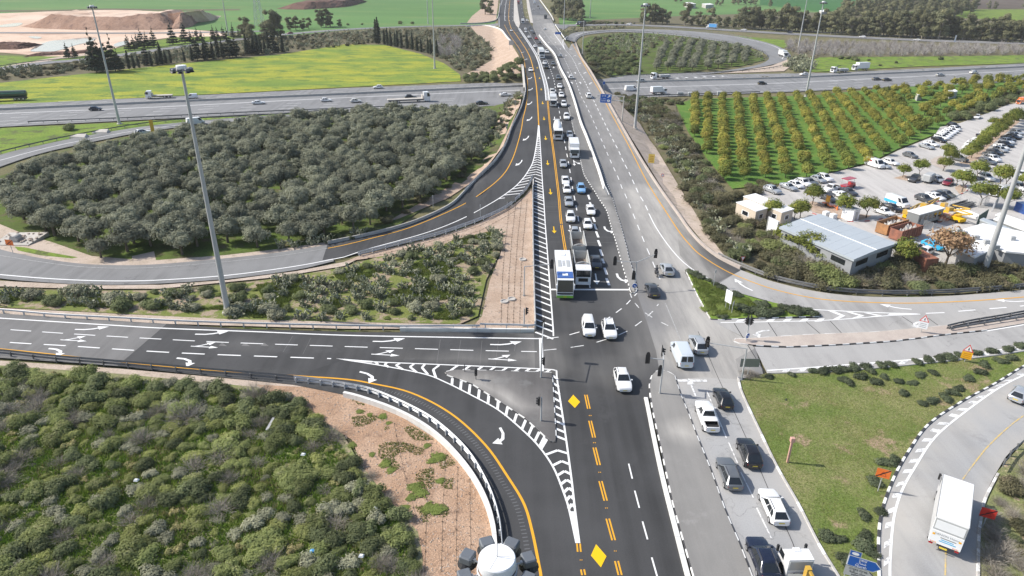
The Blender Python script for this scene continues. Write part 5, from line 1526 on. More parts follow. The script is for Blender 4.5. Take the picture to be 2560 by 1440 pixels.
def scatter(poly,n,dmin,rnd,hf=h_ground,tries=30):
 """random plan points in a polygon, no two nearer than dmin"""
 x0,x1 = min(p[0] for p in poly),max(p[0] for p in poly); y0,y1 = min(p[1] for p in poly),max(p[1] for p in poly)
 cell = dmin / 1.4142; grid = {}; out = []; fail = 0
 while len(out) < n and fail < n * tries:
  x,y = rnd.uniform(x0,x1),rnd.uniform(y0,y1)
  if not inside(poly,x,y): fail += 1; continue
  cx,cy = int(x / cell),int(y / cell)
  if any(hypot(q[0] - x,q[1] - y) < dmin for i in range(-2,3) for j in range(-2,3) for q in grid.get((cx + i,cy + j),())): fail += 1; continue
  grid.setdefault((cx,cy),[]).append((x,y)); out.append((x,y))
 return [Vector((x,y,hf(x,y) - .04)) for x,y in out]
FARM = {}
def far_mesh(kind,rnd):
 """sparser crowns for the plants that only show as a mass far away"""
 if kind not in FARM:
  k = {'green': 'lentisk','dark': 'lentiskd','grey': 'greyshrub','bank': 'bank'}.get(kind)
  if k: FARM[kind] = [mk_bush(k,6,230,.19,90 + i) for i in range(2)]
  elif kind == 'cactus': FARM[kind] = [mk_cactus(95 + i,30) for i in range(2)]
  elif kind == 'olive': FARM[kind] = [c for _,c in TREES['olive'][:2]]
  elif kind in BUSH: FARM[kind] = BUSH[kind]
  else: FARM[kind] = [c for _,c in TREES[kind][:3]]
 return rnd.choice(FARM[kind])
MASS = dict(bank_shrub='olive-brown shrubs seen as one mass far off',dark_shrub='dark shrubs seen as one mass far off',prickly_pear='prickly pear hedges far off',citrus_tree='farthest citrus trees of the older plot',olive_tree='far part of the dense olive grove',gum_tree='farthest gum trees as one wood',bare_tree='farthest leafless orchard trees')
def plant_all(limit=292):
 rnd = random.Random(5)
 for name,q in QUEUE.items():
  q.sort(key=lambda t: -t[0])
  for t in q[:limit]:
   _,what,kind,label,p,s,group,sz,cat,_r = t
   if what == 'tree': tree_now(kind,name,label,p,s,group,sz,rnd)
   else: bush_now(kind,name,label,p,s,group,sz,cat,rnd)
  rest = {}
  for t in q[limit:]: rest.setdefault(t[2],[]).append(t)
  for kind,ts in rest.items():
   me0 = far_mesh(kind,rnd)
   joined(name + '_mass',MASS.get(name,'far ' + name.replace('_',' ') + ' plants as one mass'),[(far_mesh(kind,rnd),t[4],t[5],t[9] * 6.28) for t in ts],me0.materials[0],None,3 if ts[0][1] == 'tree' else 1)
  print(name,len(q))
ORD = ['first','second','third','fourth','fifth','sixth','seventh','eighth','ninth','tenth','eleventh','twelfth','thirteenth','fourteenth','fifteenth','sixteenth','seventeenth','eighteenth','nineteenth','twentieth','twenty-first','twenty-second','twenty-third','twenty-fourth','twenty-fifth','twenty-sixth','twenty-seventh','twenty-eighth','twenty-ninth','thirtieth','thirty-first','thirty-second','thirty-third']
# ------------------------------------------------------------------ rails, walls, kerbs
def _post_mesh(h=.75):
 mb = MB(); mb.box(-.06,.06,-.08,.08,-.15,h); mb.box(-.05,.05,-.14,.02,h - .32,h - .05)
 return mb.mesh('post',M['steeld'])
POST = _post_mesh()
POSTL = (lambda mb: mb.box(-.07,.07,-.09,.09,-.15,.72).mesh('post',M['steel']))(MB())
def guardrail(px,label,uf=R,hf=h_road,side=1,gap=3.2,double=False,mat='steel',h=.75,n=5,group=None,z=.06,smooth_=True):
 pts = resample(plan(smooth(px,n) if smooth_ else px,uf),2.0)
 root = thing('guard_rail',label,'guard rail',group=group)
 def profile(off,zc):
  mb = MB(); P = [(.0,.16),(.06,.11),(.06,.05),(.0,.0),(.06,-.05),(.06,-.11),(.0,-.16)]
  rows = []
  for a,b in P:
   q = offset(pts,side * (off + a))
   rows.append([(p[0],p[1],hf(*p) + z + zc + b) for p in q])
  V = [v for rw in rows for v in rw]; m = len(pts)
  mb.add(V,[(k * m + i,k * m + i + 1,(k + 1) * m + i + 1,(k + 1) * m + i) for k in range(len(P) - 1) for i in range(m - 1)])
  return mb
 profile(.08,h - .16).build('rail',M[mat],root)
 if double: profile(.08,h - .58).build('rail',M[mat],root)
 s = arc(pts); d = .3; k = 0
 while d < s[-1] and k < 300:
  p,a = at_arc(pts,s,d)
  o = link('post',POST if mat == 'steeld' else POSTL,root)
  o.location = (p[0],p[1],hf(*p) + z); o.rotation_euler = (0,0,a)
  d += gap; k += 1
 return root
def barrier(px,label,prof_,mat,seg=3.0,gap=.03,uf=R,hf=h_road,n=5,z=.08,name='concrete_barrier',piece='barrier_segment',cat='barrier',kind=None,group=None):
 pts = resample(plan(smooth(px,n),uf),1.5); s = arc(pts)
 root = thing(name,label,cat,group=group)
 d = 0; k = 0
 while d < s[-1] - .3:
  e = min(d + seg,s[-1]); mb = MB(); m = len(prof_)
  st = [at_arc(pts,s,d + gap / 2 + (e - d - gap) * t) for t in (0,.5,1)]
  V = []
  for (p,a) in st:
   for o,h in prof_: V.append((p[0] - sin(a) * o,p[1] + cos(a) * o,hf(*p) + z + h))
  fs = [(i * m + j,i * m + (j + 1) % m,(i + 1) * m + (j + 1) % m,(i + 1) * m + j) for i in range(2) for j in range(m)]
  fs += [tuple(range(m - 1,-1,-1)),tuple(2 * m + j for j in range(m))]
  mb.add(V,[f[::-1] for f in fs]); mb.build(piece,M[mat],root)
  d = e; k += 1
 return root
JERSEY = [(.30,0),(.30,.08),(.14,.32),(.09,.85),(-.09,.85),(-.14,.32),(-.30,.08),(-.30,0)]
LOWW = lambda h,w: [(w,-.3),(w,h),(-w,h),(-w,-.3)]
def kerb_mesh(mat): return (lambda mb: mb.add(*_kb()).mesh('kerb_stone',M[mat]))(MB())
def _kb():
 P = [(.12,0),(.12,.15),(-.07,.15),(-.12,.10),(-.12,0)]
 V = [(x,o,h) for x in (-.5,.5) for o,h in P]
 return V,[tuple(range(4,-1,-1))[::-1],tuple(range(9,4,-1))] + [(i,5 + i,5 + (i + 1) % 5,(i + 1) % 5) for i in range(5)]
KM = {k: kerb_mesh(k) for k in ('kwhite','kblack','kred','conc')}
def kerb(px,label,cols=('kblack','kwhite'),uf=R,hf=h_road,step=1.0,n=5,z=.06,group=None,closed=False,smooth_=True):
 pts = resample(plan(smooth(px,n,closed) if smooth_ else px,uf),1.0)
 if closed: pts.append(pts[0])
 s = arc(pts); root = thing('kerb',label,'kerb',group=group)
 m = min(300,max(1,int(s[-1] / step))); st = s[-1] / m
 for i in range(m):
  (p,_),(q,_) = at_arc(pts,s,i * st),at_arc(pts,s,(i + 1) * st)
  o = link('kerb_stone',KM[cols[i % len(cols)]],root)
  o.location = ((p[0] + q[0]) / 2,(p[1] + q[1]) / 2,hf((p[0] + q[0]) / 2,(p[1] + q[1]) / 2) + z)
  o.rotation_euler = (0,0,atan2(q[1] - p[1],q[0] - p[0])); o.scale = (hypot(q[0] - p[0],q[1] - p[1]) - .015,1,1)
 return root
# guard rails and walls along the main road
barrier([(1308,168),(1311,200),(1313,232),(1306,262),(1295,290),(1278,325),(1266,360),(1240,403),(1199,443),(1162,482),(1126,516),(1062,548),(994,572),(904,594),(860,603),(820,611)],
  'long pale parapet curving from the bridge down the outer side of the left ramp',LOWW(.62,.11),'conc',4,name='parapet',piece='parapet_panel',cat='parapet')
guardrail([(1309,170),(1312,205),(1314,232),(1307,262),(1296,290),(1279,325),(1267,360),(1241,404),(1200,444),(1163,483)],'grey rail on the parapet above the bridge and ramp top',side=-1,gap=4,h=1.0)
guardrail([(895,640),(994,615),(1095,590),(1196,554.5),(1263,523),(1305,487),(1322,466),(1330,446)],'double guard rail on the inner edge of the ramp, over the red slope',double=True,gap=2.6,h=.85,side=-1)
barrier([(1333,455),(1332.5,500),(1333,600),(1335,700),(1337,780),(1338,826)],'low dark wall between the red slope and the hatched strip',LOWW(.75,.13),'conc',2.4,name='low_wall',piece='wall_panel',cat='wall')
guardrail([(1331,470),(1331,500),(1331.5,600),(1333.5,700),(1335.5,780),(1337,818),(1331,826),(1290,825),(1200,823)],'steel rail turning the corner at the foot of the red slope',side=1,gap=3,h=1.0,n=3)
barrier([(1336,829),(1290,829),(1200,828),(1100,827),(1000,826)],'pale concrete footing under the rail north of the left arm',LOWW(.4,.16),'concw',2.0,name='low_wall',piece='wall_panel',cat='wall')
guardrail([(-200,770),(0,783),(138,795),(287,803),(460,812),(640,818),(860,823),(1000,824.5),(1200,824)],'guard rail along the far side of the left arm',gap=3.3,side=-1,h=.8)
guardrail([(-200,872),(0,890),(140,905),(340,922),(520,938),(640,948),(735,957)],'dark double guard rail along the near side of the left arm',gap=3.3,double=True,mat='steeld',side=1,h=1.0)
guardrail([(735,957),(800,964),(860,973),(930,988),(1022,1028),(1092,1070),(1166,1140),(1216,1222),(1243,1300),(1252,1370),(1255,1440),(1258,1540)],'bright double guard rail around the curve above the white wall',gap=1.6,double=True,side=1,h=1.0)
barrier([(860,992),(900,1002),(985,1032),(1060,1072),(1120,1122),(1175,1188),(1212,1255),(1232,1320),(1238,1380),(1242,1470),(1246,1560)],'white concrete retaining wall around the near curve',[(.18,-.5),(.18,.72),(-.18,.72),(-.18,-.5)],'concw',1.9,name='retaining_wall',piece='wall_panel',cat='wall',uf=G,hf=h_ground,z=0)
barrier([(1348,90),(1366,114),(1387,139),(1402,175),(1420,210),(1436,255),(1452,310),(1466,345),(1482,388),(1497,430),(1511,476)],'long white concrete barrier down the middle of the main road',JERSEY,'concw',4,z=.24)
guardrail([(1510,474),(1515,484),(1520,496)],'short steel rail ending the white median barrier',gap=2,h=.9,z=.24,smooth_=False)
barrier([(1388,62),(1414,100)],'low pale wall at the far junction corner',LOWW(.4,.18),'concw',4,name='low_wall',piece='wall_panel',cat='wall')
barrier([(1350,0),(1376,36),(1384,52)],'pale wall beside the far junction, right side',LOWW(.6,.3),'concw',6,name='low_wall',piece='wall_panel',cat='wall')
barrier([(1439,107),(1445,124),(1454,146),(1478,182),(1509,236),(1562,331),(1602,401),(1648,473),(1693,536),(1722,578),(1752,612),(1795,646),(1851,674)],'pale pink parapet on the right edge of the main road',LOWW(.55,.2),'pinkpave',4,name='parapet',piece='parapet_panel',cat='parapet')
guardrail([(1795,643),(1851,669),(1935,700),(2036,723),(2137,735),(2237,738),(2372,735),(2560,720),(2750,694)],'guard rail along the bush bank on the right arm',gap=4,side=-1,h=.9,double=True,mat='steeld')
guardrail([(2367,826),(2400,818),(2440,810),(2500,800),(2560,789),(2700,765)],'dark guard rail on the island of the right arm',gap=3,mat='steeld',double=True,h=.85,side=1)
guardrail([(2372,829),(2440,818),(2560,799),(2700,775)],'second dark guard rail on the right arm island, nearer side',gap=3,mat='steeld',h=.7,side=-1)
guardrail([(2600,1072),(2560,1107),(2520,1146),(2498,1180)],'weathered rail beside the curved ramp at the right edge',gap=2.0,mat='steeld',h=.9,uf=G,hf=h_ground)
kerb([(2494,1186),(2470,1232),(2457,1265),(2450,1310),(2446,1346),(2444,1440),(2446,1540)],'pale kerb on the outer side of the curved ramp',('conc','kwhite'))
# highway rails and median
HWM = [(-400,292),(0,276),(400,257.5),(860,237),(1300,217),(1520,208),(2000,195),(2560,168.5),(3000,150)]
barrier(HWM,'low concrete median wall of the highway',LOWW(.75,.25),'conc',12,uf=Z0,hf=H0,n=2,name='median_wall',piece='wall_panel',cat='wall')
guardrail([(70,309),(320,299),(640,284),(980,270)],'rail on the near edge of the highway, left part',Z0,H0,gap=4,mat='steeld')
guardrail([(1525,246),(1700,240.5),(1900,233)],'rail on the near edge of the highway, right of the bridge',Z0,H0,gap=4,mat='steeld')
guardrail([(1480,196),(1600,190),(1760,184),(1880,178),(1960,165),(1975,148),(1960,124)],'rail around the outer end of the right loop',Z0,H0,gap=4,mat='steeld')
guardrail([(1900,152),(1918,146),(1912,134),(1870,116),(1790,101),(1680,86),(1560,79),(1480,83),(1445,95),(1437,108)],'rail inside the right loop ramp',R,h_road,gap=5,mat='steeld',side=-1)
guardrail([(1408,99),(1428,84),(1470,77),(1560,72.5),(1680,74),(1800,84),(1880,97)],'rail on the far side of the right loop ramp',R,h_road,gap=6,mat='steeld')
guardrail([(0,385),(100,361),(200,340),(350,314),(480,301),(690,290),(900,272)],'rail between the highway verge and the left loop ramp',Z0,H0,gap=4,mat='steeld',side=1)
guardrail([(1395,61),(1440,58),(1560,57),(1700,62.5),(1850,71),(2000,80),(2200,90),(2400,98)],'rail along the far side of the crossing road',R,h_road,gap=8,mat='steeld',side=1)
guardrail([(0,168),(105,154.5),(230,143),(400,120.5),(560,100),(700,84)],'rail along the far side of the service road',G,h_ground,gap=8,mat='steeld',side=1)
barrier([(1165,66),(1215,65),(1250,74),(1266,92),(1280,108)],'white curved wall at the far left junction corner',LOWW(.7,.25),'concw',5,name='low_wall',piece='wall_panel',cat='wall')
barrier([(1150,60),(1200,59),(1236,53),(1246,40),(1250,10)],'grey curved wall beyond the far left junction',LOWW(.8,.25),'conc',6,name='low_wall',piece='wall_panel',cat='wall')
# kerbs
kerb(kL[7:],'dotted black and white kerb on the left of the median',step=.75,z=.10)
kerb(list(reversed(kR[7:])),'dotted black and white kerb on the right of the median',step=.75,z=.10)
kerb([(1574,724),(1577,731),(1583,735),(1589,733),(1592,724)],'white rounded kerb at the median nose',('kwhite',),step=.6,z=.11)
isl_in = [(1112,934),(1135,928),(1240,930),(1379,935),(1381,960),(1389,1098),(1387,1108),(1376,1106),(1313,1048),(1246,1004),(1180,962),(1120,941)]
sheet('traffic_island',plan(isl_in,R),M['islanddark'],.10 + .13,None,2.5,thick=.13,side=M['conc'],dust=[(plan([(1130,936),(1200,965),(1290,1015)],R),1.0,.7),(plan([(1200,940),(1300,1000),(1340,1020)],R),3,.25)])
kerb([(1135,928),(1240,930),(1379,935)],'black and white kerb on the far side of the traffic island',smooth_=False)
kerb([(1379,936),(1381,960),(1389,1098),(1386,1108)],'black and white kerb on the right side of the traffic island',smooth_=False)
kerb([(1378,1107),(1313,1048),(1246,1004),(1180,962),(1120,941),(1110,934),(1135,928)],'black and white kerb on the curved side of the traffic island',smooth_=False)
islR = [(1631,940),(1640,932),(1652,929),(1664,930),(1685,941),(1700,988),(1721,1040),(1740,1091),(1774,1175),(1811,1279),(1844,1356),(1876,1440),(1915,1550),(1765,1550),(1735,1445),(1720,1393),(1683,1262),(1656,1135),(1632,1027),(1624,967)]
sheet('median',plan(islR,R),M['island'],.10 + .13,None,2.5,thick=.13,side=M['conc'],dust=[(plan([(1640,945),(1690,950)],R),2.5,.5),(plan([(1690,1080),(1730,1095)],R),1.2,.8),(plan([(1660,1000),(1760,1300),(1820,1440)],R),5,.35)])
kerb([(1640,933),(1631,941),(1624,967),(1632,1027),(1656,1135),(1683,1262),(1720,1393),(1735,1445),(1765,1550)],'black and white kerb on the left of the near median')
kerb([(1685,942),(1700,988),(1721,1040),(1740,1091),(1774,1175),(1811,1279),(1844,1356),(1876,1440),(1915,1550)],'black and white kerb on the right of the near median',('kwhite','kblack'))
kerb([(1640,932),(1652,929),(1664,930),(1684,941)],'white rounded kerb at the tip of the near median',('kwhite',),step=.7)
barrier([(1614,997),(1622,1035),(1635,1101),(1652,1180),(1668.5,1249),(1692,1340),(1718.5,1443),(1748,1550)],'low white kerb strip beside the near median',[(.22,0),(.22,.18),(-.22,.18),(-.22,0)],'concw',2.0,name='kerb_strip',piece='kerb_segment',cat='kerb')
tri = [(1716,681),(1745,742),(1777,800),(1800,801),(1900,797),(2047,793),(2040,782),(1967,767),(1900,752),(1824,729),(1767,700),(1730,678)]
sheet('traffic_island',plan(tri,R),M['verge'],.10 + .13,None,None,thick=.13,side=M['conc'])
kerb([(1716,682),(1745,742),(1776,799)],'white segmented kerb on the left of the planted island',('kwhite','conc'),smooth_=False)
kerb([(1776,800),(1800,801),(1900,797),(2047,793)],'black and white kerb on the near side of the planted island',smooth_=False)
kerb([(2040,782),(1967,767),(1900,752),(1824,729),(1767,700),(1730,678)],'plain kerb on the far side of the planted island',('conc',),step=2)
isl3 = [(1832,854),(1840,850),(1868,849.5),(2036,839),(2187,833),(2372,816),(2470,806),(2700,772),(2700,788),(2560,811),(2466,827),(2372,837),(2237,854),(2086,864),(1969,869),(1880,865),(1846,860)]
sheet('median',plan(isl3,R),M['pinkpave'],.10 + .13,None,None,thick=.13,side=M['conc'])
kerb([(2466,827),(2372,837),(2237,854),(2086,864),(1969,869),(1900,866),(1851,861)],'bold black and white kerb along the right arm island',('kwhite','kblack'),step=1.0)
kerb([(1851,861),(1838,857),(1832,853.5),(1840,850),(1868,849.5)],'white rounded kerb at the nose of the right arm island',('kwhite',),step=.7)
kerb([(1868,849.5),(2036,839),(2187,833),(2372,816),(2560,793)],'faded dashed kerb on the far side of the right arm island',('conc','kwhite'),step=1.6)
kerb([(1845,945),(1855,985),(1901,1084),(1945,1175),(1995,1262),(2046,1363),(2093,1440),(2160,1550)],'worn white kerb along the lawn',('conc','kwhite','conc','conc'),step=1.3)
kerb([(2600,902),(2560,916),(2486,961),(2405,1005),(2321,1062),(2271,1129),(2237,1189),(2214,1246),(2200,1297),(2195,1364),(2197,1440),(2203,1540)],'black and white kerb around the lawn on the curved ramp',step=1.0)
kerb([(1918,934),(2070,931),(2271,914),(2439,896),(2600,873)],'pale kerb on the far edge of the lawn',('conc',),step=2)
# ------------------------------------------------------------------ bridge over the highway
def bridge():
 root = thing('overpass_bridge','concrete bridge carrying the main road over the highway','bridge')
 ys = []
 for side,tab_ in ((0,LE),(1,RE)): pass
 y0,y1 = hw_near(20) - 8,hw_far(20) + 9
 k = 12
 V = []
 for i in range(k + 1):
  y = y0 + (y1 - y0) * i / k
  for x,dz in ((lerp_tab(LE,y) - .5,.02),(lerp_tab(RE,y) + .5,.02),(lerp_tab(RE,y) + .5,-1.3),(lerp_tab(LE,y) - .5,-1.3)): V.append((x,y,prof(y) + dz))
 fs = [(i * 4 + j,i * 4 + (j + 1) % 4,(i + 1) * 4 + (j + 1) % 4,(i + 1) * 4 + j) for i in range(k) for j in range(4)] + [(3,2,1,0),tuple(k * 4 + j for j in range(4))]
 mb = MB(); mb.add(V,fs); mb.build('deck',M['conc'],root)
 ym = (hw_near(20) + hw_far(20)) / 2
 for y in (hw_near(20) + 1.2,ym,hw_far(20) - 1.2):
  xa,xb = lerp_tab(LE,y),lerp_tab(RE,y)
  for q in range(4):
   x = xa + 3 + (xb - xa - 6) * q / 3
   dy = _line_y(_n0,_n1,x) - _line_y(_n0,_n1,20)
   mb = MB(); mb.tube((x,y + dy,-.2),(x,y + dy,prof(y) - 1.2),.55,n=12); mb.build('pier',M['conc'],root)
bridge()
# ------------------------------------------------------------------ tall floodlight masts
def mast(base_px,top=None,h=None,label='',uf=G,head=True,r0=.42,r1=.16,zt=None,cap=.63,group='tall floodlight masts'):
 b = uf(*base_px)
 if top: h = height_for_top(b,top)
 root = thing('light_mast',label,'light mast',b,0,group)
 mb = MB(); mb.tube((0,0,-.3),(0,0,h - .3),r0,r1,14); mb.build('mast_pole',M['pole'],root,True)
 mb = MB(); mb.lathe([(r0 * 1.9,-.2),(r0 * 1.9,.16),(r0 * 1.2,.2),(r0 * 1.1,.9)],14); mb.build('base_plate',M['conc'],root)
 if head: mast_head(root,h,cap)
 return root,h
def mast_head(root,h,cap,n=8,rot=.2):
 mb = MB(); mb.lathe([(cap * .98,h - .42),(cap * 1.02,h - .36),(cap * .98,h - .04),(cap * .93,h),(cap * .05,h + .02)],40); c = mb.build('cap',M['signwhite'],root,True,30)
 mb = MB(); mb.tube((0,0,h),(0,0,h + .62),.012,n=6)
 for a in (.1,2.2,4.3): mb.tube((0,0,h + .022),(cap * .9 * cos(a),cap * .9 * sin(a),h + .004),.006,n=4)
 mb.build('lightning_rod',M['midg'],root)
 mb = MB()
 for i in range(24):
  a,b = 2 * pi * i / 24,2 * pi * (i + 1) / 24
  for z in (h - .62,h - .5): mb.tube((cap * 1.05 * cos(a),cap * 1.05 * sin(a),z),(cap * 1.05 * cos(b),cap * 1.05 * sin(b),z),.03,n=5)
 for i in range(6): a = 2 * pi * i / 6; mb.tube((0,0,h - .55),(cap * 1.05 * cos(a),cap * 1.05 * sin(a),h - .55),.03,n=5)
 mb.build('ring_frame',M['steel'],root)
 for i in range(n):
  a = rot + 2 * pi * i / n
  arm = MB(); arm.tube((cap * 1.0,0,h - .56),(cap * 1.42,0,h - .56),.035,n=6); arm.box(cap * 1.32,cap * 1.42,-.06,.06,h - .62,h - .48)
  ao = arm.build('bracket',M['steel'],root); ao.rotation_euler = (0,0,a)
  x = cap * 1.78
  fl = MB(); fl.rbox(x - .22,x + .22,-.24,.24,h - .62,h - .34,.04); f = fl.build('floodlight',M_FLOOD,root); f.rotation_euler = (0,0,a)
  g = MB(); g.lathe([(.30,0),(.34,.05),(.22,.22),(.1,.3)],14,'z',(x + .02,0,h - .86)); gl = g.build('reflector',M['black'],f)
M_FLOOD = worn('grey_housing',(.125,.14,.16),.5,.1,4)
mast((570,782),163,label='tall grey floodlight mast in the cactus strip beside the left arm')
mast((299,310),13,label='tall grey mast on the verge between highway and loop ramp')
mast((1087,171),None,34,label='tall mast at the edge of the flowering field')
mast((1587,321),None,35,label='tall mast on the pale bank right of the main road')
mast((2014,242),3,label='tall mast at the top edge of the citrus orchard')
mast((2459,682),None,35,label='thick tall mast rising from the bush bank at the right edge',r0=.5)
mast((571,90),None,32,label='distant mast left of the pylon, behind the conifers')
mast((1070,59),None,32,label='distant mast on the green field, left of the far junction')
mast((1409,74),None,32,label='distant mast in front of the far gum trees, right of the junction')
mast((1475,44),None,32,label='farthest thin mast beside the far gum trees',head=False)
mast((1996,118),None,33,label='distant mast left of the bare orchard')
mast((1456,134),52,label='shorter grey lamp pole inside the right loop',r0=.22,r1=.12,head=False)
# near mast: its head is at the bottom edge of the photo
_nb = on_plane(1243,1393,29.5)
_r = thing('light_mast','nearest floodlight mast, white round cap seen from above at the bottom edge','light mast',(_nb.x,_nb.y,0),0,'tall floodlight masts')
mb = MB(); mb.tube((0,0,-.3),(0,0,29.0),.42,.16,14); mb.build('mast_pole',M['pole'],_r,True)
mast_head(_r,29.5,.62,8,radians(20))
# ------------------------------------------------------------------ traffic lights
def signal_head(root,loc,rz,lamps=3,back=True):
 """black three-lamp head; lamps face local -y"""
 mb = MB(); mb.rbox(-.17,.17,-.12,.12,-.5,.5,.04);
 hd = mb.build('signal_head',M['black'],root); hd.location = loc; hd.rotation_euler = (0,0,rz)
 for i,z in enumerate((.32,0,-.32)):
  mb = MB(); mb.lathe([(.115,0),(.115,.02)],12,'y',(0,-.14,z)); mb.build('lamp',M['lens'],hd)
  mb = MB()
  for k in range(7):
   a,b = pi * k / 7 - .1,pi * (k + 1) / 7 - .05
   mb.add([(.13 * cos(a),-.12,z + .13 * sin(a)),(.13 * cos(b),-.12,z + .13 * sin(b)),(.13 * cos(b),-.30,z + .12 * sin(b)),(.13 * cos(a),-.30,z + .12 * sin(a))],[(0,1,2,3)])
  mb.build('visor',M['black'],hd)
 if back:
  mb = MB(); mb.box(-.27,.27,.10,.115,-.62,.62); mb.build('backboard',M['black'],hd)
  mb = MB(); mb.lathe([(.22,0),(.22,.02)],14,'y',(0,.10,.74)); mb.build('round_board',M['black'],hd)
 return hd
def signal(base_px,h,label,arms=(),heads=(),uf=R):
 b = uf(*base_px)
 root = thing('traffic_light',label,'traffic light',b,0,'traffic lights')
 mb = MB(); mb.tube((0,0,-.1),(0,0,h),.11,.08,10); mb.build('signal_pole',M['pole'],root,True)
 mb = MB(); mb.rbox(-.2,.2,-.2,.2,0,.12,.03); mb.build('foot',M['midg'],root)
 for (dx,dy,dz,rz) in arms:
  mb = MB(); mb.tube((0,0,h - .05),(dx,dy,h + dz),.07,.05,8); mb.build('signal_arm',M['pole'],root,True)
  signal_head(root,(dx,dy,h + dz - .1),rz)
 for (z,ang,rz) in heads: signal_head(root,(.3 * cos(ang),.3 * sin(ang),z),rz)
 return root
N_,S_,E_,W_ = pi,0,pi / 2,-pi / 2     # direction the lamps face
signal((1352,947),5.2,'signal pole at the left arm stop line with a long arm',[(.35,4.4,.5,W_)],[(2.6,0,W_)])
signal((1310,739),5.0,'signal pole on the red slope with an arm over the hatched strip',[(4.2,.6,.15,N_)])
signal((1585,727),5.0,'signal pole on the median nose with arms to both sides',[(-3.4,.1,.1,N_),(3.1,1.1,.9,S_)],[(2.6,pi,N_)])
signal((1648.5,987),5.0,'signal pole on the near median with an arm to the left',[(-1.9,.05,.15,N_),(.2,1.6,.15,E_)],[(3.2,2.4,N_)])
signal((1853,950),4.6,'signal pole beside the lawn corner with a long arm left',[(-4.6,.9,.2,S_)])
signal((1864.5,853),3.6,'signal pole with two heads on the right arm island',(),[(3.2,pi,W_),(3.2,0,E_)])
signal((1310,816),2.9,'small signal post in the corner of the red slope',(),[(2.5,0,E_)])
signal((1352,1056),3.4,'signal post on the near point of the traffic island',(),[(2.9,pi,W_)])
# ------------------------------------------------------------------ signs
def text(s,size,mat,parent,loc,rot=(pi / 2,0,0),name='lettering',align='CENTER'):
 cu = bpy.data.curves.new('t','FONT'); cu.body = s; cu.size = size; cu.align_x = align; cu.align_y = 'CENTER'; cu.extrude = .003
 to = bpy.data.objects.new('t',cu); COL.objects.link(to)
 dg = bpy.context.evaluated_depsgraph_get()
 me = bpy.data.meshes.new_from_object(to.evaluated_get(dg))
 bpy.data.objects.remove(to)
 me.name = name; me.materials.clear(); me.materials.append(mat)
 o = link(name,me,parent); o.location = loc; o.rotation_euler = rot
 return o
def post(root,h,x=0,r=.045,mat='pole',tilt=0):
 mb = MB(); mb.tube((x,0,-.2),(x,0,h),r,n=8); return mb.build('sign_post',M[mat],root)
def panel(root,x0,x1,z0,z1,mat,y=0,name='sign_panel',border=None,poly=None,t=.03):
 poly = poly or [(x0,z0),(x1,z0),(x1,z1),(x0,z1)]
 mb = MB(); mb.cur = 0
 n = len(poly)
 mb.add([(p[0],y - t,p[1]) for p in poly] + [(p[0],y,p[1]) for p in poly],[tuple(range(n)),tuple(range(2 * n - 1,n - 1,-1))] + [(n + i,n + (i + 1) % n,(i + 1) % n,i) for i in range(n)])
 mb.m = [0] + [1] * (n + 1)
 if border:
  cx,cz = sum(p[0] for p in poly) / n,sum(p[1] for p in poly) / n
  k = border[1]
  q = [(cx + (p[0] - cx) * k,cz + (p[1] - cz) * k) for p in poly]
  mb.add([(p[0],y - t - .006,p[1]) for p in q],[tuple(range(n))]); mb.m[-1] = 2
 return mb.build(name,[M[mat],M['signback'],M[border[0]] if border else M['signback']],root)
def disc(root,r,z,mat,y=-.05,name='sign_disc',edge=None):
 mb = MB(); mb.lathe([(r,0),(r,.03)],20,'y',(0,y,z)); d = mb.build(name,M[mat],root)
 return d
FLAT = (pi / 2,0,0)
# blue gantry sign
b = R(1555,303)
g = thing('gantry_sign','blue overhead direction sign on a grey cantilever beside the main road','road sign',b,radians(-14))
hg = height_for_top(b,240)
mb = MB(); mb.tube((0,0,-.2),(0,0,hg),.2,.16,10); mb.build('gantry_post',M['lightstone'],g,True)
mb = MB()
for z in (hg - .1,hg - 1.5): mb.tube((.3,0,z),(-8.0,0,z),.13,n=8)
for i in range(7): mb.tube((-i * 1.3,0,hg - .1),(-i * 1.3 - .65,0,hg - 1.5),.05,n=6); mb.tube((-i * 1.3 - .65,0,hg - 1.5),(-i * 1.3 - 1.3,0,hg - .1),.05,n=6)
mb.build('gantry_beam',M['signgrey'],g)
pn = panel(g,-7.1,-3.6,hg - 2.3,hg + .35,'signwhite',-.2,border=('bluesign',.95))
zc = hg - .98
text('םורד',.62,M['signwhite'],pn,(-6.0,-.25,zc + .72)); text('ﺏﻮﻨﺟ',.55,M['signwhite'],pn,(-6.0,-.25,zc)); text('South',.6,M['signwhite'],pn,(-6.0,-.25,zc - .65))
mb = MB(); mb.add([(-4.9,-.25,zc + .35),(-4.75,-.25,zc + .2),(-4.25,-.25,zc + .7),(-4.4,-.25,zc + .85)],[(0,1,2,3)]); mb.add([(-4.65,-.252,zc + .95),(-4.15,-.252,zc + .45),(-3.95,-.252,zc + 1.15)],[(0,1,2)]); mb.build('arrow_mark',M['signwhite'],pn)
mb = MB(); mb.add([(-4.5 + .5 * cos(2 * pi * i / 20),-.25,zc - .62 + .36 * sin(2 * pi * i / 20)) for i in range(20)],[tuple(range(20))]); mb.build('road_shield',M['signwhite'],pn)
mb = MB(); mb.add([(-4.5 + .12 * cos(2 * pi * i / 10),-.256,zc - .62 + .12 * sin(2 * pi * i / 10)) for i in range(10)],[tuple(range(10))]); mb.build('shield_mark',M['bluesign'],pn)
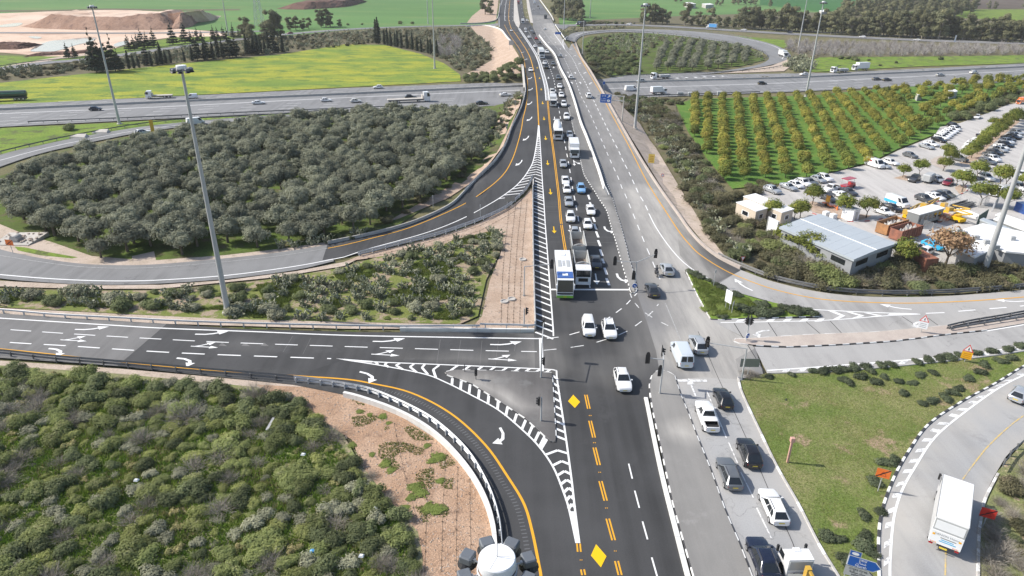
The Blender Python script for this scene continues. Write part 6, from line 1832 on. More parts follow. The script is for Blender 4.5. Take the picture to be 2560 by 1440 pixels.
# arrow signs at the bottom edge
b = G(2128,1490)
hb = 3.6
s = thing('direction_sign','blue and grey arrow signs on one pole at the lawn tip','road sign',b,radians(-24))
post(s,4.4,-.9);
def arrowpoly(x0,x1,z0,z1,tip): return [(x0,z0),(x1,z0),(x1 + tip,(z0 + z1) / 2),(x1,z1),(x0,z1)]
zt = height_for_top(b,1384)
p1_ = panel(s,0,0,0,0,'signwhite',-.05,border=('bluesign',.93),poly=arrowpoly(-1.05,.95,zt - 1.55,zt - .5,.5))
text('ןופצ',.34,M['signwhite'],p1_,(.05,-.1,zt - .70)); text('ﻝﺎﻤﺷ',.3,M['signwhite'],p1_,(.0,-.1,zt - 1.02)); text('North',.34,M['signwhite'],p1_,(0,-.1,zt - 1.36))
p2_ = panel(s,0,0,0,0,'signgrey',-.05,border=('signgrey',.95),poly=arrowpoly(-1.05,.75,zt - 2.6,zt - 1.62,.45))
text('הרקב זכרמ',.29,M['black'],p2_,(-.1,-.1,zt - 1.80)); text('ﺔﺒﻗﺍﺮﻣ ﺰﻛﺮﻣ',.27,M['black'],p2_,(-.1,-.1,zt - 2.1)); text('HOMC',.26,M['black'],p2_,(-.1,-.1,zt - 2.4))
mb = MB(); mb.add([(.66,-.095,zt - 1.66),(1.16,-.095,zt - 2.11),(.66,-.095,zt - 2.56),(.74,-.095,zt - 2.58),(1.22,-.095,zt - 2.11),(.74,-.095,zt - 1.64)],[(0,5,4,1),(1,4,3,2)]); mb.build('arrow_edge',M['black'],p2_)
p3_ = panel(s,-1.05,-.15,zt - .48,zt + .05,'signgrey',-.05,border=('bluesign',.86))
mb = MB(); mb.add([(-.6 + .27 * cos(2 * pi * i / 16),-.095,zt - .215 + .15 * sin(2 * pi * i / 16)) for i in range(16)],[tuple(range(16))]); mb.build('road_shield',M['signwhite'],p3_)
# works signs
def works(base_px,top_y,mat,label,rz,uf=G,w=.62):
 b = uf(*base_px); h = height_for_top(b,top_y)
 s = thing('works_sign',label,'road sign',b,rz)
 post(s,h - .3)
 pl = panel(s,-w,w,h - 1.05,h,mat,-.05)
 mb = MB(); mb.add([(-w,-.085,h - 1.0),(-w + .1,-.085,h - 1.05),(w,-.085,h - .06),(w - .1,-.085,h)],[(0,1,2,3)]); mb.build('black_stroke',M['black'],pl)
 mb = MB()
 t = [(-.3,h - .8),(.3,h - .8),(0,h - .3)]
 for a,c in zip(t,t[1:] + t[:1]): mb.tube((a[0],-.086,a[1]),(c[0],-.086,c[1]),.018,n=4)
 mb.build('triangle_mark',M['maroonline'],pl)
M['maroonline'] = plain('dark_red_line',(.3,.03,.02),.5)
works((2194,1229),1172,'orangesign','orange works sign with black diagonal stroke beside the curved kerb',radians(-24))
works((2456,1318),1271,'redsign','red works sign with black diagonal stroke at the right edge bank',radians(-26))
works((33,634),599,'orangesign','small orange works sign beside the culvert at the left edge',radians(-12),w=.8)
# triangle warnings
def warning(base_px,top_y,label,plate,rz,lines=2):
 b = R(*base_px); h = height_for_top(b,top_y)
 s = thing('warning_sign',label,'road sign',b,rz); post(s,h - .3)
 panel(s,0,0,0,0,'redsign',-.05,poly=[(-.62,h - 1.05),(.62,h - 1.05),(0,h)],border=('signwhite',.74))
 mb = MB(); mb.add([(-.06,-.095,h - .85),(.1,-.095,h - .85),(.04,-.095,h - .45),(-.02,-.095,h - .45)],[(0,1,2,3)]); mb.build('black_symbol',M['black'],s)
 pl = panel(s,-.6,.6,h - 2.15,h - 1.1,plate,-.05)
 for i in range(lines):
  mb = MB(); mb.box(-.4,.4,-.09,-.084,h - 1.42 - i * .26,h - 1.36 - i * .26); mb.build('text_bar',M['midg' if plate != 'ambersign' else 'rustline'],pl)
M['rustline'] = plain('brown_line',(.4,.15,.02),.5)
warning((2301,834),787,'red triangle warning over a white plate on the right arm island','signwhite',radians(-30),3)
warning((2411,905),861,'red triangle warning over an amber plate at the lawn shrubs','ambersign',radians(-32),3)
# round blue arrows
def keep(base_px,top_y,label,rz=0,uf=R):
 b = uf(*base_px); h = height_for_top(b,top_y)
 s = thing('keep_right_sign',label,'road sign',(b.x,b.y - .25,b.z),rz); post(s,h)
 disc(s,.40,h - .42,'signwhite',-.075); disc(s,.36,h - .42,'bluesign',-.085)
 mb = MB(); mb.add([(-.2,-.09,h - .28),(-.14,-.09,h - .22),(.1,-.09,h - .46),(.04,-.09,h - .52)],[(3,2,1,0)]); mb.add([(.2,-.091,h - .62),(-.06,-.091,h - .56),(.14,-.091,h - .36)],[(0,2,1)]); mb.build('white_arrow',M['signwhite'],s)
keep((1584,729),706,'round blue arrow sign on the median nose'); keep((1864,854),830,'round blue arrow sign on the right arm island',radians(35))
# others
def board(base_px,top_y,label,w,hh,mat,rz=0,uf=R,posts=(0,),name='road_sign',bars=0,border=None):
 b = uf(*base_px); h = height_for_top(b,top_y)
 s = thing(name,label,'road sign',b,rz)
 for x in posts: post(s,h - .1,x)
 pl = panel(s,-w / 2,w / 2,h - hh,h,mat,-.06,border=border)
 for i in range(bars):
  mb = MB(); mb.box(-w * .33,w * .33,-.096,-.091,h - hh * (.28 + i * .2),h - hh * (.22 + i * .2)); mb.build('text_bar',M['rustline'],pl)
 return s
board((1626,424),385,'yellow works notice board on two posts, right bank',1.5,2.2,'yellowsign',-.3,R,(-.45,.45),bars=4)
board((1278,125),101,'grey back of a sign on two legs at the far left bank',2.6,2.4,'signgrey',0,R,(-.9,.9))
board((1509,222),203,'small blue sign at the right end of the bridge',.9,1.2,'signwhite',0,R,border=('bluesign',.85))
board((1280,519),490,'grey-backed sign near the nose of the ramp rail',1.2,1.1,'signback',0,R)
board((1268,520),492,'second grey-backed sign near the nose of the ramp rail',1.1,1.0,'signback',.15,R)
board((1817,778),726,'pale sign on two posts on the planted island',1.3,2.0,'signwhite',radians(-62),R,(-.4,.4))
board((1828,789),753,'pale triangular-backed sign post on the planted island',.8,.7,'signgrey',radians(60),R)
board((1395,86),80,'small blue sign at the far junction',4,3,'bluesign',0,R)
board((2153,70),50,'tall thin white marker post beside the crossing road',.8,3.5,'signwhite',.3,G)
board((2386,105),88,'leaning white board beside the crossing road, right part',1.3,5,'signwhite',.3,G)
board((1868,941),896,'grey back of an arrow board at the lawn corner',2.4,1.2,'signback',0,R)
b = R(1867,941)
for px,ty,lab in (((1201,544),511,'thin grey post beside the ramp rail'),((1783,719),674,'thin grey post on the tip of the planted island'),((1083,517),488,'thin grey post among the cactus by the ramp')):
 q = R(*px); h = height_for_top(q,ty); s = thing('marker_post',lab,'post',q); post(s,h,0,.05); mb = MB(); mb.box(-.1,.1,-.12,-.05,h - .5,h - .05); mb.build('small_plate',M['signgrey'],s)
q = R(1853,668); h = height_for_top(q,641); s = thing('yield_sign','small red and white triangle sign at the bush bank','road sign',q,.2); post(s,h - .2); panel(s,0,0,0,0,'redsign',-.05,poly=[(0,h - .85),(.45,h),(-.45,h)],border=('signwhite',.7))
q = R(1655,452); h = height_for_top(q,434); s = thing('speed_sign','small round sign on the right bank below the yellow board','road sign',q); post(s,h - .2); disc(s,.4,h - .4,'redsign'); disc(s,.3,h - .4,'signwhite',-.06)
q = R(1267,344); h = height_for_top(q,309); s = thing('speed_sign','small round grey-backed sign on the left soil bank','road sign',q); post(s,h - .2); disc(s,.4,h - .4,'signback'); disc(s,.3,h - 1.1,'signback')
q = R(1288,272); h = height_for_top(q,249); s = thing('warning_sign','grey-backed triangle sign by the left bridge end','road sign',q); post(s,h - .2); panel(s,0,0,0,0,'signback',-.05,poly=[(-.5,h - .9),(.5,h - .9),(0,h)])
q = G(1968,1157); h = height_for_top(q,1094)
s = thing('roadside_camera','pink post with a box head standing on the lawn','speed camera',q); mb = MB(); mb.box(-.10,.10,-.10,.10,-.1,h - .4); mb.build('camera_post',M['pinkpost'],s); mb = MB(); mb.rbox(-.22,.22,-.2,.2,h - .5,h,.03); mb.build('camera_box',M['pinkpost'],s)
q = G(384,336); h = height_for_top(q,300)
s = thing('slatted_board','tall yellow slatted board leaning beside the loop ramp','board',q,.2); mb = MB(); mb.box(-.5,.5,-.05,0,0,h); mb.build('board_panel',M['yellowsign'],s)
for i in range(12): mb = MB(); mb.box(-.52,.52,-.1,-.05,i * h / 12 + .05,i * h / 12 + .2); mb.build('slat',M['ambersign'],s)
q = R(1162,933); s = thing('marker_post','thin post at the tip of the traffic island','post',q); post(s,1.4,0,.05,'darkg')
q = R(1190,952); s = thing('pedestal_lamp','low black signal pedestal on the traffic island','traffic light',(q.x,q.y,.2)); mb = MB(); mb.tube((0,0,0),(0,0,.9),.05,n=8); mb.build('signal_pole',M['darkg'],s); signal_head(s,(0,0,1.1),S_,back=False)
# ------------------------------------------------------------------ buildings and yard beside the orchard
def px_box(name,label,cat,roof_px,z,wall,roof,over=.2,thick=.2,group=None):
 """a flat-roofed box from its roof corners; walls down to the ground"""
 c = [on_plane(x,y,z) for x,y in roof_px]
 ctr = sum(c,Vector()) / len(c)
 root = thing(name,label,cat,(ctr.x,ctr.y,0),group=group)
 loc = [(p.x - ctr.x,p.y - ctr.y) for p in c]
 a = sum(u[0] * v[1] - v[0] * u[1] for u,v in zip(loc,loc[1:] + loc[:1]))
 if a < 0: loc.reverse()
 inn = [(x * (1 - over / hypot(x,y)),y * (1 - over / hypot(x,y))) for x,y in loc]
 mb = MB(); mb.prism(inn,-.1,z - thick); mb.build('wall',wall,root)
 mb = MB(); mb.prism(loc,z - thick + .003,z); mb.build('roof',roof,root)
 return root,loc,inn
ROOFG = worn('grey_roof',(.42,.46,.49),.5,.05,.3)
WALLG = worn('grey_wall',(.30,.31,.32),.7,.1,.6)
CREAM = worn('cream_wall',(.62,.53,.42),.8,.08,.8)
WROOF = worn('white_roof',(.80,.80,.79),.7,.06,.5)
zone('parking_lot',[(1890,500),(1905,478),(1960,462),(2050,440),(2180,409),(2245,377),(2335,341),(2350,318),(2400,308),(2470,283),(2520,262),(2700,230),(2700,660),(2560,640),(2470,655),(2300,665),(2140,655),(1950,575),(1880,540)],'tar_lot')
wr,loc,inn = px_box('warehouse','long warehouse with a grey sheet roof behind the bushes','building',[(1948,568),(2050,535),(2244,609),(2135,650)],4.3,WALLG,ROOFG,.5,.3)
mids = [((loc[i][0] + loc[(i + 1) % 4][0]) / 2,(loc[i][1] + loc[(i + 1) % 4][1]) / 2) for i in range(4)]
L4 = [hypot(loc[i][0] - loc[(i + 1) % 4][0],loc[i][1] - loc[(i + 1) % 4][1]) for i in range(4)]
k = 0 if L4[0] < L4[1] else 1
A_,B_ = mids[k],mids[k + 2]
for j in (0,1):     # two roof slopes meeting at a ridge, cut in sheets
 e0,e1 = (loc[(k + 1) % 4],loc[(k + 2) % 4]) if j == 0 else (loc[k],loc[(k + 3) % 4])
 for q in range(8):
  t0,t1 = q / 8 + .0008,(q + 1) / 8 - .0008
  P = lambda a,b,t: (a[0] + (b[0] - a[0]) * t,a[1] + (b[1] - a[1]) * t)
  r0,r1,s0,s1 = P(A_,B_,t0),P(A_,B_,t1),P(e0,e1,t0),P(e0,e1,t1)
  mb = MB(); mb.hexa([(*s0,4.31),(*s1,4.31),(*r1,4.31),(*r0,4.31),(*s0,4.38),(*s1,4.38),(*r1,4.62),(*r0,4.62)]); mb.build('roof_sheet',ROOFG,wr)
mb = MB(); mb.tube((*A_,4.62),(*B_,4.62),.07,n=6); mb.build('ridge_cap',M['signwhite'],wr)
# facade openings on the short side towards the camera
a,b = inn[(k + 2) % 4],inn[(k + 3) % 4]
n_ = Vector((b[1] - a[1],a[0] - b[0])).normalized()
def wallbox(root,a,b,t0,t1,z0,z1,mat,name,out=.04):
 d = Vector((b[0] - a[0],b[1] - a[1])); n = Vector((d.y,-d.x)).normalized()
 if n.dot(Vector(a)) < 0: n = -n
 p,q = Vector(a) + d * t0,Vector(a) + d * t1
 mb = MB(); mb.hexa([(p.x - n.x * .05,p.y - n.y * .05,z0),(q.x - n.x * .05,q.y - n.y * .05,z0),(q.x + n.x * out,q.y + n.y * out,z0),(p.x + n.x * out,p.y + n.y * out,z0),
      (p.x - n.x * .05,p.y - n.y * .05,z1),(q.x - n.x * .05,q.y - n.y * .05,z1),(q.x + n.x * out,q.y + n.y * out,z1),(p.x + n.x * out,p.y + n.y * out,z1)]); return mb.build(name,mat,root)
for (i,j) in ((0,1),(1,2),(2,3),(3,0)):
 p,q = inn[i],inn[j]
 n = max(1,int(hypot(p[0] - q[0],p[1] - q[1]) / 4.5))
 for t in range(n): wallbox(wr,p,q,(t + .2) / n,(t + .75) / n,2.6,3.5,M['glass'],'window')
def prefab(label,px,z,n=3):
 rt,loc,inn = px_box('cabin',label,'building',px,z,CREAM,WROOF,.15,.16,'prefabricated cabins')
 for i in range(4):
  p,q = inn[i],inn[(i + 1) % 4]; l = hypot(p[0] - q[0],p[1] - q[1]); m = max(1,int(l / 3.2))
  for t in range(m):
   w = wallbox(rt,p,q,(t + .32) / m,(t + .68) / m,1.0,1.95,M['signwhite'],'window',.03)
   wallbox(w,p,q,(t + .36) / m,(t + .64) / m,1.07,1.88,M['glass'],'pane',.045)
 return rt
prefab('front cream cabin with a white flat roof, nearer the bushes',[(1840,505),(1872,499),(1921,520),(1891,528)],2.9)
prefab('longer cream cabin with a white flat roof behind the front one',[(1858,490),(1889,483),(1986,522),(1956,531)],2.9)
r1_,*_ = px_box('low_building','wide low building with a bright white roof at the right','building',[(2382,580),(2457,558),(2640,596),(2640,640),(2515,628)],3.4,WALLG,WROOF,.3,.3)
for x,y in ((2396,581),(2410,587),(2440,598),(2465,609),(2490,622),(2530,600)):
 p = on_plane(x,y,3.4); mb = MB(); q = r1_.location; mb.rbox(p.x - q.x - .45,p.x - q.x + .45,p.y - q.y - .3,p.y - q.y + .3,3.4,4.1,.05); mb.build('roof_unit',M['signgrey'],r1_)
px_box('low_building','small white-roofed annex in front of the wide white building','building',[(2394,622),(2433,606),(2487,620),(2438,643)],3.0,WALLG,WROOF,.25,.25)
for i,q in enumerate(([(2489,536),(2500,531),(2590,562),(2580,568)],[(2484,546),(2497,541),(2590,575),(2578,581)],[(2450,548),(2459,544),(2530,572),(2520,577)])):
 px_box('canopy',['far','middle','near'][i] + ' one of three long pale canopies behind the white roof','canopy',q,3.2,M['midg'],[WROOF,WROOF,ROOFG][i],.1,.25,'long canopies')
def at_px(px,py,dx,dy,z=.6):
 p = on_plane(px,py,z); q = on_plane(px + dx,py + dy,z)
 return Vector((p.x,p.y,0)),atan2(q.y - p.y,q.x - p.x)
LOTZ = .03
def skip(label,px,py,dx,dy,mat):
 p,h = at_px(px,py,dx,dy,.9)
 s = thing('skip_container',label,'skip',(p.x,p.y,LOTZ),h,'open steel skips')
 L,W,Hh = 3.3,1.2,2.2
 mb = MB(); mb.box(-L,L,-W,W,.2,.3); mb.box(-L,L,-W,-W + .08,.3,Hh); mb.box(-L,L,W - .08,W,.3,Hh); mb.box(-L,-L + .08,-W + .08,W - .08,.3,Hh); mb.box(L - .08,L,-W + .08,W - .08,.3,Hh)
 mb.build('skip_body',mat,s)
 for i in range(9):
  x = -L + .3 + i * .78
  for sd in (-1,1): mb = MB(); mb.box(x,x + .12,min(sd * W,sd * (W + .1)),max(sd * W,sd * (W + .1)),.3,Hh); mb.build('rib',mat,s)
 for sd in (-1,1): mb = MB(); mb.box(-L - .02,L + .02,sd * (W + .03) - .08,sd * (W + .03) + .08,Hh,Hh + .1); mb.build('rim',mat,s)
 r = random.Random(label); mb = MB()
 for _ in range(26):
  x,y = r.uniform(-L + .6,L - .6),r.uniform(-W + .4,W - .4); a = r.uniform(.15,.5)
  mb.hexa([(x - a,y - a * .7,.3),(x + a,y - a,.3),(x + a,y + a,.3),(x - a,y + a * .6,.3),(x - a * .8,y - a * .7,r.uniform(1.2,2.2)),(x + a * .7,y - a,r.uniform(1.0,2.2)),(x + a,y + a * .5,r.uniform(1.2,2.3)),(x - a * .6,y + a * .6,r.uniform(1.0,2.2))])
 tag(mb.build('rubble',M['conc'] if 'rust' in label else M['signwhite'],s),kind='stuff')
skip('rusty orange skip full of rubble beside the warehouse',2263,583,60,-18,PAINT['rust'])
skip('amber skip of white debris behind the rusty one',2228,568,60,-18,PAINT['rusty'])
# small yard things
def simple(name,label,cat,px,py,dx,dy,builder,z=.6,group=None):
 p,h = at_px(px,py,dx,dy,z); s = thing(name,label,cat,(p.x,p.y,LOTZ),h,group); builder(s); return s
def ibc(s):
 mb = MB(); mb.rbox(-.55,.55,-.55,.55,.15,1.15,.08); mb.build('tank',M['signwhite'],s)
 mb = MB(); mb.box(-.6,.6,-.6,.6,0,.14); mb.build('pallet',M['signgrey'],s)
 mb = MB()
 for i in range(4):
  for sd in (-.57,.57): mb.tube((-.5 + i * .33,sd,.15),(-.5 + i * .33,sd,1.16),.02,n=4); mb.tube((sd,-.5 + i * .33,.15),(sd,-.5 + i * .33,1.16),.02,n=4)
 mb.build('cage',M['signgrey'],s)
simple('liquid_tank','left of two white caged tanks behind the warehouse','tank',2065,535,10,4,ibc)
simple('liquid_tank','right of two white caged tanks behind the warehouse','tank',2083,541,10,4,ibc)
def shed(s):
 mb = MB(); mb.box(-1.3,1.3,-1.0,1.0,0,2.3); mb.build('wall',M['signwhite'],s); mb = MB(); mb.box(-1.4,1.4,-1.1,1.1,2.3,2.4); mb.build('roof',M['signgrey'],s)
 mb = MB(); mb.box(1.3,1.33,-.4,.4,.05,2.0); mb.build('door',M['signgrey'],s)
simple('garden_shed','small white and grey shed between two lot trees','shed',2125,541,12,4,shed)
def solar(s):
 mb = MB(); mb.box(-1.4,1.4,-.7,.7,.4,.6); mb.tube((1.4,0,.5),(2.6,0,.45),.06); mb.build('chassis',PAINT['orange'],s)
 for sd in (-.75,.75): o = link('wheel',WHEEL[0],s); o.location = (0,sd,.33)
 mb = MB(); mb.box(-1.2,-.1,-.12,.12,.7,2.3); mb.build('display',M['ambersign'],s)
 mb = MB(); mb.hexa([(-1.5,-.8,2.5),(.6,-.8,2.5),(.6,.8,2.75),(-1.5,.8,2.75),(-1.5,-.8,2.56),(.6,-.8,2.56),(.6,.8,2.81),(-1.5,.8,2.81)]); mb.build('solar_panel',M['darkg'],s)
 for i in range(3): mb = MB(); mb.lathe([(.3,0),(.05,.7)],10,'z',(1.9 + i * .4,.7 - i * .3,0)); mb.build('cone',PAINT['orange'],s)
simple('warning_trailer','orange warning trailer under a solar panel by the lot tree','trailer',2073,509,14,7,solar)
def cart(s):
 mb = MB(); mb.box(-1.8,1.8,-.8,.8,.3,.75); mb.box(.9,1.7,-.7,.7,.75,1.2); mb.build('cart_body',PAINT['red'],s)
 mb = MB()
 for x in (-1.5,1.0):
  for y in (-.7,.7): mb.tube((x,y,.7),(x,y,2.2),.04,n=5)
 mb.build('roof_posts',M['signgrey'],s)
 mb = MB(); mb.box(-1.8,1.4,-.85,.85,2.2,2.32); mb.build('canopy',PAINT['red'],s)
 for x in (-1.1,1.1):
  for y in (-.75,.75): o = link('wheel',WHEEL[0],s); o.location = (x,y,.33)
simple('work_cart','red open work cart with a canopy behind the white pickup','cart',2120,463,18,-4,cart)
def boom(col):
 def f(s):
  mb = MB(); mb.box(-1.6,1.6,-.8,.8,.4,1.0); mb.build('chassis',M[col] if col in M else PAINT[col],s)
  for x in (-1,1):
   for y in (-.85,.85): o = link('wheel',WHEEL[0],s); o.location = (x,y,.33)
  mb = MB(); mb.tube((-1.0,0,1.0),(3.2,0,2.6),.22,.16,6); mb.tube((3.2,.1,2.6),(-.5,.1,2.3),.13,n=6); mb.build('boom',PAINT['yellow'],s)
  mb = MB(); mb.box(-2.6,-1.7,-.6,.6,1.4,2.3); mb.build('platform',PAINT['yellow'],s)
 return f
simple('lift_trailer','yellow boom lift nearest the skips','machine',2276,536,30,-12,boom('yellow'),.9,'yellow lifts')
simple('lift_trailer','yellow boom lift beside the red and white kerb','machine',2322,520,34,-10,boom('yellow'),.9,'yellow lifts')
simple('lift_trailer','stubby yellow lift beside the pallets','machine',2382,531,26,8,boom('yellow'),.9,'yellow lifts')
simple('lift_trailer','yellow lift with folded boom among the steel stacks','machine',2392,543,20,8,boom('yellow'),.9,'yellow lifts')
def unit(s):
 mb = MB(); mb.box(-4.2,4.2,-1.2,1.2,.7,2.9); mb.build('wall',M['midg'],s); mb = MB(); mb.box(-4.3,4.3,-1.35,1.35,2.9,3.05); mb.build('roof',WROOF,s)
 for i in range(5): mb = MB(); mb.box(-3.8 + i * 1.6,-2.9 + i * 1.6,-1.225,-1.2,1.4,2.4); mb.build('window',M['glass'],s)
 for x in (-2.6,2.6):
  for y in (-1,1): o = link('wheel',TWHEEL[0],s); o.location = (x,y,.5)
simple('site_trailer','long grey site trailer with a white roof in the fenced yard','trailer',2310,545,55,-15,unit,1.2)
def stack(colr,n=22,L=2.6):
 def f(s):
  r = random.Random(n)
  for i in range(n):
   mb = MB(); y,z = r.uniform(-1.1,1.1),.15 + .22 * (i // 7); a = r.uniform(-.12,.12)
   mb.tube((-L,y - a,z),(L,y + a,z + r.uniform(-.05,.1)),.1,n=6); mb.build('bar',colr,s)
 return f
simple('pipe_stack','dark stack of steel bars behind the yard fence','stack',2408,512,30,-8,stack(M['steeld'],26,3.2),.5)
simple('pipe_stack','pale stack of long profiles left of the green screen','stack',2425,533,24,10,stack(M['signwhite'],18,2.6),.5)
def pallets(s):
 r = random.Random(5)
 for i in range(5):
  for k in range(r.randint(2,4)):
   mb = MB(); mb.box(-2.4 + i * 1.0,-1.55 + i * 1.0,-.5,.5,.02 + k * .4,.38 + k * .4); mb.build('crate',[PAINT['rust'],M['conc'],M['pinkpost']][(i + k) % 3],s)
simple('pallet_row','row of reddish crates on pallets in the fenced yard','crates',2362,546,34,-8,pallets,.5)
def screen(s): mb = MB(); mb.box(-3,3,-.04,.04,0,2.2); mb.build('sheet',plain('green_sheet',(.06,.10,.08),.8),s); [(lambda q: q.build('post',M['steel'],s))((lambda m_: (m_.tube((x,.06,0),(x,.06,2.4),.05,n=6),m_)[1])(MB())) for x in (-3,-1,1,3)]
simple('screen_fence','dark green screen fence behind the white roof','fence',2456,545,30,-20,screen,1.0)
def cont(mat):
 def f(s):
  mb = MB(); mb.box(-3.0,3.0,-1.2,1.2,.05,2.5); mb.build('shell',mat,s)
  mb = MB()
  for i in range(20):
   for sd in (-1.215,1.215): mb.box(-2.9 + i * .3,-2.78 + i * .3,sd - .03,sd + .03,.15,2.4)
  mb.build('corrugation',mat,s)
  mb = MB(); mb.box(3.0,3.04,-1.1,-.02,.2,2.4); mb.box(3.0,3.04,.02,1.1,.2,2.4); mb.build('door',mat,s)
 return f
simple('shipping_container','red container half hidden by the bushes','container',2296,648,40,22,cont(PAINT['rust']),1.2)
simple('shipping_container','small blue container at the right edge behind the tree','container',2562,519,30,12,cont(PAINT['bus_blue']),1.2).scale = (.55,.7,.8)
def fence(label,px,h=2.0):
 pts = plan(px,Z0); s = arc(pts); root = thing('mesh_fence',label,'fence'); d = 0
 while d < s[-1]:
  p,a = at_arc(pts,s,d); mb = MB(); mb.tube((p[0],p[1],0),(p[0],p[1],h),.04,n=6); mb.build('fence_post',M['steel'],root)
  e = min(d + 2.5,s[-1]); q,_ = at_arc(pts,s,e); mb = MB()
  for k in range(9): z = .08 + k * (h - .1) / 8; mb.tube((p[0],p[1],z),(q[0],q[1],z),.012,n=3)
  for k in range(13): t = k / 12; x,y = p[0] + (q[0] - p[0]) * t,p[1] + (q[1] - p[1]) * t; mb.tube((x,y,.05),(x,y,h),.012,n=3)
  mb.build('mesh_panel',M['steel'],root); d += 2.5
fence('grey mesh fence in front of the skips and yard',[(2298,571),(2330,582),(2363,592),(2340,603)])
fence('grey mesh fence beside the pipe stacks',[(2360,525),(2400,507),(2440,520),(2470,512)])
fence('tall mesh fence between the yard and the last car row',[(2478,530),(2500,500),(2520,478)])
def gate(s):
 mb = MB(); mb.box(-1.5,1.5,-.08,.08,0,3.2); mb.build('panel',WROOF,s)
 for x in (-1.4,1.4): mb = MB(); mb.box(x - .06,x + .06,-.16,-.08,0,3.2); mb.build('stud',M['signgrey'],s)
simple('white_wall','free-standing white wall panel at the warehouse corner','wall',1930,575,20,10,gate,1.0)
kerb([(2017,508),(2015,520),(2027,532),(2050,541),(2085,549),(2120,555),(2165,554),(2200,549),(2260,533),(2330,510),(2400,487),(2417,478),(2416,468),(2405,462)],'red and white kerb winding through the car park',('kred','kwhite','conc'),Z0,H0,1.2)
zone('planter',[(2018,510),(2030,503),(2060,512),(2090,520),(2140,535),(2180,540),(2150,552),(2085,547),(2030,530)],'soil')
zone('planter',[(2233,446),(2262,438),(2300,452),(2280,455)],'soil')
zone('planter',[(2386,470),(2400,462),(2416,470),(2412,480),(2398,486)],'soil')
zone('planter',[(2398,408),(2460,362),(2540,300),(2550,304),(2470,370),(2440,404),(2425,412)],'soil')
zone('planter',[(2325,400),(2350,390),(2380,400),(2360,425),(2330,412)],'pinkpave')
for i in range(14):
 line('bay_line',[(2070 + i * 21,440 - i * 5.2),(2098 + i * 21,449 - i * 5.6)],Z0,H0,M['whiteworn'],.12,z=.06,parent=bpy.data.objects['parking_lot'])
for i in range(9): line('bay_line',[(2140 + i * 8 + 10,462 - i * 3),(2176 + i * 8 + 12,474 - i * 3)],Z0,H0,M['whiteworn'],.12,z=.06,parent=bpy.data.objects['parking_lot'])
for px,d in (([(2010,478),(2100,452),(2200,419),(2290,382),(2370,345),(2430,312)],(3,3)),([(1900,505),(2010,474),(2070,456),(2160,433),(2250,400),(2330,364),(2400,325)],(1,1.6)),([(2090,505),(2200,470),(2251,468)],None),([(2230,516),(2290,494)],None),([(2476,588),(2380,562),(2300,530)],None),([(2290,524),(2350,504)],None),([(2390,480),(2440,440),(2500,405),(2560,365)],(1,1.5))):
 line('lot_line',px,Z0,H0,M['whiteworn'],.14,d,.062,bpy.data.objects['parking_lot'])
for i in range(7): line('zebra_bar',[(2424 + i * 8,312.5 + i * .9),(2420 + i * 8,317 + i * .9)],Z0,H0,M['white'],.55,z=.062,parent=bpy.data.objects['parking_lot'])
mark('disabled_bay',[(2402,317),(2418,314),(2412,325),(2396,328)],plain('bay_blue',(.1,.42,.7),.7),Z0,H0,.062).parent = bpy.data.objects['parking_lot']
mark('island_patch',[(2487,278),(2505,266),(2520,278)],M['tar_ramp'],Z0,H0,.062).parent = bpy.data.objects['parking_lot']
for a,k in (((2221,428),1),((2350,370),1),((2380,374),1),((2520,411),1)):
 arrow('straight',a,(a[0] - 20,a[1] + 6),'whiteworn',.9,.064)
for o in list(COL.objects):
 if o.name.startswith('lane_arrow') and o.parent is None: o.parent = bpy.data.objects['parking_lot']
# ------------------------------------------------------------------ vehicles in traffic
L1 = plan([(1321,78),(1335,102),(1366,150),(1375,172),(1385,202),(1391,240),(1397.5,275),(1402.5,304),(1416,380),(1431,470),(1443,533),(1460,640),(1475,722),(1500,850),(1560,1100)],R)
RAMPC = plan([(1272,31),(1277.5,70),(1302,104),(1319,131),(1330,160),(1340,210)],R)
R1 = plan([(1334,30),(1351,67),(1387,115),(1425,178),(1452,240),(1491,321),(1530,412),(1564,490),(1604,588),(1660,720),(1720,860),(1760,945)],R)
LOWER = plan([(1745,830),(1790,935),(1830,1020),(1880,1130),(1925,1235),(1975,1345),(2020,1440)],R)
FAR = plan([(1310,-30),(1318,30),(1330,66)],R)
def tangent(line_,p):
 b = min(range(len(line_) - 1),key=lambda i: seg_dist(p,line_[i],line_[i + 1]))
 return atan2(line_[b + 1][1] - line_[b][1],line_[b + 1][0] - line_[b][0])    # points towards the camera
CARL = {k: v[0] for k,v in SPEC.items()}; CARL['rackcar'] = 4.5
TRL = dict(bus=12.0,mixer=9.2,box=7.6,bigbox=8.6,small=6.2,flat=9,flatcrane=9,semi=15.5,semiflat=15.5,tank=16,tipper=18)
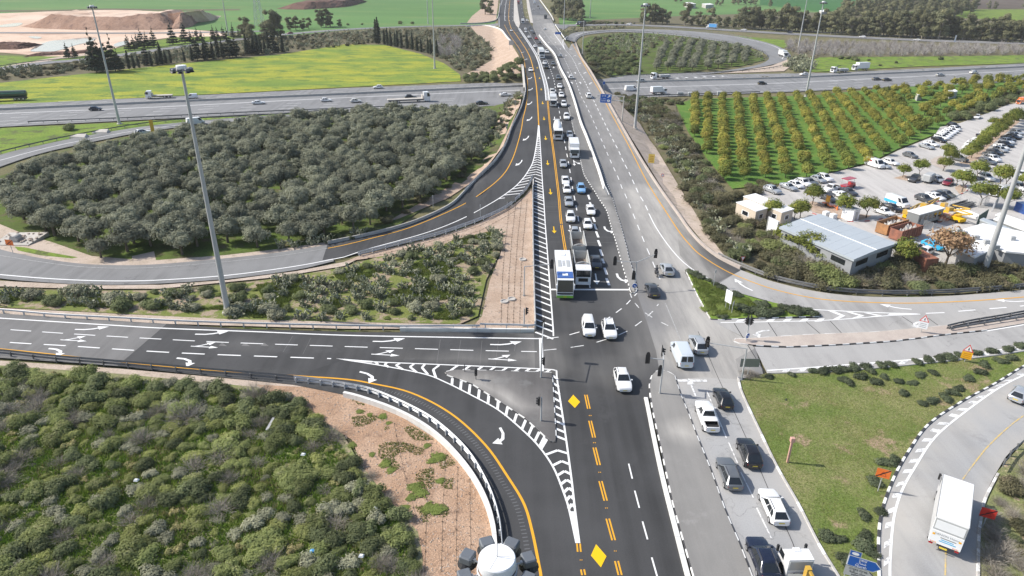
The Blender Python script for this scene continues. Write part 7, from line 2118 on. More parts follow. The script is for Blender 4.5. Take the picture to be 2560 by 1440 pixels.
def drive(kind,px,py,lane,toward,paint,label,hf=h_road,group='vehicles in traffic on the main road',dh=0.0,uf=R,cat=None,scale=None):
 """px,py: where the nearest bumper meets the road in the photo"""
 p = uf(px,py); a = tangent(lane,p) + dh
 L = CARL.get(kind) or TRL[kind]
 if scale: L *= scale
 u = Vector((cos(a),sin(a),0))
 c = p - u * (L / 2)
 if kind == 'tipper': c = p - u * 9.1
 z = hf(c.x,c.y) + ROADZ + .012
 h = a if toward else a + pi
 slope = (hf(c.x + cos(h),c.y + sin(h)) - hf(c.x - cos(h),c.y - sin(h))) / 2
 pr = CARS.get(kind) or TRUCKS[kind]
 names = dict(hatch='hatchback',sedan='sedan',suv='suv',wagon='estate_car',minivan='minivan',van='van',bigvan='van',pickup='pickup_truck',coupe='sedan',rackcar='suv',bus='coach_bus',tipper='dump_truck',mixer='concrete_mixer',box='box_truck',bigbox='box_truck',small='box_truck',flat='flatbed_truck',flatcrane='flatbed_truck',semi='semi_truck',semiflat='semi_truck',tank='tanker_truck')
 cats = dict(bus='bus',tipper='truck',mixer='truck',box='truck',bigbox='truck',small='truck',flat='truck',flatcrane='truck',semi='truck',semiflat='truck',tank='truck',van='van',bigvan='van',pickup='pickup truck',minivan='van')
 o = spawn(pr,names[kind],label,cats.get(kind,'car'),(c.x,c.y,z),0,group,PAINT[paint],None,scale)
 o.rotation_euler = (0,-math.atan(slope),h)
 return o
T = True
for k,x,y,ln,tw,pt,lb in (
 ('bus',1412,752,L1,T,'white','white coach with blue front roof and green bumper at the stop line'),
 ('tipper',1457,719,L1,T,'white','white dump truck pulling an open tipping trailer beside the coach'),
 ('sedan',1492,678,L1,T,'dark','dark grey sedan in the shadow of the dump truck'),
 ('hatch',1470,578,L1,T,'white','rounded white hatchback just ahead of the wide lane dashes'),
 ('hatch',1438,600,L1,T,'silver','pale silver hatchback close behind the tipping trailer'),
 ('sedan',1478,543,L1,T,'white','white sedan straddling the wide lane dashes'),
 ('suv',1427,561,L1,T,'white','white SUV second behind the tipping trailer'),
 ('sedan',1423,521,L1,T,'silver','silver-white sedan third behind the tipping trailer'),
 ('hatch',1418,488,L1,T,'white','white hatchback left of the light blue SUV'),
 ('suv',1454,488,L1,T,'blue','light blue SUV near the end of the median barrier'),
 ('sedan',1414.5,467,L1,T,'white','white sedan close behind the hatchback left of the blue SUV'),
 ('sedan',1409,423,L1,T,'silver','silver sedan alone to the left of the white box truck'),
 ('box',1436,399,L1,T,'white','white box truck with a tall cargo box right of the lane dashes'),
 ('sedan',1425,348,L1,T,'silver','silver-blue sedan right beside the concrete mixer'),
 ('mixer',1395,353,L1,T,'white','white concrete mixer truck with a big drum'),
 ('suv',1417,302.5,L1,T,'white','white SUV ahead of the concrete mixer in the right lane'),
 ('small',1383,269,L1,T,'offwhite','pale work truck two gaps behind the mixer'),
 ('suv',1410,270,L1,T,'white','white SUV right beside the pale work truck'),
 ('sedan',1404,246,L1,T,'white','white sedan behind the SUV at the left lane work truck'),
 ('suv',1381,239,L1,T,'offwhite','off-white SUV just behind the pale work truck'),
 ('sedan',1399.5,223,L1,T,'white','white sedan on the bridge beside the dark grey one'),
 ('sedan',1396,200.5,L1,T,'grey','grey sedan on the bridge close to the white barrier'),
 ('sedan',1327,181,RAMPC,T,'white','white sedan alone in the ramp lane over the bridge'),
 ('pickup',1365.5,173.5,L1,T,'dark','dark grey pickup at the far end of the bridge'),
 ('hatch',1362,163,L1,T,'white','white car directly behind the dark grey pickup'),
 ('hatch',1383,165,L1,T,'grey','blue-grey hatchback right of the dark pickup'),
 ('semi',1355,148,L1,T,'white','white semi truck in the far queue'),
 ('suv',1368,134.5,L1,T,'white','white SUV right beside the far semi truck'),
 ('sedan',1338,119.5,L1,T,'white','white sedan ahead of the semi truck in the far queue'),
 ('sedan',1350,111,L1,T,'dark','dark sedan in the far queue below the red car'),
 ('hatch',1341,99.5,L1,T,'red','red hatchback in the far queue'),
 ('suv',1323,96.5,L1,T,'white','white SUV left of the red hatchback'),
 ('sedan',1315,82.5,L1,T,'white','white car leading the far queue on the left'),
 ('suv',1314,76,L1,T,'white','white SUV just behind the leftmost leading car'),
 ('sedan',1330,80.5,L1,T,'silver','silver car in the right lane of the far queue'),
 ('sedan',1335,86,L1,T,'black','black car in the right lane of the far queue'),
 ('sedan',1325,73.5,L1,T,'grey','grey car at the far stop line'),
 ('sedan',1279,79.5,RAMPC,T,'white','white sedan alone in the far left lane near the junction'),
 ('box',1307,59.5,FAR,T,'white','white truck waiting beyond the far junction'),
 ('suv',1318,53.5,FAR,T,'white','white SUV waiting right of the truck beyond the junction'),
 ('box',1296,10,FAR,T,'red','red truck at the top edge of the photo'),
 ('van',1303,10,FAR,T,'white','white van beside the red truck at the top edge'),
 ('suv',1473,248,R1,0,'white','white SUV driving away left of the blue gantry sign'),
 ('hatch',1427.5,199.5,R1,0,'white','white hatchback driving away over the bridge'),
 ('sedan',1401,144.5,R1,0,'silver','silver sedan driving away beyond the bridge'),
 ('sedan',1362.5,75.5,R1,0,'white','white car about to enter the far junction'),
 ('sedan',1334,26,R1,0,'white','white car far up the road on the right'),
 ('sedan',1348,23,R1,0,'silver','silver car far up the road in the outer lane'),
 ('sedan',1345.5,17.5,R1,0,'black','black car far up the road on the right'),
 ('bigbox',1364,48,R1,T,'dark','dark lorry stopped at the far junction'),
 ('bigbox',1336,11,R1,0,'white','white lorry at the top edge, right carriageway'),
 ('minivan',1474,849,L1,T,'white','white van turning in the junction beside the roof-rack SUV'),
 ('rackcar',1527,855,L1,T,'white','white SUV with a roof rack in the junction'),
 ('suv',1562,988,L1,T,'white','white SUV entering the lower lanes, nearest in the junction'),
 ('coupe',1636,750,R1,0,'dark','dark grey fastback driving away past the median nose'),
 ('coupe',1673,696,R1,0,'silver','pale silver sedan beside the motorcycle'),
 ('suv',1754,894,R1,0,'silver','silver SUV ahead of the big silver van'),
 ('bigvan',1715,928,R1,0,'pales','large pale van with a ribbed roof at the lower stop line'),
 ('hatch',1817,1032,LOWER,0,'black','black hatchback first behind the lower stop line'),
 ('pickup',1780,1090,LOWER,0,'white','white pickup with an open dark bed'),
 ('suv',1885,1181,LOWER,0,'black','black SUV below the white pickup, by the lawn'),
 ('wagon',1836,1236,LOWER,0,'grey','grey estate car left of the black SUV'),
 ('wagon',1951,1325,LOWER,0,'white','white estate car near the lower edge by the lawn'),
 ('suv',1924,1462,LOWER,0,'navy','dark navy SUV cut by the bottom edge')):
 drive(k,x,y,ln,bool(tw),pt,lb)
drive('bus',1462,64,plan([(1385,64),(1440,62)],R),False,'black','dark bus crossing side-on at the far junction').location
# motorcycle with rider
q = R(1640,690); mo = spawn(MOTO,'motorcycle','black motorcycle beside the pale silver sedan','motorcycle',(q.x,q.y,ROADZ + .01),tangent(R1,q) + pi)
def rider(loc,h):
 """seated rider: one skinned body, helmet as its child"""
 me = bpy.data.meshes.new('person')
 V = [(-.15,0,.92),(-.08,0,1.2),(-.02,0,1.42),(.02,0,1.52),(.04,0,1.66),(.0,.2,1.40),(.2,.3,1.2),(.42,.27,1.08),(.0,-.2,1.40),(.2,-.3,1.2),(.42,-.27,1.08),(-.1,.13,.9),(.28,.2,.85),(.12,.2,.42),(.28,.21,.36),(-.1,-.13,.9),(.28,-.2,.85),(.12,-.2,.42),(.28,-.21,.36)]
 E = [(0,1),(1,2),(2,3),(3,4),(2,5),(5,6),(6,7),(2,8),(8,9),(9,10),(0,11),(11,12),(12,13),(13,14),(0,15),(15,16),(16,17),(17,18)]
 me.from_pydata(V,E,[]); o = link('person',me); me.materials.append(M['darkg'])
 sk = o.modifiers.new('skin','SKIN'); R_ = [.17,.19,.2,.08,.1,.09,.065,.05,.09,.065,.05,.12,.1,.075,.06,.12,.1,.075,.06]
 for i,r in enumerate(R_): me.skin_vertices[0].data[i].radius = (r,r)
 me.skin_vertices[0].data[0].use_root = True
 o.modifiers.new('sub','SUBSURF').levels = 1; o.modifiers['sub'].render_levels = 1
 o.location = loc; o.rotation_euler = (0,0,h); tag(o,'rider in dark clothes and helmet sitting on the motorcycle','person')
 mb = MB(); mb.lathe([(.05,-.14),(.13,-.06),(.15,.03),(.11,.12),(.03,.16)],12,'z',(.06,0,1.72)); mb.build('helmet',M['black'],o,True,60)
rider((q.x,q.y,ROADZ),tangent(R1,q) + pi)
# the white delivery truck on the curved ramp
p,q2 = R(2351,1387),R(2366,1290)
h = atan2(q2.y - p.y,q2.x - p.x)
dt = spawn(TRUCKS['bigbox'],'box_truck','white delivery truck driving up the curved ramp at lower right','truck',(p.x + cos(h) * 4.3,p.y + sin(h) * 4.3,ROADZ + .012),h,None,PAINT['white'])
mb = MB(); mb.box(-4.34,-4.30,-1.2,1.2,1.0,3.6); dr = mb.build('rear_door',M['signgrey'],dt)
mb = MB(); mb.box(-4.36,-4.335,-1.1,1.1,2.55,3.45); mb.build('upper_panel',M['signwhite'],dr)
mb = MB(); mb.box(-4.40,-4.34,-1.22,1.22,1.0,2.35); tlf = mb.build('tail_lift',M['signwhite'],dt)
RT_ = (pi / 2,0,-pi / 2)
text('DENON Home',.30,M['midg'],tlf,(-4.405,0,2.05),RT_)
for z,w,m_ in ((1.72,.75,'midg'),(1.52,.6,'cy'),(1.34,.8,'cy')):
 mb = MB(); mb.box(-4.408,-4.402,-w,w * .6,z,z + .09); mb.build('text_bar',M['midg'] if m_ == 'midg' else PAINT['cyan'],tlf)
for s in (-1,1):
 mb = MB(); mb.box(-4.409,-4.402,s * 1.0 - .1,s * 1.0 + .1,1.85,2.05); mb.build('orange_plate',M['ambersign'],tlf)
 for i in range(4): mb = MB(); mb.add([(-4.409,s * .85 + (i - 2) * .12,1.02),(-4.409,s * .85 + (i - 1.5) * .12,1.02),(-4.409,s * .85 + (i - 1) * .12,1.16),(-4.409,s * .85 + (i - 1.5) * .12,1.16)],[(0,1,2,3)]); mb.build('hazard_stripe',M['redsign' if i % 2 else 'ambersign'],tlf)
mb = MB(); mb.box(-4.42,-4.36,-.3,.3,.62,.76); mb.build('number_plate',M['plate'],dt)
# crane pickup at the bottom edge
p,q2 = R(2000,1470),R(1975,1400); h = atan2(q2.y - p.y,q2.x - p.x) + .12
ct = thing('crane_truck','white truck with a small orange crane, cut by the bottom edge','truck',(p.x,p.y,ROADZ + .01),h)
pr = Proto(); cab_parts(pr,2.6,2.1,1.9,.45,2.35,.5); chassis(pr,-2.6,2.0); truck_wheels(pr,(1.6,-1.6),2.2)
for pn,me,pl,pt,subs in pr.parts:
 o = link(pn,me,ct); o.location = pl
mb = MB(); mb.box(-2.7,.5,-1.05,1.05,.85,1.0); mb.build('flat_bed',M['midg'],ct)
mb = MB(); mb.add([(.72,-1.0,.9),(.72,1.0,.9),(.62,.95,2.2),(.62,-.95,2.2),(.78,-1.0,.9),(.78,1.0,.9),(.68,.95,2.2),(.68,-.95,2.2)],[(0,3,2,1),(4,5,6,7),(3,7,6,2),(0,4,7,3),(1,2,6,5)]); mb.build('cab_back',M['signgrey'],ct)
mb = MB(); mb.box(-.2,.25,-.5,-.1,.95,2.2); mb.tube((0,-.3,2.1),(-.9,-.75,1.3),.16,n=6); mb.tube((-.9,-.75,1.3),(-1.3,-1.0,1.1),.06,n=5); mb.build('loader_crane',PAINT['yellow'],ct)
mb = MB()
for i in range(7): mb.tube((-.6 - .3 * (i % 3),-.8 + i * .25,1.05),(-2.4,-.7 + i * .22,1.1 + .05 * (i % 2)),.06,n=5)
mb.build('load',M['steeld'],ct)
# silver car on the curved ramp, upper right
p,q2 = R(2533,1012),R(2556,985); h = atan2(q2.y - p.y,q2.x - p.x)
spawn(CARS['hatch'],'hatchback','pale silver hatchback on the curved ramp at the right edge','car',(p.x + cos(h) * 2,p.y + sin(h) * 2,ROADZ + .012),h,None,PAINT['silver'])
# highway traffic: side views, far carriageway heads left, near one right
HD = atan2((_n1 - _n0).y,(_n1 - _n0).x)
def hway(kind,px,py,left,paint,label,uf=Z0,hf=H0,dh=0.0,base=None,z=ROADZ,scale=None):
 p = uf(px,py); a = (HD if base is None else base) + (pi if left else 0) + dh
 pr = CARS.get(kind) or TRUCKS[kind]
 cats = dict(van='van',bigvan='van',minivan='van')
 nm = dict(hatch='hatchback',suv='suv',wagon='estate_car',minivan='minivan',van='van',flat='flatbed_truck',flatcrane='flatbed_truck',tank='tanker_truck',semi='semi_truck',semiflat='semi_truck',bigbox='box_truck',box='box_truck',small='box_truck').get(kind,'sedan')
 return spawn(pr,nm,label,cats.get(kind,'truck' if kind in TRUCKS else 'car'),(p.x,p.y,hf(p.x,p.y) + z + .01),a,'vehicles on the highway and side roads',PAINT[paint],None,scale)
for a in (('tank',8,252,1,'dgreen','dark green tanker truck at the left edge'),('flat',400,246,1,'white','white-cabbed empty flatbed truck on the far carriageway'),
   ('minivan',480,247,1,'white','white van behind the empty flatbed'),('hatch',945,222,1,'white','white hatchback on the far carriageway below the field'),
   ('hatch',240,277,0,'navy','dark navy hatchback beside the left mast'),('sedan',647,261,0,'white','white sedan alone in the middle left of the highway'),
   ('hatch',816,255,0,'white','white hatchback above the grove edge'),('hatch',890,257,0,'offwhite','off-white hatchback ahead of the grove'),
   ('suv',1027,248,0,'black','black SUV partly behind the flatbed semi'),('semiflat',1022,256,0,'white','empty flatbed semi above the olive grove'),
   ('sedan',1204,262,0,'dark','dark car at the grove end under the bridge slope'),('sedan',1264,241,0,'white','white car about to pass under the bridge'),
   ('hatch',2009,189,1,'white','white hatchback left of the crane truck on the far carriageway'),('hatch',1601,206,1,'silver','silver hatchback just past the bridge, far carriageway'),
   ('flatcrane',1651,198,1,'white','white crane flatbed beside the small olive rows'),('sedan',2350,191,0,'silver','silver sedan on the near carriageway at right'),
   ('minivan',2434,185,0,'offwhite','off-white van farthest right on the highway'),('hatch',1905,212,0,'black','black hatchback above the orchard rows'),
   ('sedan',2191,201,0,'grey','grey sedan, left of a close pair above the orchard'),('sedan',2217,203,0,'dark','dark sedan, right of a close pair above the orchard'),
   ('van',1577,228,0,'white','white van just right of the bridge'),('small',1645,236,0,'white','white box van right of the bridge above the bushes'),
   ('flatcrane',2098,182,1,'white','white crane truck pulling a trailer on the far carriageway'),('bigbox',2150,176,1,'white','white box truck close beside the crane truck')):
 hway(*a)
ps = Z0(358,336); pe = Z0(395,330); hh = atan2(pe.y - ps.y,pe.x - ps.x)
hway('suv',358,337,0,'white','white SUV on the left loop ramp by the yellow board',base=hh)
ps = Z0(480,314); pe = Z0(520,309); hh = atan2(pe.y - ps.y,pe.x - ps.x)
hway('van',490,312,0,'white','white van on the loop ramp behind the tall mast',base=hh)
ps,pe = G(1700,66),G(1850,75); hh = atan2(pe.y - ps.y,pe.x - ps.x)
for a in (('bigbox',1779,71.5,1,'white','truck with a blue printed box on the crossing road'),('sedan',1859,77,1,'white','white car behind the blue box truck'),('hatch',1974,83.5,1,'navy','dark car on the crossing road beside the gum trees'),
   ('suv',2156,94.5,1,'white','white SUV on the crossing road above the bare orchard'),('sedan',2292,102,1,'white','white car on the crossing road, right of the SUV'),('suv',1446,62,1,'white','white SUV behind the dark bus'),('suv',1573,62.5,1,'white','white SUV below the lone gum trees')):
 o = hway(*a,uf=R,hf=h_road,base=hh)
 if 'printed' in a[5]:
  for s in (-1,1): mb = MB(); mb.box(-4.2,2.2,s * 1.26 - .01,s * 1.26 + .01,1.1,3.6); mb.build('printed_side',PAINT['panelblue'],o)
ps,pe = G(700,87),G(760,82); hway('sedan',725,85,1,'maroon','dark red car on the service road left of the far trees',uf=G,hf=h_ground,base=atan2(pe.y - ps.y,pe.x - ps.x))
hway('box',1957,142,0,'white','white truck coming round the right loop ramp',base=radians(-84))
# ------------------------------------------------------------------ parked cars
def parked(kind,paint,px,py,dx,dy,label,group='parked cars in the car park',flip=False):
 p,h = at_px(px,py,dx,dy,.7)
 pr = CARS[kind]; keep_ = ('body','windscreen','rear_window','side_window','wheel','headlight','tail_light','grille','mirror')
 return spawn(pr,dict(hatch='hatchback',suv='suv',wagon='estate_car',minivan='minivan',van='van',bigvan='van',pickup='pickup_truck').get(kind,'sedan'),label,'van' if 'van' in kind else 'car',(p.x,p.y,LOTZ),h + (pi if flip else 0),group,PAINT[paint],keep_)
POSN = ['first','second','third','fourth','fifth','sixth','seventh','eighth','ninth','tenth','eleventh','twelfth','thirteenth','fourteenth','fifteenth','sixteenth']
CN = dict(white='white',silver='silver',grey='grey',dark='dark grey',black='black',navy='navy',offwhite='off-white',red='red',maroon='dark red')
KN = dict(hatch='hatchback',sedan='sedan',suv='SUV',wagon='estate car',minivan='van',van='van',pickup='pickup')
def row(where,cars,dx,dy):
 for i,(k,c,x,y) in enumerate(cars): parked(k,c,x,y,dx,dy,f'{CN[c]} {KN[k]}, {POSN[i]} from the left {where}')
row('in the lower row at the orchard edge',[('suv','silver',1931,474),('sedan','silver',1972,466),('hatch','white',1990,461),('suv','white',2008,456.5),('sedan','grey',2024,453),('hatch','silver',2046,447.5),('suv','white',2062,444)],34,12.6)
row('in the upper row along the orchard',[('hatch','silver',2208,413),('wagon','white',2226,404.5),('hatch','grey',2276,387),('sedan','silver',2317,365),('sedan','white',2329,358.5),('sedan','black',2348,348.5),('wagon','white',2355,342),('sedan','white',2361,338),('sedan','white',2366,334),('sedan','white',2373,329.5),('sedan','white',2380,325.5),('hatch','white',2388,321),('suv','black',2384,314)],35,9.5)
row('in the row under the car park hedge trees',[('suv','grey',2398,396),('hatch','white',2426,370),('suv','white',2433,363),('suv','white',2440,357),('sedan','white',2453,350),('sedan','black',2461,340),('suv','white',2470,333.5)],35,8)
row('in the long right-hand row',[('sedan','silver',2452,411.5),('sedan','grey',2470,402.5),('suv','white',2482,396),('sedan','grey',2478,386.5),('sedan','dark',2488,379),('hatch','silver',2502,373),('sedan','white',2504,366.5),('sedan','navy',2516,360),('suv','white',2517,352.5),('sedan','dark',2521,346),('sedan','black',2535,341),('sedan','white',2537,336),('sedan','silver',2543,330)],39,11)
for a in (('suv','dark',2286,446,-24,14,'dark SUV seen from behind under the two lot trees'),('hatch','silver',2346,447,24,13,'pale car right of the grey covered trailer'),('hatch','maroon',2371,455,-24,14,'dark red hatchback in the middle of the car park'),
   ('suv','white',2466,443,30,12,'white SUV behind the lone lot tree'),('sedan','white',2417,433,30,12,'white car between two lot trees'),('sedan','black',2452,451,30,12,'black car hidden behind the lot tree'),
   ('sedan','silver',2463,462,30,12,'silver car at the bend by the pale van'),('hatch','white',2476,469,30,12,'white hatchback above the pale van'),('van','white',2497,481,-26,8,'white van at the mesh fence in the right yard'),
   ('sedan','grey',2525,484,30,12,'grey car behind the mesh fence'),('suv','dark',2312,497,34,13,'dark jeep with red rear, first of the lower row'),('sedan','white',2339,490,34,12,'white sedan second of the lower row'),
   ('sedan','black',2353,487,34,12,'black sedan third of the lower row'),('sedan','grey',2367,484,34,12,'grey sedan last of the lower row'),('van','white',2243,507,34,12,'white and blue van in the front lower row'),
   ('sedan','black',2231,518,34,12,'black sedan in front of the white and blue van'),('sedan','white',2211,528,34,12,'white sedan nearest the kerb in the front lower row'),('pickup','white',2078,471,-30,8,'white pickup beside the red work cart'),
   ('sedan','dark',2122,478,34,14,'dark sedan right of the white pickup'),('sedan','white',2106,487,34,13,'white sedan below the white pickup'),('sedan','dark',2071,494,34,14,'dark car in the shade behind the warning trailer'),
   ('van','white',2187,411,34,11,'big white van with red lettering at the orchard edge'),('sedan','white',2271,622,36,14,'white car beside the warehouse end'),('sedan','white',2292,618,36,14,'white car right of the one by the warehouse end'),
   ('sedan','white',2443,291,-14,16,'white car in the shade of the entrance hedge'),('hatch','white',2312,628,-34,10,'white hatchback with a dark windscreen by the red container'),
   ('hatch','white',2553,435,-14,18,'white car at the right edge behind the mast'),('suv','white',2549,467,34,12,'white SUV at the right edge in the last row')):
 parked(*a)
q_ = [o for o in COL.objects if o.get('label','').startswith('big white van with red')][0]
for s in (-1,1): mb = MB(); mb.box(-2.0,-.3,s * 1.0 - .012,s * 1.0 + .012,1.5,1.8); mb.build('red_lettering',PAINT['red'],q_)
q_ = [o for o in COL.objects if o.get('label','').startswith('white and blue van')][0]
for s in (-1,1): mb = MB(); mb.box(-2.6,.6,s * 1.0 - .012,s * 1.0 + .012,.6,1.2); mb.build('blue_band',PAINT['cyan'],q_)
p,h = at_px(2333,612,26,10,.7); spawn(CARS['hatch'],'hatchback','bright blue car parked in the yard below the fence','car',(p.x,p.y,LOTZ),h,None,PAINT['cyan'])
p,h = at_px(2553,255,-20,4,.7); spawn(TRUCKS['small'],'box_truck','small orange truck at the car park entrance','truck',(p.x,p.y,LOTZ),h,None,PAINT['orange'],None,.8)
def covered(s):
 mb = MB(); mb.rbox(-1.8,1.8,-1.0,1.0,.6,2.2,.25); mb.build('cover',M['signgrey'],s)
 for y in (-.95,.95): o = link('wheel',WHEEL[0],s); o.location = (0,y,.33)
 mb = MB(); mb.tube((1.8,0,.6),(2.6,0,.5),.05,n=6); mb.build('tow_bar',M['darkg'],s)
simple('covered_trailer','grey covered trailer beside the dark SUV','trailer',2321,446,-24,14,covered,1.0)
# ------------------------------------------------------------------ trees, shrubs, grass
RV = random.Random(77)
def ppoly(px,uf=G): return plan(px,uf)
def dcam(p): return hypot(p.x,p.y)
def joined(name,label,meshes_at,mats,group=None,thin=1):
 """many small far copies as one mesh (uncountable mass); thin=3 keeps every third leaf, enlarged"""
 V,Fs = [],[]; cache = {}
 for me,loc,s,rz in meshes_at:
  if me.name not in cache:
   vv,ff = [],[]
   for k,f in enumerate(me.polygons):
    if k % thin: continue
    q = [me.vertices[i].co for i in f.vertices]; c = sum(q,Vector()) / len(q); e = 1.55 if thin > 1 else 1
    ff.append(tuple(range(len(vv),len(vv) + len(q)))); vv += [c + (p - c) * e for p in q]
   cache[me.name] = vv,ff
  vv,ff = cache[me.name]; b = len(V); c,sn = cos(rz) * s,sin(rz) * s
  V += [(loc.x + p.x * c - p.y * sn,loc.y + p.x * sn + p.y * c,loc.z + p.z * s) for p in vv]
  Fs += [tuple(b + i for i in f) for f in ff]
 me = bpy.data.meshes.new(name); me.from_pydata(V,[],Fs); me.materials.append(mats)
 return tag(link(name,me),label,None,group,'stuff')
# olive grove in the left loop
gp = ppoly([(5,485),(44,458),(110,432),(168,413),(235,393),(319,374),(370,363),(504,345),(571,333),(672,316),(760,306),(860,299),(1000,290),(1095,286),(1180,290),(1225,302),(1225,345),(1172,415),(1065,500),(1000,535),(940,562),(870,585),(800,602),(680,618),(620,622),(560,622),(520,615),(470,640),(410,640),(400,618),(350,622),(300,645),(250,645),(200,622),(130,592),(50,545)])
pts = scatter(gp,900,3.7,RV)
pts.sort(key=dcam)
print('olives',len(pts))
for p in pts: tree('olive','olive_tree','grey-green olive tree in the dense grove inside the left loop',p,RV.uniform(.78,1.22),'olive trees in the left grove',rnd=RV)
# olive rows inside the right loop
a0,a1 = [(1640,176),(1672,177),(1702,178),(1732,177),(1765,175),(1798,171),(1828,166),(1858,160)],[(1668,110),(1700,108),(1730,110),(1757,112),(1786,114),(1815,117),(1842,121),(1868,127)]
for k,((x0,y0),(x1,y1)) in enumerate(zip(a0,a1)):
 p,q = Z0(x0,y0),Z0(x1,y1); n = max(3,int((q - p).length / 7.5))
 for i in range(n):
  w = p.lerp(q,i / n) + Vector((RV.uniform(-.7,.7),RV.uniform(-.7,.7),0)); tree('olive','small_olive_tree',f'small olive tree, {ORD[i]} from the highway in the {ORD[k]} row inside the right loop',w,RV.uniform(.85,1.05),'olive rows in the right loop',rnd=RV)
# citrus orchard rows
tops = [(1735,247),(1768,246),(1804,245),(1841,244),(1878,243),(1914,242),(1950,241),(1990,240),(2023,239),(2057,237),(2088,235),(2121,233),(2158,230),(2190,228)]
bots = [(1737,338),(1767,380),(1808,445),(1858,444),(1915,442),(1966,442),(2018,440),(2069,428),(2120,420),(2166,409),(2207,384),(2246,362),(2275,345),(2300,330)]
no = 0
for k,((x0,y0),(x1,y1)) in enumerate(zip(tops,bots)):
 p,q = Z0(x1,y1 + 3),Z0(x0,y0 + 3); n = int((q - p).length / 4.3)
 for i in range(n + 1):
  if RV.random() < .03: continue
  w = p.lerp(q,i / n) + Vector((RV.uniform(-.35,.35),RV.uniform(-.5,.5),-.04)); no += 1
  front = i < 2 or (k > 6 and i < 5)
  tree('citrus' if (front and RV.random() < .75) or RV.random() < .12 else 'orange','citrus_tree',f'citrus tree, {ORD[i]} from the near end of the {ORD[k]} orchard row from the left',w,RV.uniform(.85,1.15),'citrus trees in rows',rnd=RV)
rp = ppoly([(2205,232),(2300,222),(2400,212),(2560,198),(2600,215),(2560,232),(2470,258),(2420,282),(2375,295),(2325,325),(2300,322),(2250,290)])
for p in scatter(rp,110,6.0,RV): tree(RV.choice(['orange','orange','citrus']),'citrus_tree','loosely spaced citrus tree in the older plot right of the rows',p,RV.uniform(1.0,1.4),'citrus trees right of the rows',rnd=RV); no += 1
print('citrus',no)
for x,y in ((1893,497),(1916,492),(1860,470)): pass
# car park trees
for i,(x,y,s) in enumerate(((2030,512,1.1),(2106,543,1.05),(2165,545,1.15),(1927,548,1.0),(2000,545,.95),(1985,549,.8),(2256,444,.85),(2297,440,.95),(2364,396,1.05),(2372,412,1.05),(2357,428,.95),(2404,480,1.25),(2390,466,.9),(2442,448,1.2),(2497,468,1.35),(2512,470,1.1),(2450,514,1.35),(2512,524,1.2),(2556,480,1.1),(2480,322,.95),(2375,638,1.2),(2253,668,1.15))):
 where = ['left of the warning trailer','between warning trailer and shed','right of the small shed','in front of the cabins','between the cabins and the warehouse','beside the warehouse roof corner','left of a pair by the dark SUV','right of a pair by the dark SUV','topmost at the hedge end','in the cluster at the hedge end','lowest at the hedge end','beside the lamp in the middle','behind the tree in the middle','near the silver cars, orange tinted','on the bend by the pale van','beside the bend, farther right','at the mesh fence','behind the thick mast','at the right edge','alone by the zebra crossing','in the yard by the white roof','at the warehouse end by the red container'][i]
 tree('lot','lot_tree','round yellow-green tree ' + where,Z0(x,y),s * .88,'trees in the car park',rnd=RV)
hp = [Z0(*q) for q in ((2412,408),(2428,396),(2442,386),(2454,375),(2466,365),(2477,356),(2488,347),(2498,339),(2508,331),(2517,323),(2526,316),(2534,309),(2541,303))]
for i,p in enumerate(hp): tree('lot','hedge_tree',f'close-set ochre tree, {ORD[i]} from the near end of the line between car rows',p,RV.uniform(.9,1.1),'line of trees between car rows',rnd=RV)
tree('brown','brown_tree','brown-leaved tree at the edge of the bush bank',Z0(2360,672),1.7,rnd=RV)
# cypresses and conifers
ci = -1
for x,y in ((235,177),(324,173),(336,171.5),(348,170),(380,166.5),(395,164),(405,161.5),(416,160.5),(428,158.5),(462,155),(482,153.5),(514,151),(534,148.5),(546,146.5),(558,145),(618,138.5),(636,136.5),(645,136),(653,135),(663,134),(673,132),(707,130)):
 ci += 1; tree('cypress','cypress',f'slim dark cypress, {ORD[ci]} from the left along the flowering field',G(x,y),RV.uniform(.7,1.25),'cypress row on the left',rnd=RV)
for x,y in ((941,109.5),(946,110),(961,112.5),(969,114),(977,116),(988,117),(994,118.5),(1004,121),(1018,123),(1031,125),(1043,128),(1053,131),(1070,134.5),(1077,136.5),(1092,139.5)):
 ci += 1; tree('cypress','cypress',f'slim dark cypress, {ORD[ci - 22]} from the left in the short line by bare trees',G(x,y),(1.55 if x < 950 else RV.uniform(.8,1.05)),'cypress row near the bridge',rnd=RV)
for x,y,s in ((171,145,.9),(188,143,.7),(242,181,1.5),(256,180,1.4),(269,180,1.4),(289,178,1.3),(300,176,1.0),(322,125,.9),(336,125,.9),(345,121,.8),(356,119,1.0),(369,118,.9),(386,118,1.05),(433,112,1.2),(463,108,1.2),(478,107,.8),(494,105,.95),(505,104,.8),(534,101.5,1.0),(545,101,.8),(560,99,.8),(584,95,.8),(598,94,.6),(368,163,1.0),(494,151,1.15),(520,149.5,1.1),(575,144,1.4),(590,143,1.2),(685,131.5,1.3),(625,137,1.0),(230,125,.6)):
 tree('conifer','conifer','dark ragged conifer behind the cypress row',G(x,y),s,'conifers behind the cypresses',rnd=RV)
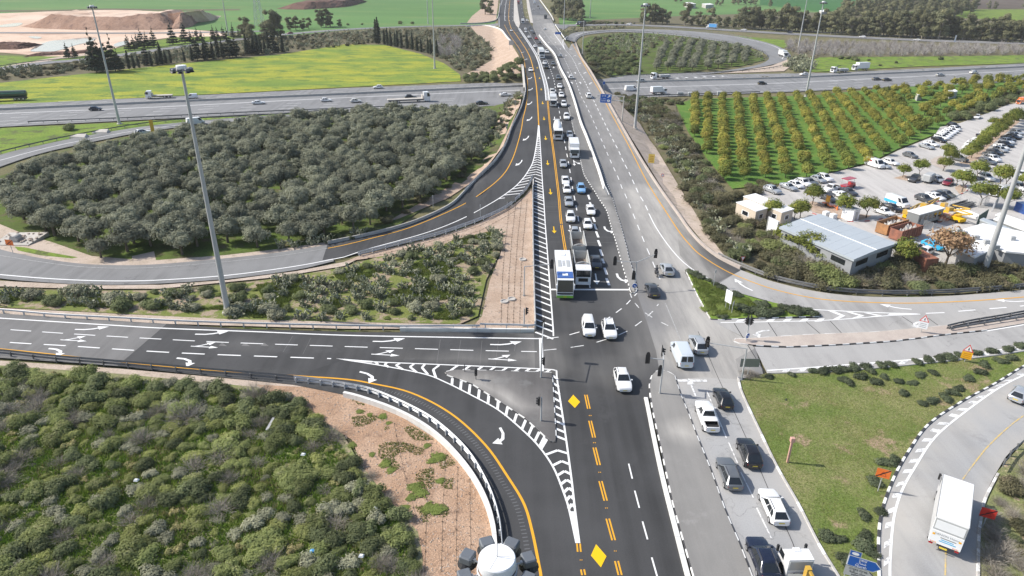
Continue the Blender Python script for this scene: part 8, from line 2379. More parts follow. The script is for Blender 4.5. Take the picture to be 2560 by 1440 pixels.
# gum trees: near the pylon, at the far junction, and the belt along the crossing road
for x,y,s in ((613,96,1.0),(622,100,.8),(680,97,1.35),(695,96,1.3),(660,104,.9),(635,112,.9),(725,77,.8),(740,75,.75),(757,74,.8),(772,72,.6),(803,68,1.15),(815,67,1.25),(826,66,.9),(850,68,.5),(1213,36,1.3),(1227,37,1.2)):
 tree('euc','gum_tree','gum tree standing at the left of the far junction',G(x,y),s,'gum trees left of the main road',rnd=RV)
for x,y,s in ((1384,40,1.2),(1396,45,1.4),(1408,48,1.4),(1420,50,1.5),(1432,52,1.5),(1444,55,1.4),(1452,58,.9),(1412,40,1.5),(1428,42,1.5),(1442,44,1.4),(1610,60,1.3),(1625,60.5,1.45),(1640,60.5,1.4),(1656,61,1.1),(1668,61.5,.8),(1712,63,1.3),(1728,64,.7),(1745,65,1.05),(1760,66,.8),(1772,67,1.1),(1795,69,.7),(1815,70,.7),(1832,72,.8)):
 tree('euc','gum_tree','large gum tree right of the far junction',G(x,y),s,'gum trees right of the main road',rnd=RV)
for i in range(80):
 x = 1850 + i * 9.2 + RV.uniform(-4,4); y = lerp_tab([(1850,72),(2000,81),(2200,92),(2400,101),(2600,109)],x) - RV.uniform(0,5)
 tree('euc','gum_tree','gum tree in the belt along the crossing road',G(x,y),RV.uniform(1.0,1.5),'gum tree belt on the right',rnd=RV)
bp = ppoly([(2095,52),(2120,30),(2180,14),(2300,8),(2420,12),(2440,30),(2380,48),(2250,56)])
for p in scatter(bp,95,9,RV): tree('euc','gum_tree','gum tree in the far grove at the upper right',p,RV.uniform(1.0,1.5),'far gum grove on the right',rnd=RV)
for x,y in ((1790,14),(1802,15),(1835,11),(1846,12),(1862,12),(1876,12),(1888,13),(1925,18),(2470,22),(2487,23),(2560,21),(1700,6),(1690,5)):
 tree('euc','gum_tree','lone dark tree on the far fields',G(x,y),RV.uniform(.7,1.2),'far field trees',rnd=RV)
# pale bare orchard
op = ppoly([(1972,108),(2100,113),(2300,117),(2620,122),(2620,138),(2360,141),(2200,143),(2080,144),(2000,141),(1968,126)])
n = 0
for p in scatter(op,230,5.2,RV): tree('bare','bare_tree','leafless pale fruit tree in the bare orchard',p,RV.uniform(.95,1.25),'bare orchard trees',rnd=RV); n += 1
print('bare',n)
for p in scatter(ppoly([(1086,128),(1100,100),(1140,96),(1160,120),(1150,148),(1110,145)]),26,4.5,RV): tree('bare','bare_tree','leafless pale tree in the clump beside the short cypress line',p,RV.uniform(.9,1.3),'bare trees near the bridge',rnd=RV)
def bushes(px,spec,dmin,n,rnd=RV,uf=G,hf=h_ground):
 """spec: list of (kind, weight, smin, smax, name, label, group, cat)"""
 tot = sum(s[1] for s in spec)
 pts = scatter(plan(px,uf),n,dmin,rnd,hf)
 for p in pts:
  r = rnd.uniform(0,tot)
  for s in spec:
   r -= s[1]
   if r <= 0: break
  sc = rnd.uniform(s[2],s[3]) * .86
  if hf is h_ground and h_ground(p.x,p.y) == 0: p.z = 0
  bush(s[0],s[4],s[5],p,sc,s[6],None,s[7],rnd)
 return len(pts)
SH_,CA_ = 'shrub','cactus'
# foreground scrub
fg = [(-200,925),(0,930),(300,948),(600,975),(700,985),(740,1010),(780,1030),(800,1060),(850,1110),(890,1180),(950,1250),(1030,1340),(1045,1440),(1045,1540),(-400,1540),(-400,1100)]
fgs = lambda a,b: 'on the scrubby slope in the foreground'
n = bushes(fg,[('green',4,.7,2.0,'green_shrub','rounded leafy green shrub in the foreground scrub','green shrubs in the foreground',SH_),('fresh',3,.6,1.6,'bright_shrub','yellow-green fresh shrub in the foreground scrub','bright shrubs in the foreground',SH_),('low',2.4,.7,1.8,'low_shrub','low greyish spreading shrub in the foreground scrub','low shrubs in the foreground',SH_),('dark',1.5,.9,2.0,'dark_shrub','dark green shrub in the foreground scrub','dark shrubs in the foreground',SH_),
    ('grey',1.2,.8,1.7,'grey_shrub','greyish low shrub in the foreground scrub','grey shrubs in the foreground',SH_),('twig',1.5,1.1,2.2,'bare_shrub','leafless grey twiggy shrub in the foreground scrub','bare shrubs in the foreground',SH_),
    ('dry',.9,.6,1.1,'dry_tuft','dry yellowish tuft in the foreground scrub','dry tufts in the foreground','plant')],1.35,800)
print('fg',n)
bushes([(0,930),(300,950),(700,985),(770,1040),(700,1090),(300,1040),(0,1000)],[('dark',3,1.6,2.4,'dark_shrub','tall dark green shrub at the top of the foreground scrub','tall dark shrubs at the scrub edge',SH_),('green',1.2,1.5,2.2,'green_shrub','tall green shrub at the top of the foreground scrub','tall green shrubs at the scrub edge',SH_),('twig',1.6,1.8,3.0,'bare_shrub','big bare grey bush at the top of the foreground scrub','big bare bushes at the scrub edge',SH_)],2.6,90)
bushes([(880,1130),(930,1190),(980,1260),(1055,1350),(1050,1440),(960,1440),(900,1300),(850,1180)],[('twig',2,1.0,1.7,'bare_shrub','bare grey bush at the edge of the red slope','bare bushes along the red slope',SH_),('dark',2,1.0,1.8,'dark_shrub','dark shrub at the edge of the red slope','dark shrubs along the red slope',SH_)],1.8,60)
# cactus triangle
ct_ = [(-150,733),(0,735),(300,738),(570,722),(700,706),(860,680),(1000,640),(1120,606),(1235,578),(1262,588),(1235,655),(1200,705),(1185,782),(1130,800),(900,798),(600,795),(570,775),(300,772),(0,756),(-150,746)]
n = bushes(ct_,[('cactus',6,1.0,1.45,'prickly_pear','clump of pale prickly pear in the strip above the left arm','prickly pears above the left arm',CA_),('dark',1.6,1.0,2.0,'dark_shrub','dark shrub among the prickly pears above the left arm','shrubs among the prickly pears',SH_),('grey',1.6,1.1,2.2,'grey_shrub','greyish bush among the prickly pears above the left arm','grey bushes among the prickly pears',SH_),('weed',1.2,.6,1.2,'weed_tuft','bright green weed tuft among the prickly pears','weeds among the prickly pears','plant')],2.0,290)
print('cactus',n)
bushes([(-150,733),(400,738),(640,720),(600,792),(300,772),(-150,748)],[('dark',2,1.5,2.5,'dark_shrub','wide dark shrub left of the tall mast foot','wide shrubs left of the mast',SH_),('grey',2,1.5,2.6,'grey_shrub','wide grey shrub left of the tall mast foot','wide grey shrubs left of the mast',SH_)],3.2,60)
# grove fringe toward the ramp and the bridge
bushes([(940,572),(1020,528),(1115,468),(1170,415),(1215,360),(1240,310),(1262,262),(1298,230),(1304,236),(1270,300),(1238,362),(1195,402),(1130,465),(1015,534),(970,556)],[('cactus',3,1.1,1.6,'prickly_pear','prickly pear on the slope between grove and ramp','prickly pears beside the grove',CA_),('bank',3,1.2,2.2,'bank_shrub','dull green shrub on the slope between grove and ramp','shrubs between grove and ramp',SH_),('dark',2,1.2,2.0,'dark_shrub','dark shrub on the slope between grove and ramp','dark shrubs between grove and ramp',SH_)],2.3,180)
bushes([(700,618),(820,600),(940,570),(935,585),(830,606),(700,622)],[('cactus',2,1.0,1.5,'prickly_pear','prickly pear at the front foot of the olive grove','prickly pears at the grove foot',CA_),('dark',1,.9,1.5,'dark_shrub','dark shrub at the front foot of the olive grove','shrubs at the grove foot',SH_)],1.8,40)
bushes([(1160,192),(1200,186),(1260,172),(1300,150),(1303,195),(1300,204),(1170,206)],[('dark',1,2.2,3.2,'dark_shrub','dense dark shrub beside the far end of the bridge, left','dark shrubs left of the bridge',SH_)],3.0,70)
# prickly pear hedges on the service road bank
n = bushes([(-60,186),(0,180),(230,155),(560,110),(700,94),(940,77),(1170,74),(1222,108),(1228,140),(1190,175),(1150,180),(1110,150),(1050,128),(950,107),(700,131),(240,176),(0,202),(-60,206)],[('cactus',3,1.8,2.4,'prickly_pear','big prickly pear in the hedge below the service road','prickly pear hedge below the service road',CA_),('bank',2.6,1.8,3.0,'bank_shrub','olive-brown shrub in the hedge below the service road','shrubs below the service road',SH_)],3.3,900)
print('hedge',n)
# planted bank on the right
bank = [(1562,270),(1610,300),(1650,362),(1712,470),(1772,580),(1822,648),(1900,688),(2040,719),(2240,733),(2400,730),(2640,700),(2640,590),(2560,610),(2490,648),(2400,672),(2250,662),(2130,660),(2060,632),(1945,580),(1880,545),(1830,515),(1800,475),(1765,415),(1700,335),(1690,290),(1640,262),(1590,250),(1555,252)]
n = bushes(bank,[('bank',6,2.4,3.6,'bank_shrub','olive-brown shrub on the bank right of the main road','bank shrubs on the right',SH_),('dark',2.0,2.0,3.0,'dark_shrub','dark green shrub on the bank right of the main road','dark bank shrubs on the right',SH_),('twig',1.6,1.8,2.8,'bare_shrub','bare twiggy bush on the bank right of the main road','bare bank bushes on the right',SH_),('green',.7,1.4,2.2,'green_shrub','fresh green shrub on the bank right of the main road','green bank shrubs on the right',SH_)],2.7,560)
print('bank',n)
bushes([(1560,262),(1620,315),(1690,420),(1760,545),(1830,650),(1870,640),(1800,540),(1740,430),(1680,340),(1620,270)],[('cactus',1,1.3,1.9,'prickly_pear','prickly pear on the bank beside the pale parapet','prickly pears on the right bank',CA_)],4.0,75)
bushes([(1535,234),(1600,246),(1690,252),(1700,262),(1640,270),(1560,262)],[('dark',1,1.6,2.6,'dark_shrub','dark shrub beside the right end of the bridge','shrubs at the bridge end',SH_),('bank',1,1.6,2.6,'bank_shrub','brownish shrub beside the right end of the bridge','brown shrubs at the bridge end',SH_)],3.2,50)
bushes([(1835,500),(1860,470),(1905,455),(1930,468),(1900,485),(1870,490)],[('bank',1,2.0,3.0,'bank_shrub','big brown shrub between orchard and cabins','shrubs beside the cabins',SH_)],3,16)
bushes([(2372,298),(2402,303),(2470,278),(2520,256),(2600,236),(2600,222),(2500,240),(2420,272)],[('dark',2,2.6,4.0,'dark_shrub','tall dark hedge bush at the car park entrance','hedge at the car park entrance',SH_),('bank',1,2.6,4.0,'bank_shrub','tall brown hedge bush at the car park entrance','brown hedge at the car park entrance',SH_)],3.6,60)
bushes([(2515,292),(2540,286),(2600,290),(2600,300),(2540,303)],[('dark',1,1.2,1.8,'dark_shrub','low dark bush on the car park roundabout','roundabout bushes',SH_)],2,16)
# right loop planting
bushes([(1466,118),(1500,108),(1590,150),(1600,184),(1530,192),(1492,186),(1470,150)],[('dark',3,2.4,3.6,'dark_shrub','dense dark bush in the near corner of the right loop','dark bushes in the right loop',SH_),('bank',1,2.2,3.2,'bank_shrub','brown-green bush in the near corner of the right loop','brown bushes in the right loop',SH_)],3.6,110)
bushes([(1466,112),(1490,95),(1560,86),(1650,90),(1760,101),(1850,118),(1905,138),(1900,152),(1850,132),(1740,106),(1650,104),(1600,148),(1520,112)],[('cactus',3,1.8,2.5,'prickly_pear','big prickly pear along the inner edge of the right loop','prickly pears in the right loop',CA_),('bank',2,1.8,2.8,'bank_shrub','dull shrub along the inner edge of the right loop','shrubs inside the right loop',SH_)],3.6,200)
bushes([(1395,78),(1440,72),(1560,67.5),(1560,72),(1470,76),(1420,84)],[('cactus',2,1.8,2.4,'prickly_pear','prickly pear between the crossing road and the loop','prickly pears beside the crossing road',CA_),('bank',1,1.8,2.4,'bank_shrub','shrub between the crossing road and the loop','shrubs beside the crossing road',SH_)],4,80)
bushes([(1960,165),(1985,150),(2010,145),(2040,160),(2030,176),(1990,180)],[('cactus',2,2,2.6,'prickly_pear','pale prickly pear at the outer end of the right loop','prickly pears at the loop end',CA_),('bank',1,2,2.6,'bank_shrub','shrub at the outer end of the right loop','shrubs at the loop end',SH_)],3.5,50)
bushes([(1455,60),(1480,58),(1530,58),(1480,62)],[('bank',1,2.2,3.4,'bank_shrub','low shrub at the foot of the far gum trees','shrubs under the far gum trees',SH_)],4,20)
bushes([(1770,62),(1900,66),(2000,72),(2200,84),(2500,96),(2500,88),(2200,70),(1950,55),(1800,50)],[('bank',2,2.5,4.5,'bank_shrub','grey-brown thicket behind the belt of gum trees','thickets behind the gum belt',SH_),('dark',1,2.5,4.5,'dark_shrub','dark thicket behind the belt of gum trees','dark thickets behind the gum belt',SH_)],8,130)
for x,y,s in ((2100,148,2.6),(2118,148,2.2),(2135,151,2.8),(2142,153,2.0),(2170,152,1.4),(2352,150,2.4),(172,325,2.6),(1030,60,2.6),(1000,60,3.2),(870,63,2.0),(905,62,1.6),(1585,60,1.5),(1520,60,3.2),(1540,60,3.2),(1555,60.5,2.6),(2240,158,1.6),(2200,165,1.4)):
 bush('dark','dark_shrub','single dark bush standing out on green grass',G(x,y),s,'single dark bushes on grass',None,'shrub',RV)
# highway median weeds
for i in range(46):
 x = RV.choice([RV.uniform(20,1280),RV.uniform(1540,2540)]); y = lerp_tab([(0,276),(400,257.5),(860,237),(1300,217),(1520,208),(2000,195),(2560,168.5)],x) - RV.uniform(2,5)
 bush('bank','median_weed','small dry weed clump along the highway median',Z0(x,y),RV.uniform(.5,1.2),'weeds on the highway median',.5,'plant',RV)
# shrubs on the lawn and the planted island
lawn = [(2150,945,1.2),(2120,958,1.1),(2105,950,.9),(2190,960,1.1),(2210,945,.9),(2245,955,1.0),(2300,940,1.1),(2330,935,1.0),(2255,985,1.1),(2330,1005,1.1),(2305,1010,.9),(2365,1000,1.2),(2380,985,1.2),(2395,975,1.0),(2280,960,.9),(2420,950,1.2),(2450,935,1.2),(2175,930,1.1),(2090,928,1.2),(2060,930,1.2),(2035,931,1.0),(2110,926,1.2),(2135,923,1.2),(2165,920,1.1),(2200,917,1.2),(2225,915,1.2),(2290,908,1.2),(2320,903,1.3),(2350,899,1.3),(2375,896,1.3),(2400,893,1.1),(2440,888,1.2),(2480,882,1.3),(2520,876,1.3),(2555,870,1.3),(2500,905,1.2),(2530,900,1.1),(2460,915,1.1),(2214,1160,1.2),(2232,1150,1.0),(2190,1208,1.2),(2160,1292,1.0),(2198,1280,.9),(2070,1345,1.1),(2095,1350,.9),(2165,1370,1.2),(2160,1345,1.0),(2130,1415,1.3),(2115,1400,1.0),(2180,1390,.9),(1980,940,.8),(1925,945,.8),(1965,1000,.3)]
for x,y,s in lawn: bush('bed','lawn_shrub','low dark shrub planted on the lawn inside the curved ramp',G(x,y),s * .95,'low shrubs on the lawn',s * .8,'shrub',RV)
for x,y,s in ((1862,934,.9),(1876,938,1.0),(1888,940,.9),(1870,945,.7)): bush('twig','bare_shrub','dry grey bush at the corner of the lawn by the signal pole',G(x,y),s,'dry bushes at the lawn corner',None,'shrub',RV)
for x,y,s in ((1728,686,1.2),(1738,693,1.2),(1748,699,1.1),(1770,706,.8),(1790,716,1.0),(1800,722,1.1),(1812,728,.8),(1838,741,1.2),(1848,743,1.0),(1900,765,1.3),(1912,766,1.2),(1856,772,1.2),(1850,776,.9),(1880,785,1.5),(1895,787,1.6),(1912,788,1.7),(1928,788,1.6),(1940,786,1.3),(1954,770,1.0),(1966,775,1.2),(1978,783,1.4),(1995,785,1.5),(2010,786,1.4),(2025,786,1.2),(2038,788,.9),(1805,797,.9)):
 p = R(x,y); bush('bed','bed_shrub','dense dark shrub on the planted traffic island',(p.x,p.y,.2),s,'shrubs on the planted island',s * .8,'shrub',RV)
for x,y in ((1745,720),(1760,740),(1775,752),(1790,745),(1800,770),(1770,778),(1785,785),(1830,785),(1850,758),(1870,755),(1815,750)):
 p = R(x,y); bush('weed','weed_tuft','bright green weed tuft on the planted traffic island',(p.x,p.y,.2),RV.uniform(.9,1.5),'weeds on the planted island',.6,'plant',RV)
# thicket on the far right bank
bushes([(2478,1230),(2520,1195),(2640,1140),(2800,1200),(2800,1540),(2470,1540),(2472,1330)],[('twig',3,1.2,2.0,'bare_shrub','grey-brown twiggy bush on the bank at the lower right edge','bare bushes at the right edge',SH_),('bank',2,1.1,1.8,'bank_shrub','brownish shrub on the bank at the lower right edge','shrubs at the right edge',SH_),('dark',.5,.8,1.2,'dark_shrub','dark shrub on the bank at the lower right edge','dark shrubs at the right edge',SH_)],1.5,110)
# grass as uncountable blades
def grass(name,label,px,n,hgt,mat,holes=None,seed=1,clump=0,z0=0.0):
 r = random.Random(seed); poly = plan(px,G)
 x0,x1 = min(p[0] for p in poly),max(p[0] for p in poly); y0,y1 = min(p[1] for p in poly),max(p[1] for p in poly)
 V,Fs = [],[]; k = 0; t = 0
 while k < n and t < n * 8:
  t += 1
  x,y = r.uniform(x0,x1),r.uniform(y0,y1)
  if not inside(poly,x,y): continue
  if clump and noise.noise(Vector((x * clump,y * clump,seed))) < .08: continue
  k += 1; zz = h_ground(x,y) + z0
  for _ in range(3):
   a = r.uniform(0,6.28); h = hgt * r.uniform(.5,1.3); w = .035 + h * .06; dx,dy = r.uniform(-1,1) * h * .7,r.uniform(-1,1) * h * .7
   b = len(V); V += [(x - cos(a) * w,y - sin(a) * w,zz),(x + cos(a) * w,y + sin(a) * w,zz),(x + dx,y + dy,zz + h)]; Fs.append((b,b + 1,b + 2))
 me = bpy.data.meshes.new(name); me.from_pydata(V,[],Fs); me.materials.append(mat); return tag(link(name,me),label,None,None,'stuff')
LAWN = [(1852,955),(1880,944),(1918,936),(2070,932),(2271,915),(2439,897),(2560,880),(2560,913),(2486,960),(2405,1004),(2321,1061),(2271,1128),(2237,1188),(2214,1245),(2200,1296),(2195,1363),(2198,1540),(2160,1540),(2093,1440),(2046,1363),(1995,1262),(1945,1175),(1901,1084)]
grass('grass','short rough grass of the lawn',LAWN,42000,.12,LEAF['grass'],seed=1)
grass('dry_grass','dry patches in the lawn grass',LAWN,14000,.11,LEAF['dry'],seed=5,clump=.25)
grass('grass','rough grass between the foreground shrubs',fg,60000,.38,LEAF['grass'],seed=2)
grass('dry_grass','dry grass between the foreground shrubs',fg,12000,.35,LEAF['dry'],seed=3,clump=.2)
grass('weeds','green weeds between the prickly pears',ct_,26000,.35,LEAF['grassb'],seed=4,clump=.12)
grass('grass','green tufts scattered over the red slope',[(880,1000),(980,1035),(1080,1095),(1140,1160),(1120,1290),(1060,1310),(1000,1200),(930,1120),(880,1060)],2600,.16,LEAF['grassb'],seed=8,clump=.42)
grass('grass','bright grass clump at the scrub edge',[(660,1020),(730,1010),(760,1025),(735,1085),(690,1100),(660,1075)],2600,.35,LEAF['grassb'],seed=9)
grass('grass','tall grass on the planted island',[(1725,690),(1770,712),(1840,745),(1900,765),(1880,780),(1830,792),(1780,794),(1750,745)],4000,.3,LEAF['grassb'],seed=10,z0=.2)
for x,y,w in ((905,1030,.7),(925,1040,.6),(960,1045,.8),(970,1060,.5),(1065,1118,.7),(1090,1140,1.2),(1075,1155,.9),(965,1155,1.0),(975,1180,.8),(930,1140,.6),(885,1115,.7),(1045,1215,1.1),(1060,1235,1.0),(1030,1240,.8),(1075,1265,1.2),(1090,1280,1.1),(1020,1268,.6),(1105,1200,.7)):
 bush('weed','weed_tuft','small green weed patch on the red slope',G(x,y),w,'weed patches on the red slope',w * .35,'plant',RV)
# ------------------------------------------------------------------ remaining small things
def drip(px,label):
 w = resample(plan(px,R),1.2); mb = MB(); r = random.Random(label)
 for a,b in zip(w,w[1:]): mb.tube((a[0],a[1],h_ground(*a) + .03),(b[0],b[1],h_ground(*b) + .03),.022,n=4,caps=False)
 for a in w[::1]:
  for _ in range(3): mb.tube((a[0],a[1],h_ground(*a)),(a[0] + r.uniform(-.16,.16),a[1] + r.uniform(-.16,.16),h_ground(*a) + .18),.02,n=3,caps=False)
 tag(mb.build('drip_line',M['bark']),label,'irrigation line','irrigation lines on the red slopes')
for i,px in enumerate(([(1273,520),(1262,620),(1256,700),(1252,815)],[(1290,505),(1279,600),(1272,700),(1268,815)],[(1304,500),(1294,600),(1287,700),(1283,815)],[(1318,500),(1308,600),(1302,700),(1299,815)])):
 drip(px,'dark irrigation line with seedlings running down the red slope, ' + ['leftmost','second from the left','third from the left','rightmost'][i])
for i,px in enumerate(([(1290,515),(1200,565),(1050,612),(920,645)],[(1285,530),(1200,577),(1060,620),(960,645)])):
 drip(px,'irrigation line beside the ramp rail, ' + ['upper one','lower one'][i])
for i,(a,b,c) in enumerate((((1080,1110),(1068,1250),(1062,1430)),((1115,1140),(1108,1260),(1103,1430)),((1145,1170),(1142,1280),(1140,1430)),((1175,1200),(1176,1300),(1178,1430)),((985,1060),(1010,1180),(1040,1290)))):
 drip([a,b,c],'irrigation line on the near red slope, ' + ['second from the left','third from the left','fourth from the left','rightmost beside the wall','leftmost'][i])
for i,(x,y) in enumerate(((1307,650),(1261,755),(1279,749))):
 p = R(x,y); mb = MB(); mb.lathe([(.62,-.1),(.62,.22),(.48,.22),(.48,.1),(.05,.1)],18); o = mb.build('manhole',M['conc']); o.location = p; tag(o,'round concrete manhole ring on the red slope, ' + ['beside the arm signal pole','left of the lower pair','right of the lower pair'][i],'manhole','manhole rings')
# culvert with stone apron at the left edge
q = G(40,606); cv = thing('culvert','concrete culvert pipe with a stony apron at the left edge','culvert',(q.x,q.y,0))
mb = MB(); mb.lathe([(.75,0),(.75,1.6),(.6,1.6),(.6,.2),(.05,.2)],18,'y',(0,-.5,.6)); mb.build('pipe',M['conc'],cv)
mb = MB(); mb.hexa([(-3.2,-1.5,-.1),(3.2,-1.5,-.1),(4.0,3.5,-.1),(-3,3,-.1),(-3.2,-1.5,.12),(3.2,-1.5,.12),(4.0,3.5,.75),(-3,3,.75)]); mb.build('apron',M['lightstone'],cv)
r = random.Random(3)
for _ in range(46):
 x,y,s = r.uniform(-2.8,3.4),r.uniform(-1.2,3.0),r.uniform(.14,.3)
 mb = MB(); mb.lathe([(s * .5,-s * .3),(s,0),(s * .6,s * .5)],6,'z',(x,y,.2 + (y + 1.5) * .12)); mb.build('stone',M['palesoil'],cv)
for px,lab in ((255,331),(200,342)): pass
for (x,y),lab in (((255,332),'flat pale slab on the verge, upper of two'),((200,344),'flat pale slab on the verge beside the rail')):
 p = G(x,y); mb = MB(); mb.hexa([(-2.6,-1,0),(2.4,-1.2,0),(1.8,1.6,0),(-1.6,1.4,0),(-2.3,-.8,.5),(2.0,-1,.4),(1.4,1.2,.9),(-1.2,1.1,.8)]); o = mb.build('slab',M['lightstone']); o.location = p; tag(o,lab,'slab')
a,b = G(692,1042),G(668,1082); mb = MB(); mb.add(*[(lambda: ([(a.x - .14,a.y,.5),(a.x + .14,a.y,.5),(b.x + .14,b.y,.35),(b.x - .14,b.y,.35),(a.x - .14,a.y,.55),(a.x + .14,a.y,.55),(b.x + .14,b.y,.4),(b.x - .14,b.y,.4)],[(0,3,2,1),(4,5,6,7),(0,1,5,4),(1,2,6,5),(2,3,7,6),(3,0,4,7)]))() for _ in (0,)][0]); tag(mb.build('plank',M['signgrey']),'grey wooden plank lying in the foreground scrub','plank')
p = G(783,1391); mb = MB(); mb.lathe([(.1,0),(.22,.1),(.2,.28),(.06,.34)],9); o = mb.build('bag',PAINT['panelblue']); o.location = (p.x,p.y,.45); tag(o,'small bright blue bag in the foreground scrub','bag')
for i,(x,y) in enumerate(((940,1285),(905,1405),(345,1215),(760,1150))):
 p = G(x,y); mb = MB(); mb.hexa([(-.25,-.15,0),(.2,-.2,0),(.25,.2,0),(-.2,.15,0),(-.18,-.1,.15),(.15,-.12,.2),(.16,.12,.12),(-.12,.1,.18)]); o = mb.build('litter',M['signwhite']); o.location = (p.x,p.y,.7); tag(o,'scrap of white litter in the scrub, ' + ['beside the red slope','near the bottom by the red slope','at the left','near the tall dark bushes'][i],'litter','litter in the scrub')
for i,(x,y) in enumerate(((1700,239),(1727,240),(1800,238))):
 p = Z0(x,y); mb = MB(); mb.rbox(-1.2,1.2,-.5,.5,0,1.4,.08); o = mb.build('utility_box',M['signgrey']); o.location = p; tag(o,'pale cabinet behind the orchard at the highway, ' + ['leftmost','middle','right'][i],'cabinet','pale cabinets')
for i,(x,y) in enumerate(((1990,229),(2272,240))):
 pass
# pylon, far earth heaps and water
b = G(650,66); py_ = thing('power_pylon','grey steel lattice pylon on the green field','pylon',b)
w0,w1,hh = 3.2,.9,42
cn = [(-1,-1),(1,-1),(1,1),(-1,1)]
mb = MB(); lv = [0,6,12,18,24,30,36,42]
W_at = lambda z: w0 + (w1 - w0) * min(1,z / 30)
for z0_,z1_ in zip(lv,lv[1:]):
 for i in range(4):
  a,c = cn[i],cn[(i + 1) % 4]; A,B = W_at(z0_),W_at(z1_)
  mb.tube((a[0] * A,a[1] * A,z0_),(a[0] * B,a[1] * B,z1_),.16,n=4); mb.tube((a[0] * A,a[1] * A,z0_),(c[0] * B,c[1] * B,z1_),.1,n=4); mb.tube((c[0] * A,c[1] * A,z0_),(a[0] * B,a[1] * B,z1_),.1,n=4); mb.tube((a[0] * B,a[1] * B,z1_),(c[0] * B,c[1] * B,z1_),.1,n=4)
mb.build('lattice',M['steel'],py_)
for z in (30,36): mb = MB(); [mb.tube((s * .9,0,z),(s * 7,0,z + 1),.13,n=4) for s in (-1,1)]; mb.build('cross_arm',M['steel'],py_)
HEAP = ground('heap_soil',(.30,.185,.13),(.40,.26,.19),(.20,.125,.095),s1=.05,s2=.12,s3=.8,fine=.3,bump=.8,bscale=.6,stretch=(1.6,1,.4))
HEAPD = ground('dark_heap_soil',(.13,.075,.055),(.19,.11,.085),(.10,.06,.05),s1=.05,s2=.12,s3=.8,fine=.3,bump=.8,bscale=.6)
def heap(label,foot,crest,z,mat,depth,seed,topmat=None):
 """spoil heap: steep rough front face, flat top, sloping back"""
 r = random.Random(seed); n = 60
 fa = plan(foot,Z0); s0 = arc(fa); cr = []
 for x,y in crest:         # crest stands D metres behind the foot; its height follows from where it shows
  d = ray(x,y); Y = min(((abs(q[0] - d.x / d.y * q[1]),q[1]) for q in [at_arc(fa,s0,s0[-1] * j / 60)[0] for j in range(61)]))[1] + z * 1.7
  cr.append((d.x * Y / d.y,Y,max(.4,CAMZ + d.z * Y / d.y)))
 fb = [c[:2] for c in cr]; s1 = arc(fb); rows = []
 K = 9
 for i in range(n + 1):
  a,_ = at_arc(fa,s0,s0[-1] * i / n); c,_ = at_arc(fb,s1,s1[-1] * i / n); e = min(1,min(i,n - i) / 7); col = []
  zc = lerp_tab(list(zip(s1,[q[2] for q in cr])),s1[-1] * i / n) * (.2 + .8 * e ** .7) * (1 + .1 * noise.noise(Vector((i * .3,seed,0))))
  for k in range(K):
   t = k / (K - 1); g = noise.noise(Vector((i * .55,k * .5,seed))) * .7 + noise.noise(Vector((i * 1.7,k * 1.3,seed))) * .35
   col.append((a[0] + (c[0] - a[0]) * t + g,a[1] + (c[1] - a[1]) * t + g,-.2 + zc * t ** .9 + g * .5 * (k > 0)))
  for t in (.3,.6,.8):
   col.append((c[0] + noise.noise(Vector((i * .4,t,seed))),c[1] + depth * t,zc * (1 + .1 * noise.noise(Vector((i * .2,t * 3,seed + 4)))) ))
  col.append((c[0],c[1] + depth * 1.25,-.2)); rows.append(col)
 m = len(rows[0]); V = [v for c in rows for v in c]
 Fs = [(i * m + k,(i + 1) * m + k,(i + 1) * m + k + 1,i * m + k + 1) for i in range(n) for k in range(m - 1)]
 me = bpy.data.meshes.new('earth_heap'); me.from_pydata(V,[],Fs); me.materials.append(mat); me.materials.append(topmat or mat)
 me.polygons.foreach_set('material_index',[1 if (f % (m - 1)) >= K - 1 else 0 for f in range(len(Fs))])
 tag(link('earth_heap',me),label,'earth heap')
heap('long flat-topped red earth heap on the building site',[(48,66),(90,71),(140,73),(200,75),(280,76),(360,75),(430,74),(460,62)],[(90,31),(120,33),(170,38),(230,41),(300,41),(340,36),(400,31),(440,48)],10.3,HEAP,40,3,M['sand'])
heap('second red earth heap beside the long one',[(420,74),(450,72),(480,66),(500,52)],[(430,36),(455,31),(480,38),(500,48)],9.6,HEAP,40,5,M['sand'])
heap('dark brown earth heap on the far green field',[(688,22),(720,23.5),(760,24),(800,22),(860,18),(900,10)],[(700,12),(740,7),(780,4),(820,3),(860,1),(890,2)],7.0,HEAPD,60,7)
heap('low brown heap at the left edge of the building site',[(-40,124),(0,124),(40,124),(85,119)],[(-40,110),(0,109),(40,111),(75,116)],2.5,HEAPD,14,9)
heap('low weedy bank below the muddy pool',[(50,143),(100,140),(160,137),(240,131)],[(60,135),(100,133),(160,132),(235,123)],1.0,HEAPD,10,11)
def pool(px,label): o = sheet('muddy_pool',plan(smooth(px,4,True),Z0),M['water'],.09); return o
pool([(76,128),(92,115),(125,103),(165,99),(200,95),(240,94),(228,104),(190,113),(140,128),(105,129)],''); pool([(0,64),(20,60),(50,57),(56,60),(40,66),(0,68)],''); pool([(284,112),(300,105),(322,103),(312,112),(290,117)],''); pool([(70,92),(90,91),(105,94),(90,97)],'')
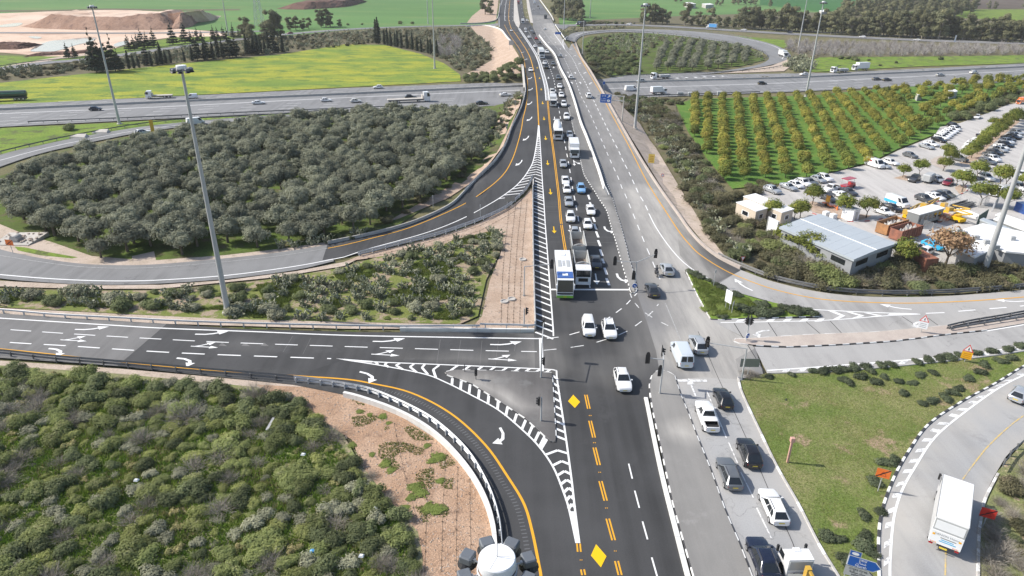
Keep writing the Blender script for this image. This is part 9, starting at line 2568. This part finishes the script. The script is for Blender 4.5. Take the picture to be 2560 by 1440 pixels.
# low sheds in the far plots
for i,(px,z) in enumerate((([(1712,6),(1725,5),(1740,9),(1726,10)],5),([(1755,9),(1775,8),(1785,11),(1765,12)],4),([(2048,26),(2062,24),(2070,28),(2055,30)],4),([(2370,226),(2388,223),(2395,228),(2376,231)],2.6),([(2290,233),(2302,231),(2308,235),(2295,237)],2.4))):
 px_box('small_shed','small pale shed ' + ['far away on the green field, leftmost','far away beside trees on the green field','far away behind the gum trees','among the loose citrus trees, right one','among the loose citrus trees, left one'][i],'shed',px,z,M['conc'],WROOF,.1,.15)
def pebbles(name,label,px,n,seed,mat,smax=.14):
 r = random.Random(seed); poly = plan(px,G)
 x0,x1 = min(p[0] for p in poly),max(p[0] for p in poly); y0,y1 = min(p[1] for p in poly),max(p[1] for p in poly); mb = MB(); k = 0
 while k < n:
  x,y = r.uniform(x0,x1),r.uniform(y0,y1)
  if not inside(poly,x,y): continue
  k += 1; s = smax * (.25 + .75 * r.random() ** 3); z = h_ground(x,y)
  mb.add([(x - s,y - s * .7,z),(x + s * .8,y - s,z),(x + s,y + s * .8,z),(x - s * .6,y + s,z),(x + r.uniform(-.3,.3) * s,y,z + s * r.uniform(.6,1.1))],[(0,1,4),(1,2,4),(2,3,4),(3,0,4)])
 tag(mb.build(name,mat),label,None,None,'stuff')
pebbles('stones','small stones scattered on the near red slope',[(660,970),(760,972),(880,1000),(1000,1048),(1095,1110),(1170,1190),(1218,1280),(1230,1440),(1045,1440),(1050,1350),(960,1240),(900,1160),(870,1100),(790,1050),(740,1030)],2600,3,M['palesoil'])
pebbles('clods','dark clods on the near red slope',[(660,970),(760,972),(880,1000),(1000,1048),(1095,1110),(1170,1190),(1218,1280),(1230,1440),(1045,1440),(1050,1350),(960,1240),(900,1160),(870,1100),(790,1050),(740,1030)],1500,4,M['bark'],.1)
pebbles('stones','small stones scattered on the red slope beside the main road',[(900,645),(1196,560),(1310,495),(1330,480),(1335,820),(1190,815),(1240,650),(1255,590),(1150,600),(1000,636)],1800,5,M['palesoil'],.15)
# bushes pressed against the warehouse
bushes([(1935,602),(1948,616),(2040,668),(2130,702),(2240,664),(2262,640),(2290,660),(2210,708),(2100,722),(2000,688),(1925,632)],[('bank',2,3.4,4.6,'bank_shrub','brownish shrub pressed against the warehouse wall','shrubs along the warehouse',SH_),('green',1,3.0,4.0,'green_shrub','tall green shrub pressed against the warehouse wall','green shrubs along the warehouse',SH_),('twig',1.5,2.4,3.4,'bare_shrub','tall bare bush pressed against the warehouse wall','bare bushes along the warehouse',SH_)],2.0,60)
for x,y,sc in ((1985,622,.9),(2010,636,1.1),(2030,646,1.0),(2060,660,.8),(1960,608,1.0)): tree('lot','lot_tree','leafy green tree against the long warehouse side, ' + {1985: 'second from the left',2010: 'third from the left',2030: 'fourth from the left',2060: 'rightmost',1960: 'leftmost'}[x],Z0(x,y + 10),sc,'trees along the warehouse',rnd=RV)
plant_all()
# thin air: far things pale slightly
HZ = bpy.data.materials.new('haze_air'); HZ.use_nodes = True
_n = HZ.node_tree; _n.nodes.remove(_n.nodes['Principled BSDF'])
_v = _n.nodes.new('ShaderNodeVolumePrincipled'); _v.inputs['Density'].default_value = .00011; _v.inputs['Color'].default_value = (.90,.91,.92,1)
_n.links.new(_v.outputs[0],_n.nodes['Material Output'].inputs['Volume'])
mb = MB(); mb.box(-14000,14000,-6000,16000,-2,66); tag(mb.build('haze',HZ),'thin pale haze over the whole scene',None,None,'stuff')
